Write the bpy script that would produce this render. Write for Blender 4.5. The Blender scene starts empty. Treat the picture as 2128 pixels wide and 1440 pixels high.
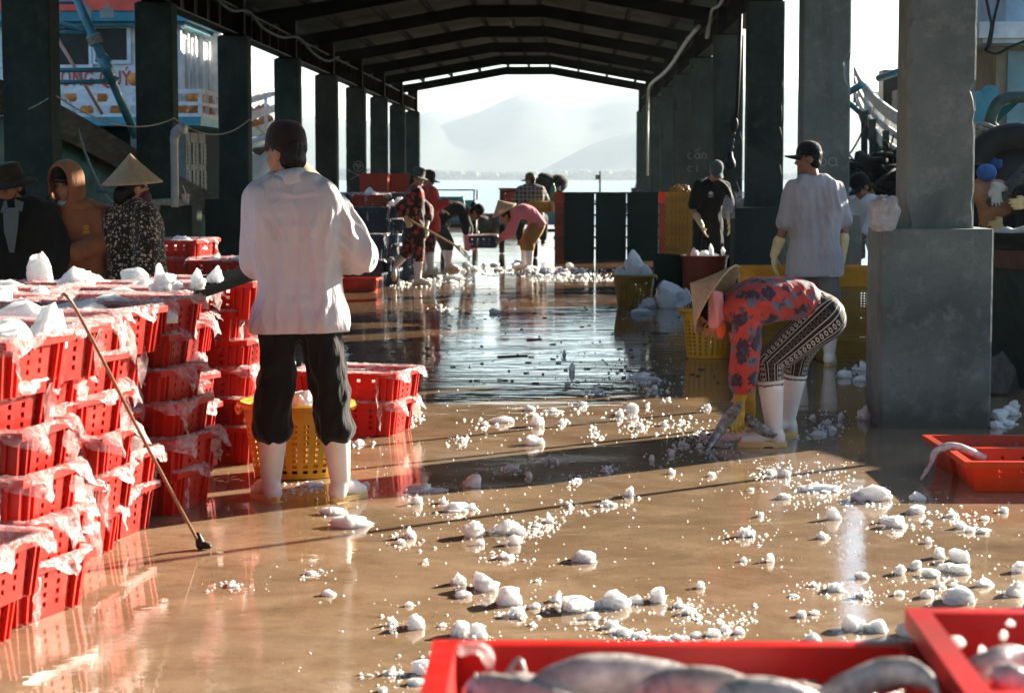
import bpy, math, random
import numpy as np
from mathutils import Vector, Matrix, noise
V=Vector
S=bpy.context.scene; COL=S.collection
random.seed(11)
RNG=np.random.default_rng(5)
R=math.radians
# ------------------------------------------------------------------ camera
F=4200.0; CH=1.48
TH=math.atan(350/F); PSI=-math.atan(120/F*math.cos(TH))
FW=V((math.sin(PSI)*math.cos(TH),math.cos(PSI)*math.cos(TH),-math.sin(TH)))
RT=V((math.cos(PSI),-math.sin(PSI),0)); UP=RT.cross(FW)
def ray(px,py): return FW+RT*((px-1064)/F)+UP*((720-py)/F)
def gnd(px,py,h=0.0):
    d=ray(px,py); return V((0,0,CH))+d*((h-CH)/d.z)
def at(px,py,Y):
    d=ray(px,py); return V((0,0,CH))+d*(Y/d.y)
cam=bpy.data.cameras.new('camera'); co=bpy.data.objects.new('camera',cam); COL.objects.link(co)
cam.sensor_width=36; cam.lens=F/2128*36; cam.clip_start=.1; cam.clip_end=20000
co.location=(0,0,CH); co.rotation_euler=(math.pi/2-TH,0,-PSI); S.camera=co
cam.dof.use_dof=True; cam.dof.focus_distance=10.5; cam.dof.aperture_fstop=7.0
# ------------------------------------------------------------------ node helpers
def nd(nt,t,ins=None,**pr):
    n=nt.nodes.new(t)
    for k,v in pr.items(): setattr(n,k,v)
    for k,v in (ins or {}).items():
        s=n.inputs[k]
        if isinstance(v,bpy.types.NodeSocket): nt.links.new(v,s)
        else: s.default_value=v
    return n
def mkmat(name):
    m=bpy.data.materials.new(name); m.use_nodes=True; nt=m.node_tree; nt.nodes.clear()
    out=nd(nt,'ShaderNodeOutputMaterial'); b=nd(nt,'ShaderNodeBsdfPrincipled')
    nt.links.new(b.outputs[0],out.inputs[0]); return m,nt,b,out
def rgb(c): return (c[0],c[1],c[2],1)
def mixc(nt,f,a,b,mode='MIX'):
    n=nt.nodes.new('ShaderNodeMix'); n.data_type='RGBA'; n.blend_type=mode
    for s,v in ((n.inputs[0],f),(n.inputs[6],a),(n.inputs[7],b)):
        if isinstance(v,bpy.types.NodeSocket): nt.links.new(v,s)
        else: s.default_value=v if not isinstance(v,tuple) or len(v)==4 else rgb(v)
    return n.outputs[2]
def mth(nt,op,a,b=0.0,c=None,clamp=False):
    n=nt.nodes.new('ShaderNodeMath'); n.operation=op; n.use_clamp=clamp
    for i,v in enumerate((a,b) if c is None else (a,b,c)):
        if isinstance(v,bpy.types.NodeSocket): nt.links.new(v,n.inputs[i])
        else: n.inputs[i].default_value=v
    return n.outputs[0]
def ramp(nt,f,p0,p1,c0=(0,0,0,1),c1=(1,1,1,1)):
    n=nt.nodes.new('ShaderNodeValToRGB'); nt.links.new(f,n.inputs[0])
    e=n.color_ramp.elements; e[0].position=p0; e[1].position=p1; e[0].color=c0; e[1].color=c1
    return n.outputs[0]
def coords(nt,scale=(1,1,1),rnd=True,kind='Object'):
    tc=nd(nt,'ShaderNodeTexCoord'); v=tc.outputs[kind]
    if rnd:
        oi=nd(nt,'ShaderNodeObjectInfo'); v=nd(nt,'ShaderNodeVectorMath',{0:v,1:nd(nt,'ShaderNodeCombineXYZ',{0:mth(nt,'MULTIPLY',oi.outputs['Random'],37.0),1:mth(nt,'MULTIPLY',oi.outputs['Random'],91.0)}).outputs[0]},operation='ADD').outputs[0]
    if scale!=(1,1,1): v=nd(nt,'ShaderNodeVectorMath',{0:v,1:scale},operation='MULTIPLY').outputs[0]
    return v
def noi(nt,v,scale,detail=4,rough=.55,dist=0.0):
    return nd(nt,'ShaderNodeTexNoise',{'Vector':v,'Scale':scale,'Detail':detail,'Roughness':rough,'Distortion':dist}).outputs[0]
def bumpn(nt,b,h,strength=.3,dist=.01,nrm=None):
    n=nd(nt,'ShaderNodeBump',{'Height':h,'Strength':strength,'Distance':dist})
    if nrm is not None: nt.links.new(nrm,n.inputs['Normal'])
    nt.links.new(n.outputs[0],b.inputs['Normal']); return n.outputs[0]
def pbr(name,c,rough=.5,var=.2,scale=5.0,bump=0.0,bscale=40.0,metal=0.0,c2=None,spec=.5,stretch=(1,1,1),objvar=0.0,grime=0.0,transl=0.0,bdist=.01,lo=.35,hi=.65):
    m,nt,b,out=mkmat(name); v=coords(nt,stretch)
    n=noi(nt,v,scale,6,.6)
    a=tuple(x*(1-var) for x in c); z=c2 if c2 else tuple(min(1,x*(1+var)) for x in c)
    col=mixc(nt,ramp(nt,n,lo,hi),rgb(a),rgb(z))
    if grime: col=mixc(nt,mth(nt,'MULTIPLY',ramp(nt,noi(nt,v,scale*.45,8,.7),.5,.68),grime),col,rgb((.06,.045,.035)))
    if objvar:
        oi=nd(nt,'ShaderNodeObjectInfo')
        hs=nd(nt,'ShaderNodeHueSaturation',{'Color':col,'Value':mth(nt,'MULTIPLY_ADD',oi.outputs['Random'],objvar*2,1-objvar)}); col=hs.outputs[0]
    nt.links.new(col,b.inputs['Base Color'])
    nt.links.new(mth(nt,'MULTIPLY_ADD',noi(nt,v,scale*2.3,3),.3,rough-.15,clamp=True),b.inputs['Roughness'])
    b.inputs['Metallic'].default_value=metal; b.inputs['Specular IOR Level'].default_value=spec
    if bump: bumpn(nt,b,noi(nt,v,bscale,5,.6),bump,bdist)
    if transl:
        t=nd(nt,'ShaderNodeBsdfTranslucent',{'Color':col}); mx=nd(nt,'ShaderNodeMixShader',{0:transl,1:b.outputs[0],2:t.outputs[0]}); nt.links.new(mx.outputs[0],out.inputs[0])
    return m
# ------------------------------------------------------------------ object helpers
def tag(o,label=None,cat=None,group=None,kind=None):
    if label: o['label']=label
    if cat: o['category']=cat
    if group: o['group']=group
    if kind: o['kind']=kind
    return o
def empty(name,loc=(0,0,0),rz=0.0,label=None,cat=None,group=None):
    o=bpy.data.objects.new(name,None); COL.objects.link(o); o.location=loc; o.rotation_euler=(0,0,rz); o.empty_display_size=.1
    return tag(o,label,cat,group)
def dup(root,loc=None,rz=None,label=None,group=None,scale=None):
    r=root.copy(); COL.objects.link(r)
    if loc is not None: r.location=loc
    if rz is not None: r.rotation_euler=(r.rotation_euler[0],r.rotation_euler[1],rz)
    if scale is not None: r.scale=scale
    if label: r['label']=label
    if group: r['group']=group
    for ch in list(root.children):
        c=ch.copy(); COL.objects.link(c); c.parent=r
        for g in list(ch.children):
            d=g.copy(); COL.objects.link(d); d.parent=c
    return r
def link(name,me,parent=None):
    o=bpy.data.objects.new(name,me); COL.objects.link(o)
    if parent: o.parent=parent
    return o
def frame(z,x=None):
    """orthonormal matrix with given z axis, x hint"""
    z=V(z).normalized(); x=V(x) if x is not None else (V((1,0,0)) if abs(z.x)<.9 else V((0,1,0)))
    x=(x-z*x.dot(z)).normalized(); y=z.cross(x)
    return Matrix((x,y,z)).transposed()
class MB:
    def __init__(s): s.v=[]; s.f=[]; s.m=[]
    def add(s,v,f,mi=0):
        o=len(s.v); s.v.extend(tuple(p) for p in v); s.f.extend(tuple(i+o for i in q) for q in f); s.m.extend([mi]*len(f)); return s
    def box(s,c,d,rot=None,mi=0,top=1.0):
        c=V(c); h=V(d)/2; vs=[]
        for sz in (-1,1):
            k=top if sz>0 else 1
            for sx,sy in ((-1,-1),(1,-1),(1,1),(-1,1)):
                p=V((sx*h.x*k,sy*h.y*k,sz*h.z)); vs.append(c+(rot@p if rot else p))
        return s.add(vs,[(3,2,1,0),(4,5,6,7),(0,1,5,4),(1,2,6,5),(2,3,7,6),(3,0,4,7)],mi)
    def bar(s,a,b,w,h=None,mi=0,up=(0,0,1)):
        a,b=V(a),V(b); d=b-a; L=d.length; m=frame(d,V(up).cross(d) if abs(V(up).cross(d).length)>1e-6 else None)
        return s.box((a+b)/2,(w,h or w,L),m,mi)
    def tube(s,pts,r,seg=8,mi=0,cap=True,closed=False):
        pts=[V(p) for p in pts]; n=len(pts); rs=r if isinstance(r,(list,tuple)) else [r]*n
        T=[((pts[(i+1)%n] if closed or i<n-1 else pts[i])-(pts[i-1] if closed or i>0 else pts[i])).normalized() for i in range(n)]
        m=frame(T[0]); x=m.col[0]; o=len(s.v); vs=[]
        for i in range(n):
            x=(x-T[i]*x.dot(T[i])); x=x.normalized() if x.length>1e-6 else frame(T[i]).col[0]; y=T[i].cross(x)
            for k in range(seg):
                a=2*math.pi*k/seg; vs.append(pts[i]+(x*math.cos(a)+y*math.sin(a))*rs[i])
        fs=[]
        for i in range(n if closed else n-1):
            j=(i+1)%n
            for k in range(seg):
                l=(k+1)%seg; fs.append((i*seg+k,i*seg+l,j*seg+l,j*seg+k))
        if cap and not closed: fs+= [tuple(reversed(range(seg))),tuple(range((n-1)*seg,n*seg))]
        return s.add(vs,fs,mi)
    def lathe(s,prof,seg=24,o=(0,0,0),M=None,mi=0,closed=False,wob=None):
        o=V(o); vs=[]; n=len(prof)
        for i,(r,z) in enumerate(prof):
            for k in range(seg):
                a=2*math.pi*k/seg; rr=r*(1+(wob(a,i) if wob else 0)); p=V((rr*math.cos(a),rr*math.sin(a),z)); vs.append(o+(M@p if M else p))
        fs=[]
        for i in range(n if closed else n-1):
            j=(i+1)%n
            for k in range(seg):
                l=(k+1)%seg; fs.append((i*seg+k,i*seg+l,j*seg+l,j*seg+k))
        return s.add(vs,fs,mi)
    def cap(s,a,b,ra,rb=None,seg=12,mi=0):
        a,b=V(a),V(b); rb=ra if rb is None else rb; d=b-a; L=d.length
        if L<1e-5: d=V((0,0,1))
        m=frame(d); pr=[]
        for i in range(5): t=math.pi/2*(1-i/4); pr.append((max(1e-4,ra*math.cos(t)),-ra*math.sin(t)))
        for i in range(5): t=math.pi/2*i/4; pr.append((max(1e-4,rb*math.cos(t)),L+rb*math.sin(t)))
        o=len(s.v); s.lathe(pr,seg,a,m,mi); n=len(pr)
        s.f+= [tuple(o+k for k in reversed(range(seg))),tuple(o+(n-1)*seg+k for k in range(seg))]; s.m+=[mi]*2
        return s
    def ell(s,c,r,M=None,seg=16,mi=0):
        c=V(c); pr=[(max(1e-3,math.sin(math.pi*i/9)),-math.cos(math.pi*i/9)) for i in range(10)]
        m=(M.copy() if M else Matrix.Identity(3))@Matrix.Diagonal(r)
        o=len(s.v); s.lathe(pr,seg,c,m,mi); n=10
        s.f+= [tuple(o+k for k in reversed(range(seg))),tuple(o+(n-1)*seg+k for k in range(seg))]; s.m+=[mi]*2
        return s
    def ext(s,pts,depth,M=None,o=(0,0,0),mi=0):
        """extrude 2D polygon along local z"""
        o=V(o); n=len(pts); vs=[]
        for z in (0,depth):
            for x,y in pts: p=V((x,y,z)); vs.append(o+(M@p if M else p))
        return s.add(vs,[tuple(reversed(range(n))),tuple(range(n,2*n))]+[(i,(i+1)%n,n+(i+1)%n,n+i) for i in range(n)],mi)
    def mesh(s,name,mats,smooth=False):
        me=bpy.data.meshes.new(name); me.from_pydata(s.v,[],s.f)
        for m in (mats if isinstance(mats,(list,tuple)) else [mats]): me.materials.append(m)
        if any(s.m): me.polygons.foreach_set('material_index',s.m)
        if smooth: me.polygons.foreach_set('use_smooth',[True]*len(s.f))
        me.update(); return me
    def build(s,name,mats,parent=None,smooth=False): return link(name,s.mesh(name,mats,smooth),parent)
def bez(a,b,c,n=12): return [V(a)*(1-t)**2+V(b)*2*t*(1-t)+V(c)*t*t for t in [i/n for i in range(n+1)]]
def sag(a,b,d,n=14): a,b=V(a),V(b); return [a.lerp(b,i/n)-V((0,0,d*4*(i/n)*(1-i/n))) for i in range(n+1)]
def crom(P,n=6):
    P=[V(p) for p in P]; Q=[P[0]*2-P[1]]+P+[P[-1]*2-P[-2]]; out=[]
    for i in range(1,len(Q)-2):
        for k in range(n):
            t=k/n; p0,p1,p2,p3=Q[i-1:i+3]
            out.append(.5*((2*p1)+(p2-p0)*t+(2*p0-5*p1+4*p2-p3)*t*t+(3*p1-p0-3*p2+p3)*t**3))
    return out+[P[-1]]
def autosmooth(o,ang=40):
    me=o.data; me.polygons.foreach_set('use_smooth',[True]*len(me.polygons))
    try: me.set_sharp_from_angle(angle=R(ang))
    except Exception: pass
    return o
def bevel(o,w=.01,seg=2):
    m=o.modifiers.new('bevel','BEVEL'); m.width=w; m.segments=seg; m.limit_method='ANGLE'; return o
def remesh(mb,voxel,smooth=4,fac=.5):
    me=bpy.data.meshes.new('tmp'); me.from_pydata(mb.v,[],mb.f); o=link('tmp',me)
    r=o.modifiers.new('r','REMESH'); r.mode='VOXEL'; r.voxel_size=voxel; r.use_smooth_shade=True
    if smooth: q=o.modifiers.new('s','SMOOTH'); q.factor=fac; q.iterations=smooth
    dg=bpy.context.evaluated_depsgraph_get(); out=bpy.data.meshes.new_from_object(o.evaluated_get(dg))
    bpy.data.objects.remove(o); bpy.data.meshes.remove(me); return out
def vco(me):
    a=np.empty(len(me.vertices)*3); me.vertices.foreach_get('co',a); return a.reshape(-1,3)
def vno(me):
    a=np.empty(len(me.vertices)*3); me.vertex_normals.foreach_get('vector',a); return a.reshape(-1,3)
def setco(me,a): me.vertices.foreach_set('co',a.ravel()); me.update()
def smoothmesh(me): me.polygons.foreach_set('use_smooth',[True]*len(me.polygons)); me.update()
# ------------------------------------------------------------------ world, sun, view
SUN_AZ=R(49); SUN_EL=R(18.5)       # azimuth from +Y towards +X
W=bpy.data.worlds.new('World'); S.world=W; W.use_nodes=True; nt=W.node_tree
bg=nt.nodes['Background']; sk=nd(nt,'ShaderNodeTexSky',sky_type='NISHITA',sun_disc=False,sun_elevation=SUN_EL,sun_rotation=SUN_AZ,air_density=1.0,dust_density=.6,ozone_density=3.0)
nt.links.new(sk.outputs[0],bg.inputs[0]); bg.inputs[1].default_value=.06
sl=bpy.data.lights.new('sun','SUN'); so=bpy.data.objects.new('sun',sl); COL.objects.link(so)
sl.energy=5.0; sl.angle=R(.5); sl.color=(1,.88,.72)
sd=V((math.sin(SUN_AZ)*math.cos(SUN_EL),math.cos(SUN_AZ)*math.cos(SUN_EL),math.sin(SUN_EL)))
so.rotation_euler=sd.to_track_quat('Z','Y').to_euler(); so.location=(30,30,30)
S.view_settings.view_transform='Standard'; S.view_settings.look='None'; S.view_settings.gamma=1; S.view_settings.exposure=2.25
S.render.engine='CYCLES'; S.cycles.use_denoising=True
S.cycles.max_bounces=8; S.cycles.transparent_max_bounces=12; S.cycles.diffuse_bounces=3; S.cycles.glossy_bounces=4; S.cycles.transmission_bounces=4; S.cycles.volume_bounces=0
S.cycles.caustics_reflective=False; S.cycles.caustics_refractive=False; S.cycles.sample_clamp_indirect=6
# ------------------------------------------------------------------ materials
def concrete(name='concrete',kk=1.0,gg=1.0):
    m,nt,b,_=mkmat(name); v=coords(nt)
    n1=noi(nt,v,1.3,8,.65,.4); n2=noi(nt,v,7,8,.7); n3=noi(nt,v,45,4,.6)
    c=mixc(nt,ramp(nt,n1,.36,.62),rgb((.095,.118,.110)),rgb((.19,.215,.198)))
    c=mixc(nt,mth(nt,'MULTIPLY',ramp(nt,n2,.52,.70),.6),c,rgb((.30,.305,.285)))
    c=mixc(nt,mth(nt,'MULTIPLY',ramp(nt,n3,.57,.7),.35),c,rgb((.07,.07,.065)))
    pv=nd(nt,'ShaderNodeTexVoronoi',{'Vector':v,'Scale':26.0}); c=mixc(nt,mth(nt,'MULTIPLY',mth(nt,'LESS_THAN',mth(nt,'ADD',pv.outputs['Distance'],mth(nt,'MULTIPLY',n3,.25)),.19),.75),c,rgb((.045,.045,.04)))
    st=noi(nt,nd(nt,'ShaderNodeVectorMath',{0:v,1:(3.2,3.2,.35)},operation='MULTIPLY').outputs[0],.8,6,.7,1.5)
    c=mixc(nt,mth(nt,'MULTIPLY',ramp(nt,st,.52,.72),.5),c,rgb((.055,.06,.055)))
    zz=nd(nt,'ShaderNodeSeparateXYZ',{0:v}).outputs[2]; c=mixc(nt,mth(nt,'MULTIPLY',ramp(nt,mth(nt,'ADD',zz,mth(nt,'MULTIPLY',n2,.35)),.22,.42,(1,1,1,1),(0,0,0,1)),.65),c,rgb((.05,.045,.035)))
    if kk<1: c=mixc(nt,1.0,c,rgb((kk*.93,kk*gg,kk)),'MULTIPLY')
    nt.links.new(c,b.inputs[0]); b.inputs['Roughness'].default_value=.85; b.inputs['Specular IOR Level'].default_value=.3*kk
    h=mth(nt,'ADD',mth(nt,'MULTIPLY',n2,.7),mth(nt,'MULTIPLY',n3,.4)); bumpn(nt,b,h,.5,.012); return m
M={}
M['concrete']=concrete(); M['concrete_mid']=concrete('grimy_concrete',.33,1.08); M['concrete_dark']=concrete('damp_dark_concrete',.21,1.12)  # same concrete darkened: shade on left and farther right columns put into the colour
def floor_mat():
    m,nt,b,_=mkmat('wet_floor'); v=coords(nt,rnd=False)
    big=noi(nt,v,.55,6,.6,.6); mid=noi(nt,v,2.4,8,.68,.5); fine=noi(nt,v,38,4,.7); grit=noi(nt,v,150,2,.6)
    c=mixc(nt,ramp(nt,mid,.3,.72),rgb((.215,.135,.074)),rgb((.41,.295,.19)))
    c=mixc(nt,mth(nt,'MULTIPLY',ramp(nt,fine,.5,.75),.35),c,rgb((.17,.095,.045)))
    c=mixc(nt,mth(nt,'MULTIPLY',ramp(nt,grit,.56,.7),.45),c,rgb((.5,.37,.24)))
    c=mixc(nt,mth(nt,'MULTIPLY',ramp(nt,noi(nt,v,95,3,.75),.56,.68),.5),c,rgb((.12,.075,.045)))
    c=mixc(nt,mth(nt,'MULTIPLY',ramp(nt,noi(nt,v,1.1,8,.75,1.0),.52,.72),.6),c,rgb((.10,.06,.032)))
    sw=noi(nt,nd(nt,'ShaderNodeVectorMath',{0:v,1:(.5,1.2,1)},operation='MULTIPLY').outputs[0],.7,7,.72,1.8); c=mixc(nt,mth(nt,'MULTIPLY',ramp(nt,sw,.47,.66),.55),c,rgb((.135,.092,.058)))
    c=mixc(nt,mth(nt,'MULTIPLY',ramp(nt,noi(nt,v,5.5,6,.8,2.5),.56,.66),.35),c,rgb((.10,.068,.045)))
    sp=nd(nt,'ShaderNodeSeparateXYZ',{0:v})
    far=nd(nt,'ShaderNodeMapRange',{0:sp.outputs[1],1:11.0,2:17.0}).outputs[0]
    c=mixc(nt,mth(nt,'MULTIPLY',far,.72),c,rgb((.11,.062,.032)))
    nt.links.new(c,b.inputs[0])
    pud=ramp(nt,big,.40,.60)                      # 1 = deep still water
    b.inputs['IOR'].default_value=1.46
    rg=mth(nt,'MULTIPLY_ADD',mth(nt,'SUBTRACT',1.0,pud),.035,.004)
    fz=nd(nt,'ShaderNodeMapRange',{0:sp.outputs[1],1:11.5,2:15.0,3:0.0,4:1.0}).outputs[0]
    sk2=noi(nt,nd(nt,'ShaderNodeVectorMath',{0:v,1:(.55,1.5,1)},operation='MULTIPLY').outputs[0],1.6,6,.65,.6)
    rg=mth(nt,'ADD',rg,mth(nt,'MULTIPLY',mth(nt,'MULTIPLY_ADD',ramp(nt,sk2,.45,.70),.16,.0),fz)); nt.links.new(rg,b.inputs['Roughness'])
    zone=nd(nt,'ShaderNodeMapRange',{0:sp.outputs[1],1:10.5,2:14.5,3:0.0,4:1.0}).outputs[0]
    rip=noi(nt,nd(nt,'ShaderNodeVectorMath',{0:v,1:(.22,1,1)},operation='MULTIPLY').outputs[0],9,3,.5,.4)
    rip2=noi(nt,nd(nt,'ShaderNodeVectorMath',{0:v,1:(.3,1,1)},operation='MULTIPLY').outputs[0],2.2,2,.5,.4)
    patch=ramp(nt,noi(nt,nd(nt,'ShaderNodeVectorMath',{0:v,1:(.6,1.3,1)},operation='MULTIPLY').outputs[0],.8,4,.6,.5),.36,.56)
    far_h=mth(nt,'MULTIPLY',mth(nt,'ADD',mth(nt,'MULTIPLY',rip,.0015),mth(nt,'MULTIPLY',rip2,.0040)),mth(nt,'MULTIPLY_ADD',patch,.85,.15))
    near_h=mth(nt,'MULTIPLY_ADD',rip,.0005,mth(nt,'MULTIPLY',mth(nt,'ADD',mth(nt,'MULTIPLY',mid,.0022),mth(nt,'MULTIPLY',fine,.0003)),mth(nt,'SUBTRACT',1.0,pud)))
    hh=mth(nt,'ADD',mth(nt,'MULTIPLY',far_h,zone),mth(nt,'MULTIPLY',near_h,mth(nt,'SUBTRACT',1.0,mth(nt,'MULTIPLY',zone,.7))))
    bumpn(nt,b,hh,1.0,1.0); return m
M['floor']=floor_mat()
M['steel']=pbr('dark_painted_steel',(.0035,.0040,.0034),.7,.4,3,.1,30,c2=(.010,.008,.005),spec=.06)
M['steel_edge']=pbr('brown_steel',(.012,.010,.006),.6,.5,4,.1,30,spec=.1)
M['roofsheet']=pbr('roof_sheet',(.10,.125,.122),.8,.25,1.5,spec=.05)
M['cable']=pbr('grey_conduit',(.33,.38,.36),.4,.15,4)
M['hose']=pbr('teal_hose',(.012,.045,.042),.7,.2,4,spec=.15)
M['chalk']=pbr('chalk_paint',(.30,.32,.31),.9,.15,30)
def crate_mat(name,c,tr=.12):
    m=pbr(name,c,.40,.12,4,.08,60,objvar=.24,grime=.42,transl=tr,spec=.32); return m
M['red']=crate_mat('red_plastic',(.50,.014,.005),.2)
M['red2']=crate_mat('scarlet_plastic',(.58,.012,.010),.1)
M['orange']=crate_mat('orange_red_plastic',(.62,.050,.007),.18)
M['blue']=crate_mat('navy_plastic',(.012,.035,.075),.05)
M['green']=pbr('dark_green_plastic',(.003,.015,.012),.75,.2,4,.08,60,objvar=.15,spec=.1)
M['rust']=crate_mat('rust_red_plastic',(.30,.03,.012),.08)
M['yellow']=crate_mat('yellow_plastic',(.62,.30,.018),.15)
M['mustard']=crate_mat('mustard_plastic',(.33,.19,.02),.1)
def film():
    m,nt,b,out=mkmat('plastic_film'); v=coords(nt); n=noi(nt,v,22,5,.65,.8); n2=noi(nt,v,7,3,.5)
    b.inputs[0].default_value=(.9,.86,.86,1); b.inputs['Roughness'].default_value=.16; b.inputs['Specular IOR Level'].default_value=1.0
    bumpn(nt,b,n,.5,.02)
    tl=nd(nt,'ShaderNodeBsdfTranslucent',{0:(.95,.88,.88,1)}); tp=nd(nt,'ShaderNodeBsdfTransparent',{0:(1,.97,.97,1)})
    a=nd(nt,'ShaderNodeMixShader',{0:.4,1:b.outputs[0],2:tl.outputs[0]})
    f=mth(nt,'MULTIPLY_ADD',ramp(nt,mth(nt,'ADD',mth(nt,'MULTIPLY',n,.6),mth(nt,'MULTIPLY',n2,.4)),.40,.66),.52,.10)
    mx=nd(nt,'ShaderNodeMixShader',{0:f,1:tp.outputs[0],2:a.outputs[0]}); nt.links.new(mx.outputs[0],out.inputs[0]); return m
M['film']=film()
def ice():
    m,nt,b,out=mkmat('ice'); v=coords(nt); n=noi(nt,v,9,5,.6); n2=noi(nt,v,40,4,.7)
    c=mixc(nt,ramp(nt,n,.35,.7),rgb((.80,.85,.87)),rgb((.93,.94,.93))); nt.links.new(c,b.inputs[0])
    b.inputs['Roughness'].default_value=.28; b.inputs['IOR'].default_value=1.31
    b.inputs['Subsurface Weight'].default_value=1.0; b.inputs['Subsurface Radius'].default_value=(.06,.062,.064); b.inputs['Subsurface Scale'].default_value=1.0
    b.subsurface_method='BURLEY' if hasattr(b,'subsurface_method') and False else b.subsurface_method
    n3=noi(nt,v,95,3,.7); bumpn(nt,b,mth(nt,'ADD',n,mth(nt,'MULTIPLY_ADD',n2,.7,mth(nt,'MULTIPLY',n3,.35))),.8,.02); return m
M['ice']=ice()
M['rubber_white']=pbr('white_rubber',(.74,.70,.66),.33,.07,8,grime=.12)
M['rubber_sole']=pbr('cream_rubber',(.66,.44,.17),.45,.1,8,grime=.15)
M['glove']=pbr('cream_rubber_glove',(.66,.52,.26),.5,.12,12,.1,60,grime=.15)
M['glove_yellow']=pbr('yellow_rubber_glove',(.50,.31,.02),.42,.2,12,.15,50,grime=.2)
M['glove_pale']=pbr('pale_knit_glove',(.42,.42,.36),.8,.12,12,.3,150)
M['hair']=pbr('black_hair',(.005,.004,.004),.5,.4,60,.4,200,stretch=(1,1,.2),spec=.2)
M['eye']=pbr('dark_eye',(.01,.008,.006),.3,.1)
M['lip']=pbr('lips',(.32,.10,.075),.5,.1)
def skin(name,c):
    m=pbr(name,c,.5,.12,14,.08,120); b=[n for n in m.node_tree.nodes if n.type=='BSDF_PRINCIPLED'][0]
    b.inputs['Subsurface Weight'].default_value=.12; b.inputs['Subsurface Radius'].default_value=(.6,.25,.12); b.inputs['Subsurface Scale'].default_value=.02; return m
M['skin']=skin('tan_skin',(.36,.17,.085)); M['skin_dark']=skin('deep_tan_skin',(.27,.115,.055))
def straw():
    m,nt,b,_=mkmat('palm_straw'); tc=nd(nt,'ShaderNodeTexCoord'); sp=nd(nt,'ShaderNodeSeparateXYZ',{0:tc.outputs['Object']})
    an=mth(nt,'ARCTAN2',sp.outputs[1],sp.outputs[0]); ra=mth(nt,'SINE',mth(nt,'MULTIPLY',an,48.0)); rz=mth(nt,'SINE',mth(nt,'MULTIPLY',sp.outputs[2],560.0))
    n=noi(nt,tc.outputs['Object'],25,5,.6)
    c=mixc(nt,ramp(nt,n,.3,.7),rgb((.52,.39,.23)),rgb((.70,.56,.37)))
    c=mixc(nt,mth(nt,'MULTIPLY',ramp(nt,ra,.6,1.0),.35),c,rgb((.33,.22,.11)))
    nt.links.new(c,b.inputs[0]); b.inputs['Roughness'].default_value=.6
    bumpn(nt,b,mth(nt,'ADD',rz,mth(nt,'MULTIPLY',ra,.5)),.25,.003)
    t=nd(nt,'ShaderNodeBsdfTranslucent',{'Color':c}); mx=nd(nt,'ShaderNodeMixShader',{0:.35,1:b.outputs[0],2:t.outputs[0]}); nt.links.new(mx.outputs[0],_.inputs[0]); return m
M['straw']=straw()
def fabric(name,c,var=.12,rough=.85,c2=None,bscale=9.0,bump=.35,weave=600.0):
    m,nt,b,_=mkmat(name); v=coords(nt)
    c=mixc(nt,ramp(nt,noi(nt,v,4,5),.3,.7),rgb(tuple(x*(1-var) for x in c)),rgb(c2 or tuple(min(1,x*(1+var)) for x in c)))
    nt.links.new(c,b.inputs[0]); b.inputs['Roughness'].default_value=rough; b.inputs['Specular IOR Level'].default_value=.25
    b.inputs['Sheen Weight'].default_value=.15
    f=noi(nt,nd(nt,'ShaderNodeVectorMath',{0:v,1:(1.3,1.3,.45)},operation='MULTIPLY').outputs[0],bscale,4,.5,1.2)
    bumpn(nt,b,f,bump,.04); m['c']=0; return m,nt,b,v,c
def stripes(nt,s,freq,w): # 1 on thin stripe
    fr=mth(nt,'FRACT',mth(nt,'MULTIPLY',s,freq)); return mth(nt,'LESS_THAN',fr,w)
def shirt_white():
    m,nt,b,v,c=fabric('white_check_cotton',(.56,.54,.56),.05,bump=.45); sp=nd(nt,'ShaderNodeSeparateXYZ',{0:v})
    g=mth(nt,'MAXIMUM',stripes(nt,mth(nt,'ADD',sp.outputs[0],mth(nt,'MULTIPLY',sp.outputs[1],.5)),125,.28),stripes(nt,sp.outputs[2],125,.28))
    nt.links.new(mixc(nt,mth(nt,'MULTIPLY',g,.30),c,rgb((.42,.36,.42))),b.inputs[0]); return m
M['shirt_white']=shirt_white()
def floral(name,base,p1,p2,p3,scale=13.0,thr=.42,petal=9.0,p3n=.6):
    m,nt,b,v,c=fabric(name,base,.12,.7)
    cols=c
    for k,(sc,pc,th) in enumerate(((scale,p1,thr),(scale*1.15,p2,thr*.9),(scale*1.7,p3,thr*.7))):
        vv=nd(nt,'ShaderNodeVectorMath',{0:v,1:(k*7.3,k*3.1,k*5.7)},operation='ADD').outputs[0]
        vv=nd(nt,'ShaderNodeVectorMath',{0:vv,1:nd(nt,'ShaderNodeVectorMath',{0:nd(nt,'ShaderNodeTexNoise',{'Vector':v,'Scale':scale*3.2,'Detail':2.0}).outputs[1],1:(.5/scale,.5/scale,.5/scale)},operation='MULTIPLY').outputs[0]},operation='ADD').outputs[0]
        vo=nd(nt,'ShaderNodeTexVoronoi',{'Vector':vv,'Scale':sc,'Randomness':.85})
        rnd=nd(nt,'ShaderNodeSeparateColor',{0:vo.outputs['Color']}).outputs[0]
        wig=mth(nt,'MULTIPLY_ADD',noi(nt,v,scale*petal*.6,2),.45,-.22)
        mk=mth(nt,'MULTIPLY',mth(nt,'LESS_THAN',mth(nt,'ADD',vo.outputs['Distance'],wig),th),mth(nt,'GREATER_THAN',rnd,.3 if k<2 else p3n))
        cols=mixc(nt,mth(nt,'MULTIPLY',mk,.92),cols,rgb(pc))
        if k==0:
            ct=mth(nt,'MULTIPLY',mth(nt,'LESS_THAN',vo.outputs['Distance'],th*.35),mk); cols=mixc(nt,mth(nt,'MULTIPLY',ct,.5),cols,rgb(p3))
    nt.links.new(cols,b.inputs[0]); return m
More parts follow.
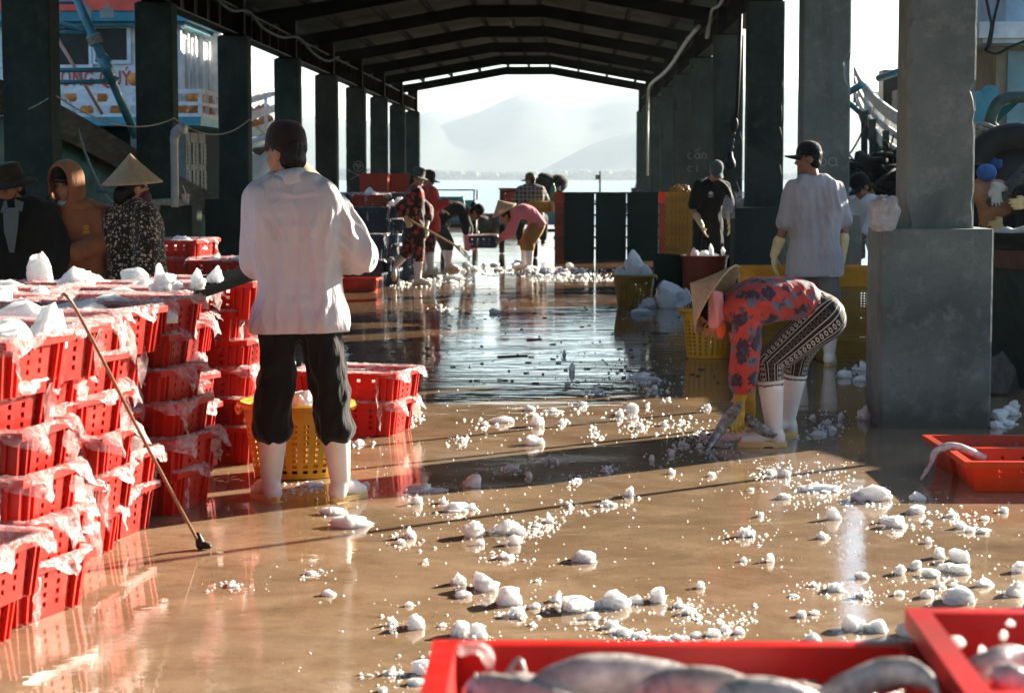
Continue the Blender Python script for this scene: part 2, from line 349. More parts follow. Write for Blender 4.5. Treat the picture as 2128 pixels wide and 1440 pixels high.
M['floral_red']=floral('coral_floral_fabric',(.50,.058,.040),(.022,.026,.05),(.13,.13,.18),(.03,.08,.10),11,.46,11.0,.45)
M['floral_dark']=floral('dark_floral_fabric',(.016,.009,.008),(.40,.035,.03),(.26,.03,.025),(.45,.16,.11),11,.40)
M['floral_black']=floral('black_dotted_fabric',(.010,.009,.008),(.55,.44,.30),(.40,.30,.19),(.5,.42,.3),34,.33,4,.4)
def leggings():
    m,nt,b,v,c=fabric('patterned_legging_fabric',(.012,.011,.010),.2,.7)
    a=nd(nt,'ShaderNodeAttribute',attribute_name='pat'); sp=nd(nt,'ShaderNodeSeparateXYZ',{0:a.outputs['Vector']})
    ang=mth(nt,'MULTIPLY',sp.outputs[0],9.0/6.2832); ln=sp.outputs[1]
    fr=mth(nt,'FRACT',ang)
    lines=mth(nt,'MAXIMUM',mth(nt,'LESS_THAN',mth(nt,'ABSOLUTE',mth(nt,'SUBTRACT',fr,.12)),.035),mth(nt,'LESS_THAN',mth(nt,'ABSOLUTE',mth(nt,'SUBTRACT',fr,.80)),.035))
    # chain of rings in the middle of alternate bands
    alt=mth(nt,'LESS_THAN',mth(nt,'FRACT',mth(nt,'MULTIPLY',ang,.5)),.5)
    dx=mth(nt,'MULTIPLY',mth(nt,'SUBTRACT',fr,.46),.045); dy=mth(nt,'MULTIPLY',mth(nt,'SUBTRACT',mth(nt,'FRACT',mth(nt,'MULTIPLY',ln,34.0)),.5),1/34)
    d=mth(nt,'SQRT',mth(nt,'ADD',mth(nt,'MULTIPLY',dx,dx),mth(nt,'MULTIPLY',dy,dy)))
    ring=mth(nt,'MULTIPLY',mth(nt,'LESS_THAN',mth(nt,'ABSOLUTE',mth(nt,'SUBTRACT',d,.0075)),.0028),alt)
    dd=mth(nt,'ADD',mth(nt,'ABSOLUTE',dx),mth(nt,'ABSOLUTE',dy))
    dia=mth(nt,'MULTIPLY',mth(nt,'LESS_THAN',mth(nt,'ABSOLUTE',mth(nt,'SUBTRACT',dd,.010)),.002),mth(nt,'SUBTRACT',1.0,alt))
    col=mixc(nt,mth(nt,'MULTIPLY',mth(nt,'MAXIMUM',lines,ring),.85),c,rgb((.62,.52,.44)))
    col=mixc(nt,mth(nt,'MULTIPLY',dia,.7),col,rgb((.24,.15,.09)))
    nt.links.new(col,b.inputs[0]); return m
M['leggings']=leggings()
def plaid():
    m,nt,b,v,c=fabric('plaid_flannel',(.035,.035,.038),.1); sp=nd(nt,'ShaderNodeSeparateXYZ',{0:v})
    g=mth(nt,'MAXIMUM',stripes(nt,sp.outputs[0],13,.14),stripes(nt,sp.outputs[2],13,.14)); g2=mth(nt,'MAXIMUM',stripes(nt,sp.outputs[0],6.5,.42),stripes(nt,sp.outputs[2],6.5,.42))
    cc=mixc(nt,mth(nt,'MULTIPLY',g2,.7),c,rgb((.10,.09,.095))); nt.links.new(mixc(nt,mth(nt,'MULTIPLY',g,.8),cc,rgb((.42,.38,.36))),b.inputs[0]); return m
M['plaid']=plaid()
def fab(k,c,**kw): M[k]=fabric(k.replace('_',' ')+' cloth',c,**kw)[0]
fab('grey_tee',(.40,.37,.385),bump=.5); fab('black',(.005,.005,.005)); fab('black_trouser',(.004,.0045,.005),bump=.6); fab('dark_jacket',(.007,.009,.008)); fab('pale_shirt',(.12,.155,.155))
fab('brown_hoodie',(.28,.125,.06)); fab('grey_trouser',(.16,.145,.145)); fab('pink',(.60,.17,.19)); fab('ochre',(.27,.135,.03)); fab('red_jacket',(.42,.025,.02))
fab('cap_black',(.006,.0045,.0045)); fab('cap_maroon',(.013,.007,.007)); fab('cap_grey',(.085,.105,.11)); fab('hat_brown',(.025,.015,.010)); fab('hat_green',(.06,.07,.06)); fab('cap_khaki',(.10,.07,.04))
fab('white_cloth',(.62,.66,.68)); fab('mask_blue',(.33,.48,.52)); fab('towel_pink',(.72,.28,.28)); fab('cap_blue',(.03,.12,.36)); fab('stripe_dark',(.03,.03,.03)); fab('floral_trouser',(.03,.035,.03)); fab('orange_cloth',(.75,.13,.04)); fab('white_stripe',(.75,.75,.75))
M['fish']=pbr('fish_skin',(.36,.33,.33),.2,.3,30,.35,90,c2=(.74,.67,.64),spec=.9,lo=.3,hi=.7)
M['fish_dark']=pbr('dark_fish_skin',(.10,.105,.12),.2,.4,14,.2,90,c2=(.36,.36,.38),spec=.8)
# ================================================================== SETTING
def onx(px,py,X):
    d=ray(px,py); return V((0,0,CH))+d*(X/d.x)
fl=MB(); fl.box((-1.12,16.5,-.2),(8.56,93,.4)); fo=fl.build('quay_floor',M['floor']); fo['kind']='structure'
qa=MB()
for X in (-5.43,3.19): qa.box((X,16.5,-.85),(.06,93,1.66))
qa.box((-1.12,63.03,-.85),(8.68,.06,1.66))
q=qa.build('quay_edge',M['concrete']); q['kind']='structure'
def water():
    m,nt,b,_=mkmat('sea_water'); v=coords(nt,rnd=False)
    b.inputs[0].default_value=(.03,.055,.05,1); b.inputs['Roughness'].default_value=.18; b.inputs['IOR'].default_value=1.33
    bumpn(nt,b,noi(nt,v,.8,5,.6),.35,.15); return m
wm=MB(); wm.add([(-9000,-600,-1.5),(9000,-600,-1.5),(9000,12000,-1.5),(-9000,12000,-1.5)],[(0,1,2,3)])
w=wm.build('bay_water',water()); w['kind']='structure'
def mount(name,pts,D,depth,mat,seed):
    P=[(at(px,py,D)) for px,py in pts]; n=420; mb=MB(); xs=np.linspace(P[0].x,P[-1].x,n); hz=np.interp(xs,[p.x for p in P],[p.z for p in P])
    k=np.ones(9)/9; hz=np.convolve(np.pad(hz,4,mode='edge'),k,'valid'); rows=14; vs=[]
    for j in range(rows+1):
        u=j/rows*2-1
        for i in range(n):
            h=(hz[i]+4)*(1-abs(u))**1.1; nn=noise.noise(V((xs[i]/160+seed,u*3,seed)))*.05+noise.noise(V((xs[i]/50,u*9,seed)))*.03
            vs.append((xs[i],D+u*depth,max(-4,h*(1+nn*(abs(u)>.01))-4)))
    mb.add(vs,[(j*n+i,j*n+i+1,(j+1)*n+i+1,(j+1)*n+i) for j in range(rows) for i in range(n-1)])
    o=mb.build(name,mat,smooth=True); o['kind']='structure'; return o
hillm=pbr('hill_forest',(.035,.055,.035),.9,.2,.02)
mount('mountain',[(-900,330),(-500,250),(-100,300),(300,290),(560,262),(640,238),(700,248),(760,250),(830,262),(880,228),(930,229),(975,242),(1020,222),(1070,196),(1120,189),(1165,199),(1210,211),(1250,204),(1290,193),(1340,188),(1420,176),(1520,190),(1600,176),(1650,185),(1740,215),(1850,250),(2000,230),(2300,300),(2700,350)],3500,500,hillm,3.1)
mount('hill',[(1080,374),(1130,352),(1180,325),(1230,300),(1280,284),(1330,272),(1420,262),(1520,285),(1640,300),(1760,330),(1900,368)],3020,200,hillm,8.2)
sm=MB(); sm.box((100,2830,-1.2),(5000,120,1.4)); s=sm.build('far_shore',pbr('shore_earth',(.10,.09,.06),.9)); s['kind']='structure'
tm=MB(); rr=random.Random(3)
for i in range(1300):
    x=rr.uniform(-1300,1400); h=rr.uniform(9,14)*(1+.18*math.sin(x/60)); y=2780+rr.uniform(-6,30)
    for k in range(3):
        tm.lathe([(.05,h),(h*.5,h*.85),(h*.75,h*.55),(h*.7,h*.2),(.1,0)],6,(x+rr.uniform(-3,3),y,-.5),wob=lambda a,i:rr.uniform(-.25,.25))
s=tm.build('far_shore_trees',pbr('far_foliage',(.04,.06,.035),.9,.4,.3)); s['kind']='stuff'
# air
hz=bpy.data.materials.new('haze_air'); hz.use_nodes=True; nt=hz.node_tree; nt.nodes.clear()
ho=nd(nt,'ShaderNodeOutputMaterial'); hv=nd(nt,'ShaderNodeVolumePrincipled'); nt.links.new(hv.outputs[0],ho.inputs['Volume'])
hv.inputs['Color'].default_value=(.76,.90,1,1); hv.inputs['Density'].default_value=.00013; hv.inputs['Anisotropy'].default_value=.25
hb=MB(); hb.box((0,1800,114),(5400,5000,236)); h=hb.build('haze',hz); h['kind']='stuff'
# ------------------------------------------------------------------ shed
SP=5.4; Y0=12.12
shed=empty('fish_market_shed',(-1.25,Y0,0),0,'long open-sided shed with dark steel portal frames on grey concrete columns','shed'); SHL=V((-1.25,Y0,0))
def SHED(o): o.parent=shed; o.location=-SHL+o.location; return o
def chipped(x0,x1,y0,y1,z0,z1,seed,chip=.05,step=.06,ch=.012):
    mb=MB(); n=max(2,int((z1-z0)/step)); vs=[]
    for j in range(n+1):
        z=z0+(z1-z0)*j/n
        for ci,(cx,cy,sx,sy) in enumerate(((x0,y0,1,1),(x1,y0,-1,1),(x1,y1,-1,-1),(x0,y1,1,-1))):
            a=noise.noise(V((seed*3.7+ci*9.1,z*2.3,ci)))*.6+noise.noise(V((seed+ci*5,z*9,3)))*.4; low=max(0,1-(z-z0)/.5)*.15
            e=ch+max(0,a-.22+low)*chip*2.2+abs(noise.noise(V((seed,z*30,ci))))*.006
            d=e*.35 if e>ch*1.6 else 0
            pts=[(cx+sx*0,cy+sy*e),(cx+sx*e*.5,cy+sy*e*.5) if d==0 else (cx+sx*(e*.62),cy+sy*(e*.62)),(cx+sx*e,cy)]
            if ci in (1,3): pts=pts[::-1]
            for p in pts: vs.append((p[0],p[1],z))
    m=12; fs=[(j*m+k,j*m+(k+1)%m,(j+1)*m+(k+1)%m,(j+1)*m+k) for j in range(n) for k in range(m)]
    fs+=[tuple(reversed(range(m))),tuple(range(n*m,n*m+m))]
    return mb.add(vs,fs)
CLAB={}
columns={}
for n in range(-7,10):
    Y=Y0+SP*n
    for side in (1,-1):
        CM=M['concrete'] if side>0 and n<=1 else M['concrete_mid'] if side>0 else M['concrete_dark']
        x0,x1=(1.995,2.405) if side>0 else (-4.92,-4.5); p0,p1=(1.85,2.50) if side>0 else (-5.10,-4.27)
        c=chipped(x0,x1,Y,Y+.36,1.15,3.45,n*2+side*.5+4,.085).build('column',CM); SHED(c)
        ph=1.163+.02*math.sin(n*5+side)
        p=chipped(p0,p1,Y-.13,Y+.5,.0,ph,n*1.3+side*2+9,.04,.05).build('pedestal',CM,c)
        columns[(n,side)]=c
RP=[(-5.55,3.93),(-4.5,4.09),(-1.94,4.55),(-.52,4.55),(2.0,4.09),(2.95,3.93)]
RD=.24
for n in range(-7,10):
    Y=Y0+SP*n+.18; mb=MB()
    for (xa,za),(xb,zb) in zip(RP[:-1],RP[1:]):
        for off,w,t in ((.008,.17,.016),(RD-.008,.17,.016)): mb.bar((xa,Y,za+off),(xb,Y,zb+off),w,t)
        mb.bar((xa,Y,za+RD/2),(xb,Y,zb+RD/2),.012,RD-.03)
    for xs in (-3.2,-1.94,-.52,.7):
        zz=np.interp(xs,[p[0] for p in RP],[p[1] for p in RP]); mb.box((xs,Y,zz+RD/2),(.02,.15,RD-.035))
    r=SHED(mb.build('rafter',M['steel']))
    for x in (2.2,-4.71):
        st=MB()
        for dx in (-.14,.14): st.box((x+dx,Y,3.78),(.016,.17,.66))
        st.box((x,Y,3.78),(.268,.012,.66)); st.box((x,Y,3.458),(.36,.30,.016)); SHED(st.build('stub_post',M['steel']))
for x in (2.2,-4.71):
    mb=MB(); y0,y1=Y0-SP*7,Y0+SP*9+.4; s=-1 if x>0 else 1; xc=x-s*.03
    mb.box((xc,(y0+y1)/2,3.487),(.2,y1-y0,.02)); mb.box((xc,(y0+y1)/2,3.843),(.2,y1-y0,.02)); mb.box((xc-.04*s,(y0+y1)/2,3.665),(.012,y1-y0,.334))
    yy=y0+.45
    while yy<y1:
        mb.box((xc+.028*s,yy,3.665),(.12,.014,.33)); yy+=.9
    SHED(mb.build('eave_beam',M['steel_edge']))
for i,xs in enumerate((-5.3,-4.4,-3.55,-2.7,-1.85,-1.23,-.6,.25,1.1,1.95,2.7)):
    zz=float(np.interp(xs,[p[0] for p in RP],[p[1] for p in RP]))+RD+.055
    mb=MB(); mb.box((xs,(Y0*2+SP*2)/2+.1,zz),(.07,SP*16+.9,.105)); SHED(mb.build('purlin',M['steel']))
mb=MB(); ys=np.arange(Y0-SP*7-.6,Y0+SP*9+1.0,.045); vs=[]; k=len(RP)
for y in ys:
    for (x,z) in RP: vs.append((x*1.02-.01,y,z+RD+.125+.012*math.sin(y*2*math.pi/.19)))
mb.add(vs,[(j*k+i,j*k+i+1,(j+1)*k+i+1,(j+1)*k+i) for j in range(len(ys)-1) for i in range(k-1)])
o=mb.build('roof_sheet',M['roofsheet'],smooth=True); sm_=o.modifiers.new('thick','SOLIDIFY'); sm_.thickness=.004; SHED(o)
# chalk drawings on the columns (kept flat on the concrete)
def strokes(parent,pls,o,sc,Y,r=.006):
    mb=MB()
    for pl in pls: mb.tube([V((o[0]+x*sc,Y,o[1]+z*sc)) for x,z in pl],r,5)
    for i,p in enumerate(mb.v): mb.v[i]=(p[0],Y-.003+(p[1]-Y)*.3,p[2])
    ob=mb.build('chalk_mark',M['chalk']); ob.parent=parent; ob.matrix_parent_inverse=Matrix.Identity(4); return ob
def circ(cx,cy,r,a0=0,a1=360,n=18,ry=None): return [(cx+r*math.cos(R(a0+(a1-a0)*i/n)),cy+(ry or r)*math.sin(R(a0+(a1-a0)*i/n))) for i in range(n+1)]
Yc=Y0+SP*6
cc=at(745,346,Yc)
strokes(columns[(6,-1)],[circ(0,0,.095),circ(-.035,.02,.022),circ(.035,.02,.022),[(-.03,-.03),(0,-.045),(.03,-.03)],[(0,.005),(-.01,-.015),(.01,-.015)],[(-.17,-.09),(.15,-.24)],[(.17,-.08),(-.16,-.25)],circ(-.19,-.08,.02),circ(.18,-.075,.02)],(cc.x,cc.z),1.15,Yc,.0055)
def tx_c(x): return [circ(x,.05,.05,50,310)]
def tx_a(x): return [circ(x,.05,.045),[(x+.045,.1),(x+.045,.01),(x+.065,.0)]]
def tx_n(x): return [[(x-.04,.1),(x-.04,0)],[(x-.04,.07),(x,.1),(x+.035,.08),(x+.04,0)]]
def tx_o(x): return [circ(x,.05,.045)]
def tx_r(x): return [[(x-.03,.1),(x-.03,0)],[(x-.03,.06),(x,.1),(x+.03,.095)]]
Yc=Y0+SP*4; cc=at(1443,330,Yc)
strokes(columns[(4,1)],tx_c(-.07)+tx_a(.05)+tx_n(.18)+[[(.02,.13),(.05,.17),(.08,.13)],[(.08,.2),(.11,.17)]]+[[(x,z-.24) for x,z in p] for p in tx_c(-.07)]+[[(.05,-.12),(.05,-.25)]],(cc.x,cc.z),.9,Yc,.0045)
Yc=Y0+SP*1; cc=at(1708,346,Yc)
strokes(columns[(1,1)],tx_r(-.10)+tx_o(0)+tx_a(.12)+[[(-.02,.19),(.03,.15)]],(cc.x,cc.z),.75,Yc,.0045)
# hose, conduits, lamp, hoist
mb=MB(); mb.tube(crom([onx(px,py,-4.36) for px,py in ((380,-60),(440,-10),(480,22),(516,24),(545,58),(585,78),(620,79),(652,112),(680,127),(703,119))],6),.022,8)
tag(mb.build('drain_hose',M['hose'],smooth=True),'teal hose sagging along the left eave beam','hose')
mb=MB(); mb.tube(crom([onx(px,py,1.93) for px,py in ((1452,56),(1430,82),(1415,104),(1400,128),(1380,152),(1352,176),(1347,196),(1346,230))],6),.034,8)
for px,py in ((1430,82),(1405,120),(1380,152)):
    p=onx(px,py,1.93); mb.tube([p+V((0,-.06,0)),p+V((0,.06,0))],.044,8)
mb.tube([onx(1346,228,1.93),onx(1345,366,1.93)],.03,8)
tag(mb.build('conduit_pipe',M['cable'],smooth=True),'pale pipe stepping down along the right eave and then straight down a column','pipe')
mb=MB(); mb.tube(crom([onx(px,py,1.9) for px,py in ((1530,-40),(1503,-2),(1494,12),(1481,20),(1476,40),(1471,74),(1468,76),(1474,50))],5),.022,7)
tag(mb.build('power_cable',M['cable'],smooth=True),'short grey cable looping down near the top of the right columns','cable')
lp=at(1065,42,Y0+SP*6+.18); l=empty('ceiling_lamp',lp-V((0,0,.06)),0,'small cream lamp under the middle of a roof frame','lamp')
mb=MB(); mb.lathe([(.02,.14),(.05,.12),(.09,.06),(.085,-.06),(.05,-.1),(.001,-.11)],14); mb.build('lamp_shade',pbr('cream_glass',(.65,.55,.36),.4),l,True)
mb=MB(); mb.tube([(0,0,.12),(0,0,.3)],.015,6); mb.build('lamp_stem',M['steel'],l)
ht=at(1538,44,22.4); hk=empty('chain_hoist',V((ht.x,22.4,1.5)),0,'black hoist strap with pulley and hook hanging by the third right column','hoist')
def L(px,py): return at(px,py,22.4)-V((ht.x,22.4,1.5))
blk=pbr('black_metal',(.014,.016,.016),.55,.3,8,spec=.25)
M['blackmetal']=blk
mb=MB(); mb.tube([L(1539,30),L(1536,130),L(1530,245)],.022,6); mb.build('strap',blk,hk,True)
mb=MB(); mb.ell(L(1525,258),(.05,.03,.085)); mb.build('pulley',blk,hk,True)
mb=MB()
for i in range(7):
    p=L(1525-i*.9,272+i*7); mb.tube([p+V((.02*math.cos(a)*(1 if i%2 else .4),.02*math.cos(a)*(.4 if i%2 else 1),.024*math.sin(a))) for a in [R(45*k) for k in range(8)]],.006,5,closed=True)
mb.tube([L(1506,285),L(1532,285)],.008,5); mb.build('chain',blk,hk)
mb=MB(); mb.lathe([(.001,.09),(.03,.085),(.035,.03),(.06,-.02),(.065,-.07),(.04,-.105),(.001,-.11)],14,L(1517,332)); mb.build('hook_weight',blk,hk,True)
# strings between the left columns
rope=pbr('weathered_rope',(.30,.29,.25),.9,.3,30,.3,120); M['rope']=rope
for i,(a,b,d,lab) in enumerate(((at(-60,235,17.6),at(100,205,17.5),.08,'thin string tied across the leftmost column'),(at(117,200,17.6),at(362,246,22.9),.17,'thin sagging string between the first and second left columns'),(at(362,246,22.9),at(519,248,28.3),.20,'thin sagging string between the second and third left columns'),(at(519,248,28.3),at(580,300,30),.03,'short string slanting off the third left column'))):
    mb=MB(); mb.tube(sag(a,b,d),.007,5); tag(mb.build('string',rope),lab,'string')
# ================================================================== CRATES, BASKETS, ICE
def panel(mb,o,i,us,vs,holes,mi=0):
    """o,i: outer / inner corner quads (00,10,11,01); us,vs in 0..1; holes = set of cells"""
    def P(q,u,v): a=V(q[0]).lerp(V(q[1]),u); b=V(q[3]).lerp(V(q[2]),u); return a.lerp(b,v)
    nu,nv=len(us),len(vs); O=[[P(o,u,v) for u in us] for v in vs]; I=[[P(i,u,v) for u in us] for v in vs]
    b=len(mb.v); idx=lambda s,r,c:s*nu*nv+r*nu+c; vv=[p for r in O for p in r]+[p for r in I for p in r]; f=[]
    for r in range(nv-1):
        for c in range(nu-1):
            if (c,r) in holes:
                q=[(r,c),(r,c+1),(r+1,c+1),(r+1,c)]
                for k in range(4): a,d=q[k],q[(k+1)%4]; f.append((idx(0,*a),idx(1,*a),idx(1,*d),idx(0,*d)))
            else:
                f.append((idx(0,r,c),idx(0,r,c+1),idx(0,r+1,c+1),idx(0,r+1,c))); f.append((idx(1,r,c),idx(1,r+1,c),idx(1,r+1,c+1),idx(1,r,c+1)))
    mb.add(vv,f,mi)
def hbreaks(n,w,m):  # n holes of width w between margins m -> breakpoints, hole cell ids
    out=[0]; cells=[]
    for k in range(n):
        c=m+(1-2*m)*(k+.5)/n; out+= [c-w/2,c+w/2]; cells.append(2*k+1)
    return out+[1],cells
def crate_mesh(name,mat,L=.62,Wd=.44,H=.19,tap=.93,nx=5,ny=4,nz=4,hx=.035,hz=.10,t=.008,rim=.022,base_open=False,ribs=True,notch=False,vm=.14):
    mb=MB(); l,w=L/2,Wd/2
    b=[(-l*tap,-w*tap),(l*tap,-w*tap),(l*tap,w*tap),(-l*tap,w*tap)]; tp=[(-l,-w),(l,-w),(l,w),(-l,w)]
    bi=[(x-math.copysign(t,x),y-math.copysign(t,y)) for x,y in b]; ti=[(x-math.copysign(t,x),y-math.copysign(t,y)) for x,y in tp]
    for k in range(4):
        j=(k+1)%4; nh=nx if k%2==0 else ny
        us,cu=hbreaks(nh,hx*(1 if k%2==0 else L/Wd),.12); vs,cv=hbreaks(nz,hz,vm)
        panel(mb,[(*b[k],0),(*b[j],0),(*tp[j],H),(*tp[k],H)],[(*bi[k],t),(*bi[j],t),(*ti[j],H),(*ti[k],H)],us,vs,{(a,c) for a in cu for c in cv})
    mb.add([(*p,0) for p in b]+[(*p,t) for p in bi],[(3,2,1,0),(4,5,6,7)])
    # rim lip: outward flange with a downturned skirt
    prof=[(-t,0),(rim,0),(rim,-.028),(rim-.006,-.028),(rim-.006,-.008),(-t,-.008)]; vs=[]
    cs=[]
    for (x,y) in tp: cs.append((x,y))
    ring=[]
    for k,(x,y) in enumerate(tp):
        sx,sy=math.copysign(1,x),math.copysign(1,y)
        ring.append([(x+sx*a,y+sy*a,H+.004+z) for a,z in prof])
    vs=[p for r in ring for p in r]; n=len(prof)
    mb.add(vs,[(k*n+i,((k+1)%4)*n+i,((k+1)%4)*n+(i+1)%n,k*n+(i+1)%n) for k in range(4) for i in range(n)])
    if ribs:
        for sy in (-1,1):
            for x in (-l*.86,-l*.72,l*.72,l*.86):
                a=V((x*tap,sy*w*tap,.004)); c=V((x,sy*w,H-.026)); off=V((0,sy*.006,0)); mb.bar(a+off,c+off,.018,.012,up=(1,0,0))
        for sx in (-1,1):
            for y in (-w*.8,-w*.62,w*.62,w*.8):
                a=V((sx*l*tap,y*tap,.004)); c=V((sx*l,y,H-.026)); off=V((sx*.006,0,0)); mb.bar(a+off,c+off,.018,.012,up=(0,1,0))
    return mb.mesh(name,mat)
def rim_path(L,Wd,n):
    per=2*(L+Wd); out=[]
    for i in range(n):
        s=per*i/n; l,w=L/2,Wd/2
        if s<L: p=(-l+s,-w); o=(0,-1)
        elif s<L+Wd: p=(l,-w+s-L); o=(1,0)
        elif s<2*L+Wd: p=(l-(s-L-Wd),w); o=(0,1)
        else: p=(-l,w-(s-2*L-Wd)); o=(-1,0)
        out.append((p,o))
    return out
def leaf(mb,o,d,L,w,seed,n=9):
    """a twisted hanging tail of film"""
    d=V(d).normalized(); rr=random.Random(seed); s=d.cross(V((rr.uniform(-1,1),rr.uniform(-1,1),.2))).normalized(); nn=d.cross(s); vs=[]
    for i in range(n+1):
        t=i/n; ww=w*(math.sin(math.pi*min(1,t*.93+.07))**.8)*(1+rr.uniform(-.2,.2)); c=V(o)+d*L*t+V((0,0,-.25*L*t*t))+nn*rr.uniform(-.006,.006); tw=t*rr.uniform(.3,1.2)
        ss=s*math.cos(tw)+nn*math.sin(tw)
        for k in (-1,-.35,.35,1): vs.append(c+ss*ww*k+nn*(.35*w*(1-k*k))*rr.uniform(.4,1.3))
    mb.add(vs,[(i*4+k,i*4+k+1,(i+1)*4+k+1,(i+1)*4+k) for i in range(n) for k in range(3)])
def liner_mesh(name,seed,L=.62,Wd=.44,H=.19,n=132,big=1.0):
    rr=random.Random(seed); mb=MB(); P=rim_path(L,Wd,n); rows=10; vs=[]
    lobes=[(rr.random(),rr.uniform(.012,.035),rr.uniform(.4,1.0)) for _ in range(rr.randint(3,4))]+[((L+rr.uniform(0,.25))/(2*(L+Wd)),.035,rr.uniform(.5,1))]
    for j in range(rows):
        for i,((x,y),(ox,oy)) in enumerate(P):
            u=i/n; lob=min(1.0,sum(h*math.exp(-(min(abs(u-c),1-abs(u-c))/w)**2) for c,w,h in lobes)); c=noise.noise(V((u*14,seed*3.3,0)))*.5+.5
            drop=.010+.014*c*c+.055*lob*big; out=.018+.038*lob*big+.008*c
            if j<3: r=-.012-.012*(2-j); z=H-.06+.032*j
            elif j==3: r=.010; z=H+.016
            else: t=(j-3)/(rows-4); r=.010+out*t**.8; z=H+.016+.02*lob*t*(1-t)*2-drop*t**1.6
            q=V((x*34,y*34,j*.8+seed*11)); wv=.007+.012*min(1,lob); a=noise.noise(q)*wv*(j>2)+noise.noise(q*2.6)*.004; b=noise.noise(q*1.7+V((9,9,9)))*wv*(j>3)
            vs.append((x+ox*(r+a)-oy*b*.5,y+oy*(r+a)+ox*b*.5,z+b))
    mb.add(vs,[(j*n+i,j*n+(i+1)%n,(j+1)*n+(i+1)%n,(j+1)*n+i) for j in range(rows-1) for i in range(n)])
    for k in range(rr.randint(1,2)):
        i=rr.choice([rr.randrange(int(n*.25),int(n*.52)),rr.randrange(int(n*.1),int(n*.32))]); (x,y),(ox,oy)=P[i]
        leaf(mb,(x+ox*.04,y+oy*.04,H-.015+rr.uniform(-.02,.02)),(ox*rr.uniform(.1,.7)+rr.uniform(-.3,.3),oy*.5+rr.uniform(-.3,.3),-1),rr.uniform(.09,.17),rr.uniform(.020,.034),rr.random())
    return mb.mesh(name,M['film'],True)
def lump_mesh(name,seed,n=1,spread=.5,flat=.75,sub=3,jag=.25,mat=None):
    rr=random.Random(seed); mb=MB(); import bmesh
    for k in range(n):
        s=1.0 if k==0 else rr.uniform(.16,.62)*(1 if n<8 else .85); bm=bmesh.new(); bmesh.ops.create_icosphere(bm,subdivisions=sub if s>.35 else 2,radius=1)
        a=rr.uniform(0,6.28); d_=spread*(1.15-s*.5)*rr.uniform(.6,1.5); o=V((math.cos(a)*d_,math.sin(a)*d_,(rr.uniform(0,.45) if rr.random()<.35 else 0)*flat)) if k else V((0,0,0)); sd=V((seed*1.7+k*3.1,k*7.7,seed))
        cuts=[(V((rr.gauss(0,1),rr.gauss(0,1),rr.gauss(0,1)*.8)).normalized(),rr.uniform(.50,.88)) for _ in range(9)]
        sx,sy,sz=rr.uniform(.7,1.35),rr.uniform(.7,1.2),flat*rr.uniform(.7,1.3)
        for v in bm.verts:
            p=v.co.copy(); d0,_p=noise.voronoi(p*1.1+sd); e=d0[1]-d0[0]
            d=1+jag*(noise.noise(p*1.2+sd)*1.2+noise.noise(p*2.9+sd)*.55+noise.noise(p*6.5+sd)*.42+noise.noise(p*13+sd)*.22)+jag*.55*(min(e,.35)-.2)
            q=p*d
            for nv,hv_ in cuts:
                e_=q.dot(nv)-hv_
                if e_>0: q=q-nv*e_*.85
            q=q*(1+noise.noise(p*5+sd*2)*.07+noise.noise(p*11+sd)*.06)
            v.co=V((q.x*sx,q.y*sy,q.z*sz))*s
        zb=-flat*s*.45
        for v in bm.verts: v.co=V((v.co.x,v.co.y,max(v.co.z,zb)-zb))+o
        bm.verts.index_update(); mb.add([v.co for v in bm.verts],[tuple(v.index for v in f.verts) for f in bm.faces]); bm.free()
    r=max(max(abs(p[0]) for p in mb.v),1e-6); mb.v=[tuple(c/r*.5 for c in p) for p in mb.v]
    if n>1:
        me=remesh(mb,.017 if n<8 else .013,0); me.name=name; me.materials.clear(); me.materials.append(mat or M['ice']); smoothmesh(me)
    else: me=mb.mesh(name,mat or M['ice'],True)
    try: me.set_sharp_from_angle(angle=R(28))
    except Exception: pass
    me['h']=max(v.co.z for v in me.vertices); return me
ICE1=[lump_mesh('ice_lump',i+1,(1,3,5,1,4,7,2,6)[i],.8,.8,sub=4 if i in (0,3) else 3,jag=.34) for i in range(8)]
ICE3=[lump_mesh('ice_clump',i+31,rr_n,1.0,.62,jag=.4) for i,rr_n in enumerate((12,16,20,26,18,22))]
HEAP=[lump_mesh('ice_heap',i+61,16,.85,.6,jag=.35) for i in range(4)]
def ice(name,mesh,loc,w,h,label,group=None,rz=None,cat='ice'):
    o=link(name,mesh); o.location=loc; o.rotation_euler=(0,0,random.uniform(0,6.28) if rz is None else rz); o.scale=(w,w*random.uniform(.75,1.0),h/mesh['h']); return tag(o,label,cat,group)
RED=crate_mesh('crate_tray',M['red']); LIN=[liner_mesh('crate_liner',i+1,big=.7+.5*(i%3)) for i in range(6)]
def new_crate(loc,rz,label,group,cat='crate',tray=None,liner=None,name='fish_crate'):
    t=empty(name,loc,rz,label,cat,group); link('tray',tray or RED,t)
    if liner is not None: link('plastic_liner',liner,t)
    return t
ORD=['bottom','second','third','fourth','fifth','sixth','seventh']
ROWN=['nearest','second','third','fourth','fifth','sixth','seventh','eighth','ninth','tenth','eleventh','twelfth']
GP='red crates of the big pile on the left'
rows=[(6.22,-1.735,2),(6.80,-1.745,6),(7.30,-1.80,6),(7.80,-1.75,6),(8.32,-1.78,6),(8.98,-1.66,6),(9.55,-1.78,6),(10.08,-1.84,6),(10.62,-1.60,6)]
rr=random.Random(21); pile={}
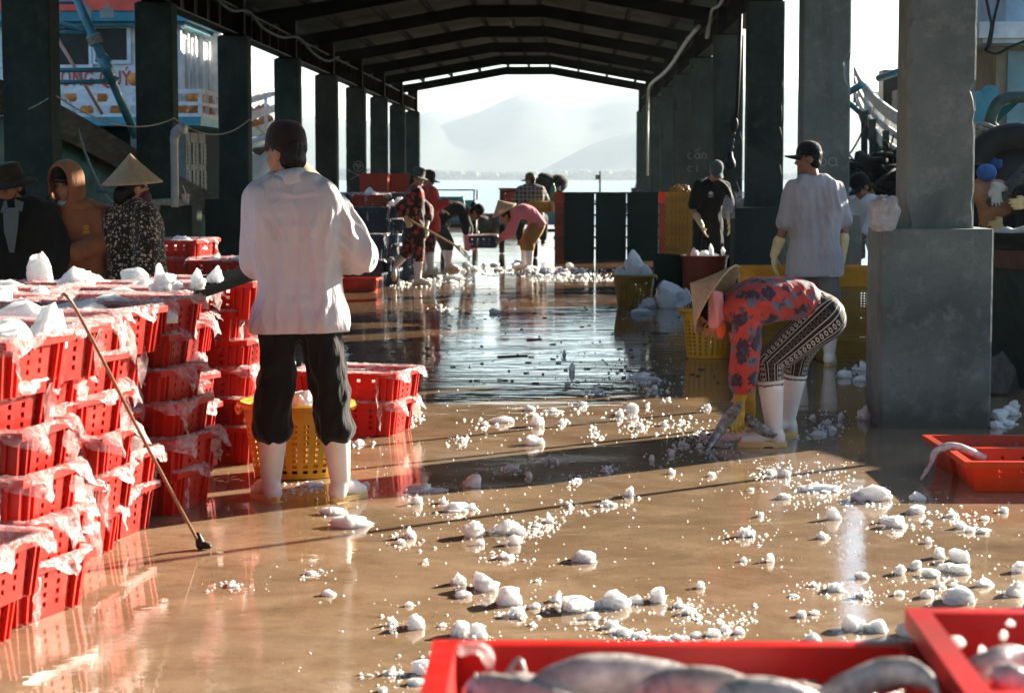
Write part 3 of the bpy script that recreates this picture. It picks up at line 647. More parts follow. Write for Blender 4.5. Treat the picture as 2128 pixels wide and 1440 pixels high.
for ri,(Y,xr,nl) in enumerate(rows):
    c=0
    while True:
        X=xr-.33-.655*c; left=-(1184+25)/4200*Y
        if X+.31<left or c>3: break
        if ri>=8 and c>0: break
        top=nl
        vis0=0 if c==0 else max(0,top-2)
        for k in range(0,top):
            jx,jy,jr=rr.uniform(-.075,.045),rr.uniform(-.02,.02),rr.uniform(-.34,-.03)
            if c>0: jx*=.5; jr*=.5
            pos=['right-edge','second-in','third-in','fourth-in'][c]
            lv='top' if k==top-1 else ORD[k]
            lab=f'lined red fish crate, {lv} in the {pos} stack of the {ROWN[ri]} row, left pile'
            cr=new_crate((X+jx,Y+jy,k*.15+.002),jr,lab,GP,liner=LIN[rr.randrange(6)] if not(c>0 and k<top-1) else None); pile[(ri,c,k)]=cr
            if k==top-1:
                dens=rr.random()
                w=.5; hh=rr.uniform(.05,.09)
                ice('crushed_ice_bed',HEAP[rr.randrange(4)],(X+jx,Y+jy,k*.15+.10),.53,rr.uniform(.11,.16),f'ice filling the top crate, {pos} stack of the {ROWN[ri]} row, left pile','ice in the top crates of the left pile',rz=jr)
        c+=1
for s,(px,Y,nl,rz_) in enumerate(((376,17.6,6,1.52),(446,17.1,5,1.62),(500,17.0,5,1.55))):
    X=(px-1184)*Y/4200
    for k in range(nl):
        new_crate((X+rr.uniform(-.03,.03),Y,k*.15+.002),rz_+rr.uniform(-.1,.1),f'red crate, {"top" if k==nl-1 else ORD[k]} of the {["left","middle","right"][s]} stack standing behind the left pile','red crates stacked behind the left pile',liner=LIN[rr.randrange(6)])
    ice('crushed_ice_bed',HEAP[s],(X,Y,(nl-1)*.15+.10),.46,.13,f'ice in the top crate of the {["left","middle","right"][s]} stack behind the left pile','ice in the stacks behind the left pile')
# big lumps standing on the pile (pixel of the base, row depth, size)
for (px,py,Y,w,h,lab) in ((105,712,7.0,.145,.115,'large white ice lump on the front corner of the left pile'),(30,760,6.8,.20,.13,'broad ice mass at the left frame edge of the pile'),(88,595,10.4,.13,.15,'tall tapering ice lump at the back of the left pile'),(155,618,10.2,.22,.13,'wide ice block beside the tall tapering lump'),(210,605,10.8,.16,.07,'low ice lump behind the wide block on the pile'),(85,636,9.3,.10,.075,'pointed ice lump left of the wide block'),(35,638,9.4,.10,.06,'small ice lump left of the pointed one on the pile'),(285,598,11,.17,.09,'ice lump by the gloved hand at the back of the pile'),(175,672,8.3,.17,.08,'grey ice lump in the shaded crate behind the front lump'),(45,660,8.8,.08,.07,'small bluish ice lump near the left frame edge')):
    p=at(px,py,Y); ice('ice_block',ICE1[hash_ if (hash_:=int(px)%8) else 3],p-V((0,0,.02)),w*1.25,h*1.15+.03,lab,'large lumps of ice on the left pile')
p=at(330,655,8.9); ice('ice_heap',HEAP[1],p-V((0,0,.03)),.34,.11,'bright ice heap in the sunlit crate of the left pile',None)
# shovel with ice
sv=at(478,606,9.7); sh=empty('ice_shovel',sv,0,'black flat shovel loaded with ice, lying across the back of the left pile','shovel')
def SL(px,py,Y): return at(px,py-17,Y)-sv
mb=MB(); a,b,c,d=SL(410,632,9.45),SL(545,585,9.75),SL(528,572,10.15),SL(400,600,9.9); n=V((0,0,.012))
mb.add([a,b,c,d]+[x+n for x in (a,b,c,d)],[(3,2,1,0),(4,5,6,7),(0,1,5,4),(1,2,6,5),(2,3,7,6),(3,0,4,7)]); mb.bar(a,b,.02,.035); mb.build('blade',pbr('black_plastic',(.006,.007,.007),.9,.2,spec=.03),sh)
mb=MB(); mb.tube([(b+c)/2,(b+c)/2+V((.30,.22,-.02))],.017,8); mb.build('handle',pbr('dark_wood',(.06,.035,.02),.6),sh)
for i,(px,py,Y,w,h) in enumerate(((350,628,9.5,.20,.07),(410,622,9.6,.22,.085),(445,612,9.75,.14,.075),(330,612,9.6,.10,.085))):
    p=at(px,py-20,Y); ice('ice_lump',(HEAP+ICE3)[i],V((p.x,p.y,max(p.z,.945))),w,h+.02,['long ice lump left of the shovel blade','ice heaped in the middle of the shovel blade','ice lump at the right end of the heap on the shovel','upright shard of ice at the left of the shovel heap'][i],'ice on the black shovel')
# hooked pole leaning on the pile
pb=gnd(412,1140); pt=at(137,627,6.92); pk=empty('hook_pole',pb,0,'thin brown pole with dark clubbed end leaning from floor to pile','pole')
mb=MB(); mb.tube(crom([V((0,0,.03)),(pt-pb)*.5+V((.02,0,-.01)),pt-pb-V((-.03,0,.02)),pt-pb+V((-.03,.02,.01))],8),.0065,8); mb.build('shaft',pbr('brown_cane',(.20,.095,.05),.35,.2,10),pk,True)
mb=MB(); mb.cap((.0,0,.055),(.012,-.01,.02),.012,.021); mb.cap((.012,-.01,.02),(.045,-.02,.014),.018,.012); mb.build('foot',M['blackmetal'],pk,True)
# pair of red crates right of the man
p=gnd(735,905); rz=-.22
def fish_mesh(name,mat,bend=0.0,fat=1.0,seed=0):
    mb=MB(); n=18; vs=[]; seg=12; prof=[(.0,.002),(.03,.035),(.09,.075),(.18,.10),(.32,.115),(.46,.105),(.6,.08),(.74,.05),(.86,.024),(.90,.020)]
    xs=[a for a,_ in prof]; hs=[b for _,b in prof]
    def C(t): return V((t-.45,bend*(t-.45)**2*2.2,0))
    for i in range(n+1):
        t=.90*i/n; h=float(np.interp(t,xs,hs))*fat
        for k in range(seg): a=2*math.pi*k/seg; vs.append(C(t)+V((0,h*.55*math.cos(a),h*math.sin(a))))
    mb.add(vs,[(i*seg+k,i*seg+(k+1)%seg,(i+1)*seg+(k+1)%seg,(i+1)*seg+k) for i in range(n) for k in range(seg)]+[tuple(reversed(range(seg))),tuple(range(n*seg,n*seg+seg))])
    c=C(.89); M_=frame((0,1,0),(1,0,0)); mb.ext([(0,-.015),(.13,-.11),(.10,0),(.13,.11),(0,.015)],.006,M_,c-V((0,.003,0)))
    for t,z0,h,s in ((.35,.10,.07,1),(.55,-.08,.05,-1),(.62,.07,.04,1)): mb.ext([(0,0),(.04*1.2,s*h),(.13,0)],.006,M_@Matrix.Rotation(0,3,'Z'),C(t)+V((0,-.003,-(-1 if s>0 else 1)*0+z0*fat*.93)))
    for sy in (-1,1): mb.ell(C(.075)+V((0,sy*.033*fat,.018)),(.012,.006,.012),seg=8,mi=1)
    return mb.mesh(name,[mat,M['eye']],True)
FISH=[fish_mesh('fish_body',M['fish'],.25,1,1),fish_mesh('fish_body',M['fish'],-.3,1.15,2),fish_mesh('fish_body',M['fish_dark'],.5,.8,3),fish_mesh('fish_body',M['fish_dark'],-.6,.9,4)]
def fish(me,loc,rot,s,label,group=None):
    o=link('fish',me); o.location=loc; o.rotation_euler=rot; o.scale=(s,s,s); return tag(o,label,'fish',group)
new_crate((p.x-.03,p.y+.22,.002),rz,'red lined crate on the wet floor, under another beside the man in white','pair of red crates beside the man in white',liner=LIN[2])
new_crate((p.x+.0,p.y+.22,.172),rz-.05,'red crate of fish on top of another beside the man in white','pair of red crates beside the man in white',liner=LIN[4])
for i in range(3): fish(FISH[i%2],(p.x-.14+.05*i,p.y+.10+.09*i,.172+.17),(1.5,0,rz+.15*i),.34,['front fish','middle fish','back fish'][i]+' in the upper red crate beside the man in white','fish in the upper red crate')
# orange crate in the distance, left
ORA=crate_mesh('crate_tray',M['orange'],.48,.36,.17,.94,1,1,3,.03,.07); p=gnd(745,606)
new_crate((p.x,p.y+.18,.002),-.12,'bright orange empty crate on the floor below the dark blue crates','crate',tray=ORA)
tag(COL.objects[-1],None)
# orange crates at the right edge
OR2=crate_mesh('crate_tray',M['orange'],.70,.46,.145,.90,5,2,3,.022,.10,rim=.03,ribs=False,vm=.2)
p1=gnd(2015,1024); 
new_crate((p1.x+.35,p1.y+.235,.002),.0,'orange-red crate at the right frame edge, the nearer of two','orange crates at the right frame edge',tray=OR2)
new_crate((p1.x+.33,p1.y+.735,.002),.02,'orange-red crate at the right frame edge, the farther of two, with a fish tail','orange crates at the right frame edge',tray=OR2)
mb=MB(); e=p1+V((-.06,.30,0)); mb.tube(crom([e+V((.22,.16,.10)),e+V((.10,.13,.155)),e+V((.03,.11,.165)),e+V((-.03,.10,.14)),e+V((-.055,.09,.08)),e+V((-.11,.04,.012))],6),[.023]*8+[.021]*8+[.018]*6+[.013]*6+[.009]*2+[.006],8)
tag(mb.build('eel',M['fish'],smooth=True),'grey eel hanging over the left rim of the orange crate','eel')
fish(FISH[1],(p1.x+.52,p1.y+.25,.09),(.4,-.9,.4),.32,'grey fish standing up inside the orange crate at the right edge')
# foreground stacks
FGR=crate_mesh('crate_tray',M['red2'],.62,.44,.20,.94,5,4,3,.03,.09,rim=.024)
for (cx,cy,zt,rz,who) in ((.15,2.50,.842,.012,'left'),(.80,2.55,.878,-.015,'right')):
    for k in range(5):
        z=zt-.20-(4-k)*.165
        lab='scarlet foreground crate '+('full of grey fish, topping' if k==4 and who=='left' else 'at the bottom right corner, topping' if k==4 else ORD[k]+' from below in')+f' the {who} stack'
        new_crate((cx,cy,max(z,.002)),rz,lab,'red crates stacked in the near foreground',tray=FGR)
def arcfish(P,r,lab,mat='fish'):
    mb=MB(); Q=crom(P,8); n=len(Q); seg=14; vs=[]; xs=[0,.02,.07,.16,.30,.45,.6,.74,.86,.92,1]; hs=[.18,.38,.68,.9,1,.97,.8,.55,.3,.24,.22]
    up=V((0,0,1)); ctr=[]
    for i,p in enumerate(Q):
        t=i/(n-1); T=(Q[min(n-1,i+1)]-Q[max(0,i-1)]).normalized(); sd=T.cross(up).normalized(); u=sd.cross(T); h=float(np.interp(t,xs,hs))*r*1.25; w=h*.72; ctr.append((p,T,sd,u,h))
        for k in range(seg):
            a=2*math.pi*k/seg; wob=1+.05*noise.noise(V((t*9,k*.7,r*99))); vs.append(p+sd*w*math.cos(a)*wob+u*h*math.sin(a)*wob)
    mb.add(vs,[(i*seg+k,i*seg+(k+1)%seg,(i+1)*seg+(k+1)%seg,(i+1)*seg+k) for i in range(n-1) for k in range(seg)]+[tuple(reversed(range(seg))),tuple(range((n-1)*seg,n*seg))])
    p,T,sd,u,h=ctr[-1]
    for z in (-1,1): mb.add([p-T*.01,p+T*r*2.4+u*z*r*1.7,p+T*r*1.3+u*z*r*.15,p-T*.01+sd*.004,p+T*r*2.4+u*z*r*1.7+sd*.004,p+T*r*1.3+u*z*r*.15+sd*.004],[(0,1,2),(5,4,3),(0,3,4,1),(1,4,5,2)])
    for f0,f1,z in ((.36,.60,1),(.62,.76,-1)):
        A=ctr[int(f0*(n-1))]; B=ctr[int(f1*(n-1))]; a0=A[0]+A[3]*A[4]*z*.9; b0=B[0]+B[3]*B[4]*z*.9; pk=a0.lerp(b0,.6)+A[3]*z*r*.22; mb.add([a0,pk,b0,a0+A[2]*.004,pk+A[2]*.004,b0+A[2]*.004],[(0,1,2),(5,4,3),(0,3,4,1),(1,4,5,2)])
    i=max(1,int(.075*(n-1))); p,T,sd,u,h=ctr[i]
    for q in (-1,1): mb.ell(p+sd*q*h*.62+u*h*.25,(r*.17,)*3,None,8,1)
    i=int(.17*(n-1)); p,T,sd,u,h=ctr[i]; mb.tube([p+sd*h*.74*math.cos(a)+u*h*1.02*math.sin(a)+T*.25*r*math.cos(a*2) for a in [R(-150+300*k/10-30) for k in range(11)]],r*.045,5,1)
    return tag(mb.build('fish',[M[mat],M['fish_dark']],smooth=True),lab,'fish','fish in the foreground crate')
def tp(px,py,Y): return at(px,py+(17 if py>1375 else 0),Y)
arcfish([tp(1080,1440,2.48),tp(1150,1412,2.5),tp(1230,1392,2.52),tp(1330,1392,2.54),tp(1430,1402,2.55),tp(1560,1432,2.5),tp(1640,1470,2.45)],.025,'large grey fish arching in the middle of the foreground crate')
arcfish([tp(1320,1420,2.42),tp(1420,1412,2.42),tp(1520,1420,2.42),tp(1620,1452,2.4),tp(1720,1470,2.4)],.022,'pale fish in front of the arching one in the foreground crate')
arcfish([tp(1690,1440,2.46),tp(1760,1412,2.48),tp(1830,1385,2.5),tp(1890,1378,2.48),tp(1935,1400,2.44),tp(1962,1450,2.4)],.017,'fish tail curling over the right rim of the foreground crate')
arcfish([tp(960,1425,2.5),tp(1010,1432,2.5),tp(1080,1440,2.48),tp(1180,1450,2.46),tp(1260,1462,2.44)],.026,'small pale fish at the left end of the foreground crate')
arcfish([tp(1480,1450,2.32),tp(1560,1440,2.33),tp(1660,1440,2.34),tp(1760,1462,2.34)],.024,'fish lying lowest at the front of the foreground crate')
mb=MB(); mb.tube(crom([tp(1035,1425,2.6),tp(1050,1390,2.62),tp(1078,1370,2.63),tp(1092,1395,2.62),tp(1092,1425,2.6)],5),.004,6); tag(mb.build('wire_loop',M['cable'],smooth=True),'thin grey wire loop sticking up at the left of the foreground crate','loop')
mb=MB(); mb.tube(crom([tp(955,1350,2.66),tp(985,1345,2.67),tp(1012,1360,2.68),tp(1018,1400,2.66),tp(1000,1440,2.6)],5),[.009]*12+[.006]*9,8); tag(mb.build('plastic_loop',M['film'],smooth=True),'clear plastic loop at the left corner of the foreground crate','loop')
arcfish([tp(2000,1410,2.5),tp(2050,1385,2.5),tp(2110,1370,2.52),tp(2180,1375,2.52)],.023,'pale fish in the crate at the bottom right corner')
arcfish([tp(2060,1420,2.42),tp(2110,1405,2.42),tp(2170,1400,2.42)],.023,'second pale fish in the crate at the bottom right corner')
for i,(cx,cy,rz) in enumerate(((.15,2.50,0),(.80,2.55,0))):
    for j in range(9 if i==0 else 5):
        fish(FISH[j%4 if j%3 else 0],(cx+rr.uniform(-.22,.22),cy+rr.uniform(-.13,.15),.775+rr.uniform(0,.03)),(rr.uniform(1.2,1.9),rr.uniform(-.2,.2),rr.uniform(-.5,.5)+(3.14 if j%2 else 0)),rr.uniform(.26,.36),['silvery fish heaped among others in the foreground crate','silvery fish heaped in the bottom right corner crate'][i],['fish heaped in the foreground crate','fish heaped in the corner crate'][i])
    ice('crushed_ice_bed',HEAP[i],(cx,cy,.842-.15),.58,.135,['ice under the fish in the foreground crate','ice under the fish in the bottom right corner crate'][i])
for i,(px,py,w) in enumerate(((1990,1345,.02),(2040,1360,.016),(2100,1300,.012),(2085,1330,.018))):
    ice('ice_crumb',ICE1[i],at(px,py,2.62+.03*i),w,w*.8,'tiny ice crumb in the crate at the bottom right corner','ice crumbs in the corner crate')
# ------------------------------------------------------------------ baskets
def basket_mesh(name,mat,R1,R0,H,nh=26,nr=9,gap=.45):
    """perforated round tub with real openings"""
    mb=MB(); t=.006; seg=nh*2; zs=[0,.05]; 
    for k in range(nr): z0=.08+.72*k/nr; zs+= [z0,z0+.72/nr*gap*1.2]
    zs+=[.84,1.0]; rad=lambda z:R0+(R1-R0)*z**.8; n=len(zs); vs=[]
    for s in (0,1):
        for z in zs:
            for k in range(seg): a=2*math.pi*(k+(.0 if k%2==0 else gap-.5+.5*0))/seg; r=rad(z)-s*t; vs.append((r*math.cos(a),r*math.sin(a),z*H))
    f=[]; I=lambda s,j,k:s*n*seg+j*seg+k%seg
    for j in range(n-1):
        hol=(2<=j<2+2*nr and j%2==0)
        for k in range(seg):
            if hol and k%2==0:
                q=[(j,k),(j,k+1),(j+1,k+1),(j+1,k)]
                for e in range(4): a,b=q[e],q[(e+1)%4]; f.append((I(0,*a),I(1,*a),I(1,*b),I(0,*b)))
            else: f.append((I(0,j,k),I(0,j,k+1),I(0,j+1,k+1),I(0,j+1,k))); f.append((I(1,j,k),I(1,j+1,k),I(1,j+1,k+1),I(1,j,k+1)))
    f+= [tuple(reversed(range(seg))),tuple(I(1,0,k) for k in range(seg))]
    mb.add(vs,f); rp=[(R1-.012,H),(R1+.012,H+.012),(R1+.03,H+.004),(R1+.032,H-.014),(R1+.022,H-.02),(R1+.004,H-.016)]
    mb.lathe(rp,48,closed=True)
    for a in (0,math.pi):
        mb.tube([V(((R1+.03)*math.cos(a+d),(R1+.03)*math.sin(a+d),H-.01-.03*math.cos(d*8))) for d in np.linspace(-.19,.19,7)],.010,6)
    return mb.mesh(name,mat)
def basket(loc,mesh,rz,lab,group=None): 
    o=link('basket',mesh); o.location=loc; o.rotation_euler=(0,0,rz); return tag(o,lab,'basket',group)
BK=basket_mesh('basket',M['yellow'],.265,.205,.36); BM=basket_mesh('basket',M['mustard'],.235,.18,.36)
p=gnd(605,998); basket((p.x,p.y+.20,.003),BK,.4,'bright yellow perforated tub behind the boots of the man in white')
ice('ice_heap',HEAP[0],(p.x,p.y+.2,.26),.46,.16,'ice heaped in the yellow tub behind the man in white')
for dx,dy,w,h in ((.06,-.08,.14,.09),(-.16,-.02,.13,.08),(.12,.05,.12,.11)): ice('ice_lump',ICE1[int(w*100)%8],(p.x+dx,p.y+.2+dy,.34),w,h,'lump on the ice heap in the yellow tub','lumps in the yellow tub')
p=gnd(1318,640); basket((p.x,p.y+.17,.003),BM,.1,'mustard basket overflowing with ice in the middle distance')
ice('ice_heap',HEAP[2],(p.x,p.y+.17,.27),.44,.17,'ice heaped in the mustard basket')
pk_=V((p.x,p.y+.17,0))
ice('ice_block',ICE1[4],pk_+V((-.0,0,.36)),.26,.30,'tall peak of ice on the mustard basket')
ice('ice_block',ICE1[2],pk_+V((.13,-.05,.36)),.16,.14,'lump beside the peak of ice on the mustard basket')
ice('ice_block',ICE1[6],pk_+V((-.15,-.05,.35)),.18,.11,'low lump left of the peak on the mustard basket')
p=gnd(1474,746); basket((p.x,p.y+.16,.003),basket_mesh('basket',M['yellow'],.215,.175,.40,24,9),.3,'yellow basket partly hidden by the conical hat of the bending woman')
mb=MB(); q=p+V((-.17,.1,.38))
for i in range(4): mb.tube([q+V((.02*i,.02*i,-.05)),q+V((-.03+.02*i,.02*i,.05+.01*i))],.008,6)
tag(mb.build('sticks',pbr('dark_stick',(.07,.04,.025),.7)),'bundle of short brown sticks poking out of the yellow basket','sticks')
def bag_mesh(name,mat,seed,H=.36,w=.30,d=.18):
    pass
# yellow crates behind the bending woman
YT=crate_mesh('crate_tray',M['yellow'],.55,.40,.155,.97,6,4,3,.018,.07,rim=.014,ribs=False,vm=.2); YL=crate_mesh('crate_tray',M['mustard'],.53,.38,.19,1.0,16,10,8,.035,.06,t=.006,rim=.006,ribs=False,vm=.05)
p=gnd(1775,752)
for s,(x,nl) in enumerate(((p.x-.03,3),(p.x-.64,3))):
    for k in range(nl): new_crate((x,p.y+.22,.003+.20*k),0,f'mustard mesh crate, {ORD[k]} of the {"right" if s==0 else "left"} yellow stack by the second right column','mustard crates by the second right column',tray=YL)
    new_crate((x,p.y+.22,.003+.20*nl),0,f'yellow perforated crate topping the {"right" if s==0 else "left"} stack behind the bending woman','yellow crates topping the stacks',tray=YT)
# bins with ice at right
def bin_mesh(name,mat,R1,R0,H,n=40,t=.012):
    mb=MB(); mb.lathe([(R0,0),(R0+.01,.01),(R0+(R1-R0)*.5,H*.5),(R1,H-.03),(R1+.018,H-.03),(R1+.018,H),(R1-t,H),(R0-t,.02),(.001,.02)],n,wob=lambda a,i:.008*math.cos(a*24) if 0<i<3 else 0); mb.lathe([(.001,0),(R0,0)],n); return mb.mesh(name,mat)
p=gnd(1466,606)
o=link('ice_bin',bin_mesh('bin',M['rust'],.30,.27,.46)); o.location=(p.x,p.y+.28,.003); autosmooth(o,50); tag(o,'round rust-red bin full of ice under the man in the black shirt','bin')
ice('ice_heap',HEAP[3],(p.x,p.y+.28,.40),.52,.13,'ice filling the rust-red bin')
for i,(dx,w,h,lb) in enumerate(((.08,.12,.17,'pointed ice shard at the middle of the rust-red bin'),(-.13,.16,.12,'ice lump at the left of the rust-red bin'),(.24,.08,.13,'small upright ice shard at the right of the rust-red bin'))): ice('ice_shard',ICE1[i+1],(p.x+dx,p.y+.2,.45),w,h,lb)
o=link('green_bin',bin_mesh('bin',M['green'],.21,.19,.47)); o.location=(p.x-.46,p.y+.45,.003); autosmooth(o,50); tag(o,'dark green round bin left of the rust-red ice bin','bin')
o=link('green_bin',bin_mesh('bin',M['green'],.22,.2,.46)); o.location=(p.x+.24,p.y+.75,.003); autosmooth(o,50); tag(o,'dark green bin behind the rust-red ice bin','bin')
# stacks of dark green crates with red ends
GC=crate_mesh('crate_tray',M['green'],.55,.42,.215,.985,3,2,1,.012,.03,rim=.012,ribs=False); RC=crate_mesh('crate_tray',M['rust'],.45,.42,.215,.985,3,2,1,.012,.03,rim=.012,ribs=False); OC=crate_mesh('crate_tray',M['orange'],.45,.42,.215,.985,3,2,1,.012,.03,rim=.012,ribs=False)
pl=gnd(1162,541); ZS=.2
for s,(dx,tr,what,wd) in enumerate(((.02,RC,'rust-red',.14),(.36,GC,'dark green',.5),(.935,GC,'dark green',.5),(1.51,GC,'dark green',.5),(2.03,RC,'rust-red',.4))):
    for k in range(6):
        t_=OC if (tr is RC and k==5) else tr
        new_crate((pl.x+dx+(.12 if s==0 else 0),pl.y+.3+(.12 if s==0 else 0.02*s),.003+ZS*k),0,f'{"orange" if t_ is OC else what} crate, {"top" if k==5 else ORD[k]} of {["the narrow left end stack","the left green stack","the middle green stack","the right green stack","the right end stack"][s]} at the back','tall stacks of green and red crates at the back',tray=t_)
# yellow mesh stack at right, far
YM=crate_mesh('crate_tray',M['mustard'],.42,.40,.10,.96,5,4,2,.07,.22,rim=.018,ribs=False); p=gnd(1408,560)
for k in range(14): new_crate((p.x+.03,p.y+.2,.003+.088*k),.03*math.sin(k*2.3),f'flat mustard tray, {"top" if k==13 else "number %d from below"%(k+1)}, in the tall stack by the black-shirted man','stack of flat mustard trays',tray=YM,name='basket_tray',cat='tray')
mb=MB(); 
for k in range(26): a=random.uniform(0,6.28); mb.cap((p.x+.03+.17*math.cos(a),p.y+.2+.12*math.sin(a),1.25+random.uniform(0,.05)),(p.x+.03+.15*math.cos(a+.6),p.y+.2+.1*math.sin(a+.6),1.30+random.uniform(0,.08)),.02,.01,6)
tag(mb.build('net_bundle',M['mustard'],smooth=True),'crumpled yellow netting on top of the flat mustard trays','netting')
# dark blue crates at left, far
BC=crate_mesh('crate_tray',M['blue'],.50,.36,.20,.94,4,3,2,.05,.14); BL=[liner_mesh('blue_crate_liner',40+i,.5,.36,.2,70,.8) for i in range(3)]
rr=random.Random(8); b0=0
for (X,Y,n) in ((-2.32,27.2,4),(-2.86,27.4,5),(-2.30,27.75,6),(-2.85,27.9,6),(-2.22,28.4,6),(-2.8,28.5,6),(-2.18,29.1,6),(-2.72,29.2,7),(-3.3,28.2,6),(-2.2,30.0,7),(-2.75,30.1,7),(-3.3,29.5,7)):
    b0+=1
    for k in range(n):
        new_crate((X-.42+rr.uniform(-.04,.04),Y+rr.uniform(-.02,.02),.002+.175*k),rr.uniform(-.14,.1),f'dark blue crate, {"top" if k==n-1 else ORD[k]} of the {ROWN[b0-1]} stack in the blue pile','dark blue crates piled beyond the man in white',tray=BC,liner=BL[rr.randrange(3)] if k==n-1 or rr.random()<.45 else None)
p=at(768,455,27.8); new_crate((p.x,27.8,1.055),.1,'lone brown-red crate on the blue pile, below an ice lump','crate',tray=crate_mesh('crate_tray',M['rust'],.46,.36,.19,.94,4,3,2,.04,.12),liner=BL[1])
ice('ice_block',HEAP[1],(p.x,27.8,1.2),.36,.16,'ice lump on top of the brown-red crate on the blue pile'); p=at(830,450,28.2); ice('ice_block',ICE3[2],(p.x,28.3,1.06),.28,.16,'small bagged ice lump on the right edge of the blue pile')
# tall red containers behind the blue pile
RB=crate_mesh('crate_tray',M['rust'],.52,.45,.40,.97,3,2,1,.02,.03,rim=.02,ribs=False)
for s,(px,Y) in enumerate(((779,37.5),(834,38.2))):
    X=(px-1184)*Y/4200
    for k in range(4): new_crate((X,Y,.003+.385*k),0,f'deep dark red bin, {"top" if k==3 else ORD[k]} of the {["left","right"][s]} stack behind the blue crates','deep red bins behind the blue crates',tray=RB,name='deep_bin',cat='bin')
# crate carried by the two bending workers
p=gnd(1000,562); new_crate((at(1000,524,32.5).x,32.5,.36),0,'dark blue crate held low between two bending workers','crate',tray=BC,liner=BL[0])
# ================================================================== ICE ON THE FLOOR  (base point in the photo, width, height in photo pixels)
SPOTS='''851 1118 30 30 c;831 1131 18 16;984 1117 54 42;1055 1110 66 38 c;1068 1132 28 26;999 1132 16 16;1049 1162 32 20 c;1209 1168 42 28;1113 1105 20 12 c;954 1215 28 32;959 1242 36 18;1004 1228 72 44;1057 1258 66 46;1072 1282 46 26 c;1159 1252 42 30 c;1204 1270 62 38;1243 1265 28 24;1275 1264 56 46;1324 1256 28 26;1369 1252 46 38;1414 1264 38 26 c;1433 1277 36 22 c;1230 1287 32 20 c;1271 1307 40 22 c;1294 1320 46 20 c;1324 1328 42 18 c;1448 1324 30 16;1482 1322 28 22;1508 1314 24 20;1538 1317 26 18;1410 1330 40 16 c;1370 1335 44 16 c;860 1309 60 40;813 1300 22 26 c;954 1322 46 40;993 1327 56 40 c;914 1372 44 32 c;880 1402 46 36;813 1404 46 24 c;867 1424 32 18;795 1438 26 16;1113 1264 20 18;848 1260 18 14;920 1302 14 12;1108 1299 12 12;884 1170 12 12;1117 1210 14 10;1454 1222 14 20;1546 1167 18 14;1550 1117 38 26 c;1603 1167 16 24;1042 880 46 18;1008 886 22 14 c;1117 886 32 30;1108 926 42 26;1099 854 18 14;1151 857 46 12 c;1168 882 14 16;1311 860 30 28;1288 866 26 18 c;1345 847 10 12;1360 810 18 14 c;1335 788 62 18 c;961 918 18 14 c;745 924 26 14 c;843 858 22 14;850 872 20 14 c;984 1012 46 32;877 1024 86 22 c;865 1048 22 22;756 1012 22 16;728 1097 58 30;950 1064 72 24 c;920 1046 18 20;1140 1087 26 30 c;1115 1095 20 12 c;1099 992 18 16;1060 975 40 12 c;1309 1030 20 24;1260 1052 34 16 c;1185 1056 20 14 c;1027 652 26 14;1328 654 44 16;914 640 16 10;1189 772 14 22;1172 738 8 14;1632 992 30 26;1628 1037 22 16;1710 1024 88 18 c;1822 1042 62 42;1790 1040 44 26 c;1907 1040 34 22;1733 1080 28 32;1580 1074 16 14;1865 1097 52 30 c;1903 1067 30 22;1840 1087 26 22;1930 1089 16 12;1980 1075 28 24 c;2048 1080 16 12;2088 1065 22 16;2000 1099 28 20;2017 1106 20 18;2043 1108 24 14;1930 1129 20 18;1710 1120 26 20;1873 1194 36 26;1907 1184 36 24;1953 1160 32 28;1997 1168 44 34;1970 1187 34 24;2002 1192 32 26;1937 1199 52 20 c;1953 1222 24 18;1985 1219 20 12;2047 1219 34 22;2000 1256 82 40;1928 1242 32 22;1872 1237 20 16;1793 1202 22 18;1793 1242 28 26 c;1740 1230 42 24 c;1693 1219 28 14 c;1667 1282 24 18;1693 1277 22 14;1777 1310 52 36;1823 1312 54 30;1897 1324 42 38;1693 1334 46 22;2115 1237 40 38;2118 1190 30 30;1602 985 26 14 c;1560 1020 14 10;1755 785 28 20;1795 770 40 26 c;1790 793 22 16;1748 872 18 18;1798 872 30 38;1720 880 20 12 c;1690 870 18 12;1500 918 38 18;1460 905 14 12 c;1455 930 12 14;1395 945 10 16;1420 925 16 14 c;1380 885 18 16;1415 880 22 12 c;1330 890 22 14 c;1355 955 14 14;1470 850 18 14;1390 830 10 8;1700 905 30 14 c;1730 895 18 14;1240 815 16 10 c;1180 800 14 10;860 795 14 8;1210 845 18 14;1238 905 14 10 c;1150 955 22 10 c;690 1070 36 20;645 1195 26 12 c;680 1238 26 18;480 1220 40 14 c;645 1012 50 14 c;605 1020 30 10 c;1480 990 16 12;1395 985 14 16;1650 1240 14 10;1260 975 20 10 c;1200 1000 14 10 c;1065 1092 20 12'''
k=0
for s in SPOTS.split(';'):
    q=s.split(); px,py,w,h=map(float,q[:4]); p=gnd(px,py); sc=p.y/F; c=len(q)>4; W_=w*sc*1.2; H_=h*sc*.86
    p.y+=W_*.3; k+=1
    where='in the near foreground' if py>1150 else 'between the man in white and the bending woman' if 800<py<=1150 and px<1500 else 'on the right side of the floor' if px>=1500 else 'far along the wet floor' if py<700 else 'in the middle of the floor'
    size='large ' if w>50 else 'medium ' if w>26 else 'small '
    nm='ice_clump' if c else 'ice_lump'
    ice(nm,(ICE3 if c else ICE1)[k%(6 if c else 8)],(p.x,p.y,-.004),W_*1.04,H_,f'{size}{"crumbly ice clump" if c else "white ice lump"} lying {where}',f'ice {"clumps" if c else "lumps"} lying {where}')
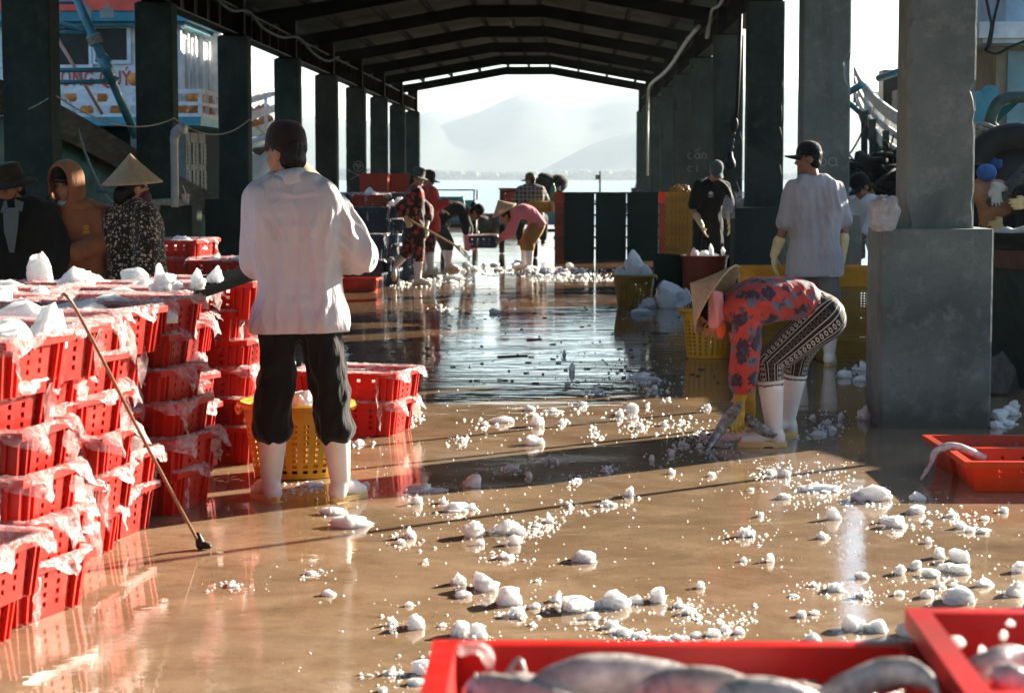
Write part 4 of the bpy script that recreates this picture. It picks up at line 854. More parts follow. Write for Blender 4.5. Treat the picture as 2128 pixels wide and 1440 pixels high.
# bigger ice piles in the middle distance
for (px,py,w,h,lb) in ((1320,632,44,42,'round grey ice lump in front of the mustard basket'),(1395,640,92,58,'biggest ice mass right of the mustard basket'),(1340,640,70,26,'long low ice lump between the round one and the big mass'),(1420,642,50,24,'ice wedge at the right foot of the big mass'),(1300,640,34,14,'flat ice sliver under the round grey lump')):
    p=gnd(px,py); s=p.y/F; ice('ice_block',ICE1[(px//7)%8],(p.x,p.y+.1,-.01),w*s,h*s,lb)
rr=random.Random(4)
def scatter(n,fx,label,group,wr,meshes=ICE1):
    for i in range(n):
        x,y=fx(); w=rr.uniform(*wr); ice('ice_lump',meshes[rr.randrange(len(meshes))],(x,y,-.004),w,w*rr.uniform(.25,.5),label,group)
def pxbox(x0,x1,y0,y1):
    def f(): p=gnd(rr.uniform(x0,x1),rr.uniform(y0,y1)); return p.x,p.y
    return f
scatter(30,pxbox(790,950,558,592),'ice lump in the white drift under the sweeping woman','drift of ice under the sweeping woman',(.07,.28),ICE1+ICE3)
scatter(15,pxbox(960,1080,548,566),'ice lump in the drift between the two bending workers','drift of ice between the bending workers',(.06,.2),ICE1+ICE3)
scatter(24,pxbox(1110,1275,553,578),'grey ice lump in the low drift left of the mustard basket','low drift of ice left of the mustard basket',(.06,.22),ICE1+ICE3)
scatter(8,pxbox(1060,1110,556,572),'small ice lump around the white boots of the bending worker in pink','ice around the boots of the worker in pink',(.06,.15))
# crumbs: too many to count
mb=MB(); octa=[(1,0,0),(0,1,0),(-1,0,0),(0,-1,0),(0,0,1),(0,0,-.2)]; of=[(0,1,4),(1,2,4),(2,3,4),(3,0,4),(1,0,5),(2,1,5),(3,2,5),(0,3,5)]
def crumb(x,y,s):
    a=rr.uniform(0,6.28); ca,sa=math.cos(a),math.sin(a); vs=[]
    for ox,oy,oz in octa: q=(ox*rr.uniform(.6,1.2),oy*rr.uniform(.6,1.1),oz*rr.uniform(.5,1)); vs.append((x+s*(q[0]*ca-q[1]*sa),y+s*(q[0]*sa+q[1]*ca),max(-.001,s*q[2])))
    mb.add(vs,of)
for s in SPOTS.split(';'):
    q=s.split(); px,py,w,h=map(float,q[:4]); c=len(q)>4
    for i in range(34 if c else 9):
        p=gnd(px+rr.gauss(0,w*(.85 if c else .9)),py+rr.gauss(0,5+h*.22)); crumb(p.x,p.y,rr.choice((.003,.004,.006,.008,.013 if c else .008))*max(.8,p.y/9))
for (n,x0,x1,y0,y1,sc) in ((170,560,2128,1090,1400,.004),(230,740,1800,800,1100,.005),(150,800,1700,640,800,.007),(90,1420,1580,1255,1300,.007),(160,1380,1600,870,960,.006),(150,1560,1780,960,1010,.006),(120,790,1000,570,600,.02),(200,1100,1290,560,585,.018),(160,1000,1110,555,575,.016),(70,1250,1420,745,800,.009),(120,1650,1850,1010,1060,.006)):
    for i in range(n):
        p=gnd(rr.uniform(x0,x1),rr.uniform(y0,y1)); crumb(p.x,p.y,sc*rr.uniform(.5,1.6))
tag(mb.build('crushed_ice',M['ice']),'fine crumbs of crushed ice scattered over the wet floor','ice',kind='stuff')
mb=MB()
for i in range(170):
    p=gnd(rr.uniform(760,1500),rr.uniform(585,800)); a=rr.uniform(0,3.1); L_=rr.uniform(.008,.03)*(1 if rr.random()<.93 else 2); d=V((math.cos(a),math.sin(a)*.6,0))*L_
    mb.bar(p-d+V((0,0,.004)),p+d+V((0,0,.006)),rr.uniform(.006,.02),.008)
for (px,py,L_) in ((1110,707,.06),(1065,742,.12),(1100,575,.05)):
    p=gnd(px,py); mb.bar(p+V((-L_,0,.005)),p+V((L_,.1,.005)),.03,.01)
tag(mb.build('floor_debris',pbr('dark_scraps',(.035,.025,.018),.6)),'dark scraps and fish offcuts on the wet floor','debris',kind='stuff')
# rock and ice behind the near right pedestal
p=gnd(2088,835); mb=MB(); me=lump_mesh('rock',77,1,jag=.3,mat=pbr('dark_rock',(.05,.048,.045),.8,.4,9,.5,30)); o=link('rock',me); o.location=(p.x+.05,p.y+.5,0); o.scale=(.42,.4,.30/me['h']); tag(o,'dark rock behind the near right pedestal','rock')
for (px,py,w,h) in ((2078,872,40,24),(2098,862,46,22),(2072,890,26,18),(2108,850,26,20),(2090,882,50,14)):
    p=gnd(px,py); s=p.y/F; ice('ice_lump',ICE1[px%8],(p.x,p.y,-.004),w*s,h*s,'grey ice lump below the rock behind the near right pedestal','ice below the rock')
# ================================================================== PEOPLE   (local frame: x right, y away from the camera, z up)
def lerp(a,b,t): return V(a)*(1-t)+V(b)*t
SL_W=[(0,.088,.100),(.22,.078,.094),(.45,.085,.098),(.68,.105,.104),(.84,.112,.088),(.93,.085,.070),(1,.03,.062)]
def spine_pt(sp,t):
    n=len(sp)-1; Q=crom(sp,10); return Q[min(len(Q)-1,int(round(t*(len(Q)-1))))]
class Fig:
    def __init__(s,loc,label,sp,head,F,U=(0,0,1),hl=(1,0,0),sl=(1,0,0),sw=.165,A=None,B=None,LA=None,LB=None,k=1.0,voxel=.011,skin='skin',rz=0,hipw=.085,cat='person'):
        s.root=empty('person',loc,rz,label,cat); s.sp=[V(p) for p in sp]; s.head=V(head); s.F=V(F).normalized(); U=V(U); s.U=(U-s.F*U.dot(s.F)).normalized(); s.S=s.F.cross(s.U)
        s.hl=V(hl).normalized(); s.sl=V(sl).normalized(); s.k=k; s.vx=voxel; s.skin=M[skin]
        top=spine_pt(s.sp,.87); s.sh={'A':top+s.sl*sw,'B':top-s.sl*sw}; s.arm={'A':A,'B':B}; s.leg={'A':LA,'B':LB}
        s.hip={'A':s.sp[0]+s.hl*hipw-V((0,0,.03)),'B':s.sp[0]-s.hl*hipw-V((0,0,.03))}; s.mb=MB(); s.hands=[]
    def torso(s,mb,inf,t0=0,t1=1.0,wide=1.0,n=9):
        k=s.k; up=s.sp[0]
        for i in range(n+1):
            t=t0+(t1-t0)*i/n; hw=np.interp(t,[a for a,_,_ in SL_W],[b for _,b,_ in SL_W])*k*wide; r=np.interp(t,[a for a,_,_ in SL_W],[c for _,_,c in SL_W])*k+inf
            c=spine_pt(s.sp,t); l=(s.hl*(1-t)+s.sl*t).normalized(); mb.cap(c-l*hw,c+l*hw,r,r,14)
    def armc(s,mb,side,inf,upto=2.0,r=(.058,.046,.041,.030)):
        a=s.arm[side]
        if not a: return
        k=s.k; S_,E,W_=s.sh[side],V(a[0]),V(a[1]); r=[x*k+inf for x in r]
        t=min(1,upto); mb.cap(S_,lerp(S_,E,t),r[0],r[0]+(r[1]-r[0])*t)
        if upto>1: t=upto-1; mb.cap(E,lerp(E,W_,t),r[1],r[2]+(r[3]-r[2])*t)
        c=spine_pt(s.sp,.84); mb.cap(lerp(c,S_,.35),S_,r[0]*1.15,r[0])
    def legc(s,mb,side,inf,upto=2.0,r=(.093,.066,.060,.040),hang=0):
        L=s.leg[side]
        if not L: return
        k=s.k; H,K,A=s.hip[side],V(L[0]),V(L[1]); r=[x*k+inf for x in r]
        t=min(1,upto); mb.cap(H,lerp(H,K,t),r[0],r[0]+(r[1]-r[0])*t)
        if upto>1:
            t=upto-1; mid=lerp(K,A,.3); mb.cap(K,mid,r[1],r[2]*1.02) if t>.3 else None
            mb.cap(mid if t>.3 else K,lerp(K,A,t),r[2],r[2]+(r[3]-r[2])*t)
    def body(s,hands=()):
        mb=s.mb; s.torso(mb,-.016); 
        for d in 'AB': s.armc(mb,d,-.006); s.legc(mb,d,-.014)
        H,F_,U,S_=s.head,s.F,s.U,s.S; mb.cap(s.sp[-1]-V((0,0,0)),H-U*.06-F_*.015,.056*s.k,.050*s.k)
        X=Matrix((S_,F_,U)).transposed()
        mb.ell(H+U*.028-F_*.012,(.074,.093,.086),X); mb.ell(H-U*.035+F_*.022,(.058,.066,.078),X)
        mb.ell(H-U*.088+F_*.055,(.030,.028,.024),X); mb.cap(H+U*.012+F_*.082,H-U*.026+F_*.101,.008,.014,8)
        for q in (-1,1):
            mb.ell(H+S_*q*.074-U*.008-F_*.012,(.010,.022,.033),X); mb.ell(H+S_*q*.038-U*.028+F_*.052,(.024,.026,.026),X); mb.ell(H+S_*q*.030+U*.020+F_*.078,(.024,.012,.009),X)
        mb.ell(H-U*.058+F_*.083,(.024,.011,.0065),X); mb.ell(H-U*.069+F_*.080,(.021,.012,.0065),X)
        for h in hands: s.hand(mb,*h)
        me=remesh(mb,s.vx*.8,3,.5); co=vco(me)
        for m in (s.skin,M['eye'],M['lip']): me.materials.append(m)
        ctr=np.array([sum((co[v] for v in p.vertices),np.zeros(3))/len(p.vertices) for p in me.polygons if True]) if len(me.polygons)<1 else None
        n=len(me.polygons); c=np.empty(n*3); me.polygons.foreach_get('center',c); c=c.reshape(-1,3); mi=np.zeros(n,dtype=np.int32)
        Hn=np.array(H); B_=np.array([S_,F_,U]); l=(c-Hn)@B_.T
        for q in (-1,1):
            mi[(((l[:,0]-q*.031)/.015)**2+((l[:,2]-.004)/.0065)**2<1)&(l[:,1]>.05)]=1
            mi[(((l[:,0]-q*.031)/.022)**2+((l[:,2]-.026)/.005)**2<1)&(l[:,1]>.05)]=1
        mi[((l[:,0]/.024)**2+((l[:,2]+.063)/.010)**2<1)&(l[:,1]>.06)]=2
        me.polygons.foreach_set('material_index',mi); smoothmesh(me)
        o=link('body',me,s.root); s.bodyo=o; return s
    def hand(s,mb,W_,D,N,T,curl=.5,sc=1.0,fat=1.0,spread=.12):
        """wrist, finger direction, palm-facing normal, thumb side"""
        W_,D=V(W_),V(D).normalized(); T=V(T); T=(T-D*T.dot(D)).normalized(); N_=V(N); N_=(N_-D*N_.dot(D)-T*N_.dot(T)).normalized(); g=sc
        for i,(o,l) in enumerate(((.032,.078),(.011,.086),(-.011,.080),(-.030,.066))):
            b=W_+D*.086*g*(1-.04*abs(i-1))+T*o*g; mb.cap(W_+T*o*.6*g+D*.01,b,.0165*g*fat,.0125*g*fat,10)
            d=D+T*(o*spread/.03); ang=curl*(1+.12*i); p=b; seg=(.46,.32,.26)
            for j,q in enumerate(seg):
                a=ang*(.55+.75*j)/1.6; dd=(d*math.cos(a)+N_*math.sin(a)).normalized(); e=p+dd*l*q*g; mb.cap(p,e,(.0100-.0012*j)*g*fat,(.0092-.0014*j)*g*fat,9); p=e
        mb.cap(W_+D*.04*g+T*.02*g,W_+D*.055*g-T*.02*g,.018*g*fat,.016*g*fat,10)
        b=W_+D*.030*g+T*.026*g; d1=(D*.62+T*.62+N_*.35).normalized(); e=b+d1*.040*g; mb.cap(b,e,.0145*g*fat,.0115*g*fat,9); d2=(D*.85+T*.2+N_*(.3+curl*.4)).normalized(); mb.cap(e,e+d2*.030*g,.0112*g*fat,.0085*g*fat,9)
    def finish(s,me,mat,name,wr=.006,ws=(11,11,4.5),seed=0,pat=False,parent=None,wf=None):
        co=vco(me); nn=vno(me); sd=V((seed*3.3+7,seed*1.9,seed)); d=np.empty(len(co))
        for i,p in enumerate(co):
            q=V((p[0]*ws[0],p[1]*ws[1],p[2]*ws[2]))+sd; w=noise.noise(q*.6)*.8; a=noise.noise(q+V((w,w,w))); b=noise.noise(q*2.3+sd)
            d[i]=(1-abs(a)*2.2)*.6+b*.25
        amp=wr if wf is None else wr*wf(co)
        setco(me,co+nn*((d-.35)*amp)[:,None] if np.isscalar(amp) else co+nn*((d-.35)*amp)[:,None]); me.materials.clear(); me.materials.append(mat); smoothmesh(me)
        if pat: s.patattr(me)
        return link(name,me,parent or s.root)
    def patattr(s,me):
        co=vco(me); best=np.full(len(co),1e9); u=np.zeros(len(co)); ln=np.zeros(len(co))
        for side,off in (('A',0),('B',.0)):
            L=s.leg[side]; P=[s.hip[side]+V((0,0,.05)),V(L[0]),V(L[1])]; acc=0
            for a,b in zip(P[:-1],P[1:]):
                a_,b_=np.array(a),np.array(b); d=b_-a_; Ls=np.linalg.norm(d); d/=Ls; t=np.clip((co-a_)@d,0,Ls); c=a_+t[:,None]*d; r=co-c; dist=np.linalg.norm(r,axis=1)
                ref=np.array((0,-1.,0)); e1=ref-d*(ref@d); e1/=np.linalg.norm(e1); e2=np.cross(d,e1); an=np.arctan2(r@e2,r@e1); m=dist<best; best[m]=dist[m]; u[m]=an[m]; ln[m]=(acc+t)[m]; acc+=Ls
        at_=me.attributes.new('pat','FLOAT_VECTOR','POINT'); at_.data.foreach_set('vector',np.stack([u+7*math.pi,ln+1,u*0],1).astype(np.float32).ravel())
    def top(s,mat,name='shirt',folds=(),inf=.012,sleeve=1.95,hem=.12,t1=1.0,t0=0,wr=.010,ws=(9,9,4),wide=1.0,flare=1.0,seed=1,arms='AB',armr=None,collar=False):
        mb=MB(); s.torso(mb,inf,t0,t1*.95,wide)
        d=(s.sp[0]-s.sp[1]).normalized(); 
        for i in range(5 if t0==0 else 0):
            t=i/4; c=s.sp[0]+d*hem*t; hw=.092*s.k*wide*(1+(flare-1)*t); r=(.102*s.k+inf)*(1+(flare-1)*.5*t); mb.cap(c-s.hl*hw,c+s.hl*hw,r,r,14)
        for q in arms: s.armc(mb,q,inf*(1.0),sleeve,armr or (.064,.054,.048,.042))
        me=remesh(mb,s.vx,14,.5); co=vco(me)
        # flatten the hem into a clean edge
        a=np.array(s.sp[0]+d*(hem+.035) if t0==0 else spine_pt(s.sp,t0)+d*.06); dn=np.array(d); over=(co-a)@dn; co[over>0]-=np.outer(over[over>0]*.92,dn); setco(me,co)
        o=s.finish(me,M[mat],name,wr,ws,seed); co=vco(me); over=(co-a)@dn; over[over<-.012]=0; co[over!=0]-=np.outer(over[over!=0]*.9,dn); setco(me,co)
        if folds:
            co=vco(me); nn=vno(me); d=np.zeros(len(co))
            for x0,z0,x1,z1,w,am in folds:
                a0=np.array((x0,z0)); dd=np.array((x1-x0,z1-z0)); L_=np.linalg.norm(dd); dd=dd/L_; q=co[:,[0,2]]-a0; t=q@dd; sg=q[:,0]*dd[1]-q[:,1]*dd[0]+.006*np.sin(t*38+x0*50); tp_=np.clip(np.minimum(t+.02,L_-t+.02)/.07,0,1)*np.clip(-nn[:,1]*1.6+.25,0,1)
                d+=am*.6*tp_*(np.exp(-(sg/w)**2)-.75*np.exp(-((sg-1.7*w)/(w*1.1))**2)-.3*np.exp(-((sg+2.0*w)/(w*1.2))**2))
            setco(me,co+nn*d[:,None]); smoothmesh(me)
        if collar:
            m2=MB(); c=s.sp[-1]; ax=(s.head-c).normalized(); fr=frame(ax,s.sl); m2.lathe([(.076*s.k,-.03),(.070*s.k,.015),(.066*s.k,.050),(.071*s.k,.054),(.079*s.k,.03),(.094*s.k,-.018)],24,c,fr,closed=True); m2.build('collar',M[mat],o,True)
        return o
    def bottom(s,mat,name='trousers',inf=.010,upto=1.2,wr=.012,ws=(10,10,5),seed=3,pat=False,r=(.095,.072,.066,.052),waist=.10,bt=.2):
        mb=MB(); s.torso(mb,-.012 if waist<.2 else .010,0,waist,.95,3)
        c=s.sp[0]-V((0,0,.02)); mb.cap(c-s.hl*.078*s.k-V((0,0,.02)),c+s.hl*.078*s.k-V((0,0,.02)),.088*s.k+inf*bt,None,14)
        for q in 'AB': s.legc(mb,q,inf,upto,r)
        me=remesh(mb,s.vx,12,.5); return s.finish(me,M[mat],name,wr,ws,seed,pat)
    def boot(s,side,toe,sh=.27,label=None,mat='rubber_white'):
        K,A=V(s.leg[side][0]),V(s.leg[side][1]); ax=(K-A).normalized(); t=V(toe); t=t.normalized(); d=-(ax-t*ax.dot(t)).normalized(); sd=t.cross(d)
        mb=MB(); k=.95
        mb.cap(A-d*.02,A+ax*(sh-.04),.051*k,.074*k,18)
        mb.cap(A+d*.02-t*.012,A+d*.048-t*.022,.047*k,.046*k,16); mb.cap(A+d*.015+t*.01,A+d*.045+t*.10,.046*k,.045*k,16); mb.cap(A+d*.045+t*.08,A+d*.058+t*.150,.044*k,.034*k,16)
        me=remesh(mb,max(.006,s.vx*.6),4,.5); co=vco(me); l=(co-np.array(A))@np.array(d); over=l>.082; co[over]-=np.outer((l[over]-.082),np.array(d))
        la=(co-np.array(A))@np.array(ax); over=la>sh; co[over]-=np.outer((la[over]-sh),np.array(ax)); setco(me,co); smoothmesh(me); me.materials.append(M[mat]); o=link('boot',me,s.root)
        m2=MB(); pts=[]
        for i in range(28):
            a=2*math.pi*i/28; x=math.cos(a); y=math.sin(a); u=.060+ .134*x; wdt=.0455 if u>.05 else .042
            pts.append((u,y*wdt*(1 if abs(x)<.8 else .96)))
        Mx=Matrix((t,sd,d)).transposed(); m2.ext(pts,.026,Mx,A+d*.064); hp=[p for p in pts if p[0]<.0]; m2.ext([(-.072,-.036),(.01,-.040),(.01,.040),(-.072,.036)],.013,Mx,A+d*.0885); m2.ext([(x,y) for x,y in pts if x>.05],.010,Mx,A+d*.0885)
        m2.build('sole',M['rubber_sole'],o)
        m3=MB(); m3.lathe([(.073*k,-.014),(.077*k,-.012),(.078*k,.004),(.070*k,.006),(.068*k,-.02)],20,A+ax*sh,frame(ax,t)); m3.build('boot_rim',M[mat],o,True); return o
    def glove(s,side,D,N,T,curl=.5,mat='glove',cuff=.5,label=None,fat=1.25,voxel=.0048,W=None):
        a=s.arm[side]; E,W_=V(a[0]),V(a[1]); mb=MB(); mb.cap(lerp(E,W_,1-cuff),W_,.047*s.k,.034*s.k,14); s.hand(mb,W_,D,N,T,curl,1.0,fat)
        me=remesh(mb,voxel,2,.4); return s.finish(me,M[mat],'glove',.003,(30,30,14),5)
    def hairc(s,back=.01,low=.055,r=1.05,name='hair',extra=()):
        mb=MB(); X=Matrix((s.S,s.F,s.U)).transposed(); mb.ell(s.head+s.U*.034-s.F*.022,(.079*r,.090*r,.086*r),X); mb.ell(s.head-s.U*.02-s.F*.045,(.070*r,.055*r,.065*r),X)
        for p,rr_ in extra: mb.ell(s.head+s.S*p[0]+s.F*p[1]+s.U*p[2],rr_,X)
        me=remesh(mb,.008,2); return s.finish(me,M['hair'],name,.006,(60,60,30),2)
    def hframe(s,off=(0,0,0),tilt=0.0,yaw=0.0):
        X=Matrix((s.S,s.F,s.U)).transposed().to_4x4(); X.translation=s.head+s.S*off[0]+s.F*off[1]+s.U*off[2]; return X@Matrix.Rotation(yaw,4,'Z')@Matrix.Rotation(tilt,4,'X')
    def put(s,mb,name,mats,fr,smooth=True,parent=None):
        o=mb.build(name,mats,parent or s.root,smooth); o.matrix_local=fr; return o
    def cap(s,mat,tilt=0.0,yaw=0.0,bill=.085,hh=.115):
        mb=MB(); prof=[(.001,hh),(.035,hh*.97),(.062,hh*.84),(.080,hh*.58),(.0885,hh*.25),(.0895,-.012),(.084,-.014),(.001,hh*.5)]
        Ml=Matrix.Diagonal((1,1.14,1)); mb.lathe(prof,28,(0,-.004,.012),Ml); mb.cap((0,-.004,hh+.010),(0,-.004,hh+.014),.008,.006,8)
        n=12; vs=[]
        for z in (0,-.004):
            for j in range(6):
                for i in range(n+1):
                    a=R(-62+124*i/n); r0=.0885; r=r0+bill*(j/5)*(math.cos(a)**.5 if abs(a)<1.5 else 0); x=math.sin(a)*r0*(1+ .05*j/5); y=math.cos(a)*r*1.14-.004+(0 if j else -.01); vs.append((x,y,.002+z-.022*(j/5)*(.3+abs(math.sin(a)))-.012*(x/.09)**2))
        m=n+1; q=6*m; fs=[]
        for j in range(5):
            for i in range(n): a=j*m+i; fs.append((a,a+1,a+m+1,a+m)); fs.append((q+a,q+a+m,q+a+m+1,q+a+1))
        for i in range(n): a=5*m+i; fs.append((a,a+1,q+a+1,q+a))
        o=s.put(mb,'cap',M[mat],s.hframe((0,0,.03),tilt,yaw)); mv=MB(); mv.add(vs,fs); b=mv.build('bill',M[mat],o,True); return o
    def bucket(s,mat,tilt=0.0,br=.155,yaw=0.0,h=.11,droop=.03):
        mb=MB(); mb.lathe([(.001,h),(.05,h*.99),(.074,h*.9),(.086,h*.4),(.09,.0),(.12,-.008),(br,-droop),(br,-droop-.004),(.12,-.014),(.088,-.008),(.08,h*.4),(.001,h*.6)],30,(0,0,.015),Matrix.Diagonal((1,1.1,1)),wob=lambda a,i:.05*math.sin(a*2+.5)*(5<=i<=8)); return s.put(mb,'hat',M[mat],s.hframe((0,0,.028),tilt,yaw))
    def nonla(s,c,ax,Rr=.215,H=.175,name='conical_hat'):
        ax=V(ax).normalized(); fr=frame(ax,s.S).to_4x4(); fr.translation=V(c); mb=MB(); pr=[]
        for i in range(13): t=i/12; pr.append((max(.0015,Rr*t),H*(1-t)-.004*math.sin(t*math.pi)))
        pr+= [(Rr-.004,-.005)]+[(max(.001,Rr*t-.006),H*(1-t)-.010) for t in [.97-.0965*i for i in range(11)]]
        mb.lathe(pr,40)
        return s.put(mb,name,M['straw'],fr)
    def strap(s,P,name='chin_strap',mat='cap_black',r=.004):
        mb=MB(); mb.tube(crom(P,5),r,6); return mb.build(name,M[mat],s.root,True)
def local(root,px,py,Y): return at(px,py,Y)-V(root)
# ---- 1 man in the white shirt
g=gnd(632,1042); 
P=Fig(g,'man in a white checked shirt and black rolled trousers seen from behind','0' and [(-.015,0,.86),(-.02,.0,1.06),(-.03,-.015,1.28),(-.045,.005,1.455)],(-.075,.03,1.585),(-.80,.60,-.06),sw=.150,A=((.268,.04,1.13),(.155,.235,1.10)),B=((-.205,.05,1.10),(-.12,.25,1.07)),LA=((.135,-.005,.45),(.165,.02,.09)),LB=((-.135,-.005,.45),(-.155,.02,.09)),k=1.03,voxel=.0095)
P.body(hands=[((.155,.235,1.10),(-.75,.45,-.25),(0,-1,0),(0,.2,1),.8),((-.12,.25,1.07),(.7,.4,-.1),(0,-1,0),(0,.2,1),.8)])
WF=[(-.10,1.36,-.03,1.02,.013,.013),(-.15,1.30,-.13,.95,.012,.011),(-.02,1.38,.04,.90,.014,.012),(.05,1.36,.10,.84,.015,.013),(.13,1.30,.11,.80,.013,.012),(-.08,1.10,-.10,.78,.014,.011),(.0,1.05,.02,.77,.014,.010),(-.15,1.02,-.165,.79,.012,.010),(.10,1.33,.03,1.18,.011,.012),(-.13,1.33,-.06,1.20,.010,.011),(.06,1.0,.09,.78,.012,.010),(-.09,1.41,.09,1.405,.008,.008),(.17,1.28,.27,1.19,.010,.011),(.16,1.22,.25,1.13,.010,.011),(.20,1.33,.26,1.25,.009,.009),(.15,1.17,.21,1.10,.009,.010),(-.17,1.24,-.205,1.12,.009,.009),(.14,1.36,.15,1.2,.009,.011)]
o=P.top('shirt_white','shirt',WF,.022,1.9,.045,wr=.022,ws=(8.5,8.5,2.8),wide=1.02,flare=1.06,collar=True,armr=(.058,.064,.062,.046),seed=4)
P.bottom('black_trouser','trousers',.016,1.30,.026,(11,11,6),r=(.078,.074,.074,.060))
P.boot('A',(.52,.85,0)); P.boot('B',(-.56,.83,0)); P.hairc(r=1.02); P.cap('cap_maroon',.10,0,.085,.118)
# ---- 2 woman bending over
g=gnd(1625,928); Yb=g.y
P=Fig(g,'woman in a coral floral top, patterned leggings and conical hat bending to pick up fish',[(.225,.16,.735),(.07,.12,.808),(-.12,.06,.805),(-.30,.02,.75)],(-.375,.0,.715),(-.62,-.12,-.77),(-.75,0,.62),hl=(.10,-1,0),sl=(.08,-1,.0),sw=.155,A=((-.215,-.10,.50),(-.245,-.06,.235)),B=((-.17,.17,.50),(-.175,.10,.25)),LA=((-.075,.0,.47),(-.045,.0,.095)),LB=((.125,.42,.46),(.08,.47,.095)),k=1.0,voxel=.0095,hipw=.095)
P.body(); P.top('floral_red','blouse',[(-.24,.80,-.10,.70,.014,.012),(-.20,.86,-.02,.72,.014,.012),(-.10,.88,.05,.74,.014,.012),(.0,.88,.10,.76,.013,.011),(.08,.88,.15,.78,.012,.010),(-.24,.70,-.19,.60,.010,.010),(-.27,.62,-.22,.54,.010,.010),(-.20,.56,-.25,.48,.010,.009)],.024,1.5,.02,wr=.014,ws=(8,8,5),wide=1.08,t0=.30,armr=(.064,.060,.058,.052)); P.bottom('leggings','leggings',.016,1.55,.004,(8,8,5),pat=True,bt=1.9,waist=.42,r=(.112,.068,.054,.036))
P.boot('A',(-1,-.06,0)); P.boot('B',(-.93,-.37,0))
P.glove('A',(-.12,.02,-1),(.5,-1,0),(-1,-.3,0),.9,'glove_yellow',.75); P.glove('B',(-.1,0,-1),(-.5,1,0),(-1,.2,0),.9,'glove_yellow',.75)
P.hairc(extra=((( .0,-.10,-.02),(.06,.07,.06)),)); hc=local(g,1489,622,Yb); P.nonla(V((hc.x,-.02,hc.z))+V((.0,.02,0)),(-.82,.30,.49),.222,.175)
mb=MB(); a=V((-.385,-.075,.79)); mb.cap(a+V((.0,.0,.06)),a+V((.005,0,-.09)),.028,.044); mb.cap(a+V((.02,.02,.05)),a+V((.035,.015,-.08)),.028,.03); P.finish(remesh(mb,.009,3),M['towel_pink'],'face_towel',.016,(14,14,6),8)
mb=MB(); mb.ell((-.345,-.06,.655),(.03,.04,.05)); mb.build('neck_scarf',M['orange_cloth'],P.root,True)
gf=g
mb=MB(); fish(FISH[2],(g.x-.335,g.y-.10,.125),(R(8),R(54),R(188)),.38,'slim dark fish hanging head-up from the bending woman\'s glove')
o=fish(FISH[3],(g.x-.165,g.y-.06,.135),(R(-10),R(-38),R(160)),.34,'plump silver fish curled under the bending woman\'s glove')
fish(FISH[0],(g.x-.29,g.y+.05,.05),(R(20),R(8),R(160)),.30,'pinkish fish lying on the floor under the bending woman\'s gloves')
# ---- 3 man in the grey tee
g=gnd(1690,759)
P=Fig(g,'man in a grey T-shirt, dark cap and cream gloves standing with head turned left',[(.0,0,.87),(.0,.0,1.05),(.0,-.01,1.28),(-.02,0,1.465)],(-.055,.02,1.625),(-.99,.12,-.05),sl=(1,.12,0),sw=.165,A=((.235,.05,1.10),(.225,.02,.90)),B=((-.245,-.0,1.08),(-.315,.03,.87)),LA=((.13,0,.46),(.13,.03,.09)),LB=((-.10,.0,.46),(-.10,.03,.09)),k=1.02,voxel=.0105,skin='skin_dark')
P.body(); P.top('grey_tee','tee_shirt',[(.0,1.42,.07,.90,.016,.013),(.06,1.40,.13,1.0,.013,.011),(-.06,1.38,-.02,.85,.015,.012),(.10,1.2,.08,.78,.014,.011),(-.12,1.3,-.10,.95,.012,.010),(.13,1.28,.05,1.12,.011,.011),(-.05,1.0,-.10,.76,.013,.010),(.03,.98,.05,.76,.013,.010)],.018,.80,.13,wr=.020,ws=(8,8,2.8),wide=1.06,flare=1.08,armr=(.060,.066,.06,.06)); P.bottom('grey_trouser','trousers',.012,1.2,.010,r=(.084,.078,.074,.06))
P.boot('A',(.3,1,0)); P.boot('B',(-.3,1,0)); P.glove('A',(-.1,.05,-1),(-1,.3,0),(-.3,1,0),.55,'glove',.55,fat=1.4); P.glove('B',(.02,.05,-1),(1,.3,0),(.3,1,0),.5,'glove',.55,fat=1.4); P.hairc(r=1.02); P.cap('cap_black',.08,0,.08,.105)
# ---- 4 man in the black T-shirt over the bin
g=gnd(1470,598)
P=Fig(g,'man in a black striped-sleeve T-shirt and grey cap reaching into the ice bin',[(.0,.05,.88),(.0,.04,1.06),(.02,-.03,1.27),(.05,-.10,1.43)],(.085,-.19,1.565),(.35,-.82,-.55),sl=(1,.1,-.05),sw=.175,A=((.28,-.12,1.08),(.27,-.30,.88)),B=((-.21,-.10,1.06),(-.10,-.30,.84)),LA=((.13,0,.46),(.13,.03,.09)),LB=((-.12,.0,.46),(-.12,.03,.09)),voxel=.013)
P.body(); o=P.top('black','tee_shirt',(),.018,.8,.10,wr=.012,armr=(.07,.068,.06,.05)); P.bottom('black_trouser','trousers',.018,1.2,.01,r=(.1,.08,.075,.06)); P.boot('A',(.3,-1,0)); P.boot('B',(-.3,-1,0))
P.glove('A',(0,-.1,-1),(-1,0,0),(0,-1,0),.4,'glove',.6,voxel=.006); P.glove('B',(.35,-.25,-1),(1,0,0),(0,-1,0),.4,'glove',.6,voxel=.006); P.hairc(); P.cap('cap_grey',-.1)
for sd in 'AB':
    a,b=P.sh[sd],V(P.arm[sd][0]); q=1 if sd=='A' else -1
    for j in range(3):
        mb=MB(); pts=[]
        for i in range(9): t=i/8; pts.append(lerp(spine_pt(P.sp,.96)+P.sl*q*.07+V((0,0,.065)),lerp(a,b,.78)+V((q*.055,0,.02)),t)+V((q*.035*math.sin(t*3.14),-.045+.022*j,.042*math.sin(t*3.14))))
        mb.tube(pts,.0075,6); mb.build('sleeve_stripe',M['white_stripe'],o,True)
mb=MB(); c=V((.025,-.165,1.255)); X=frame((0,-1,.25),(1,0,.0))
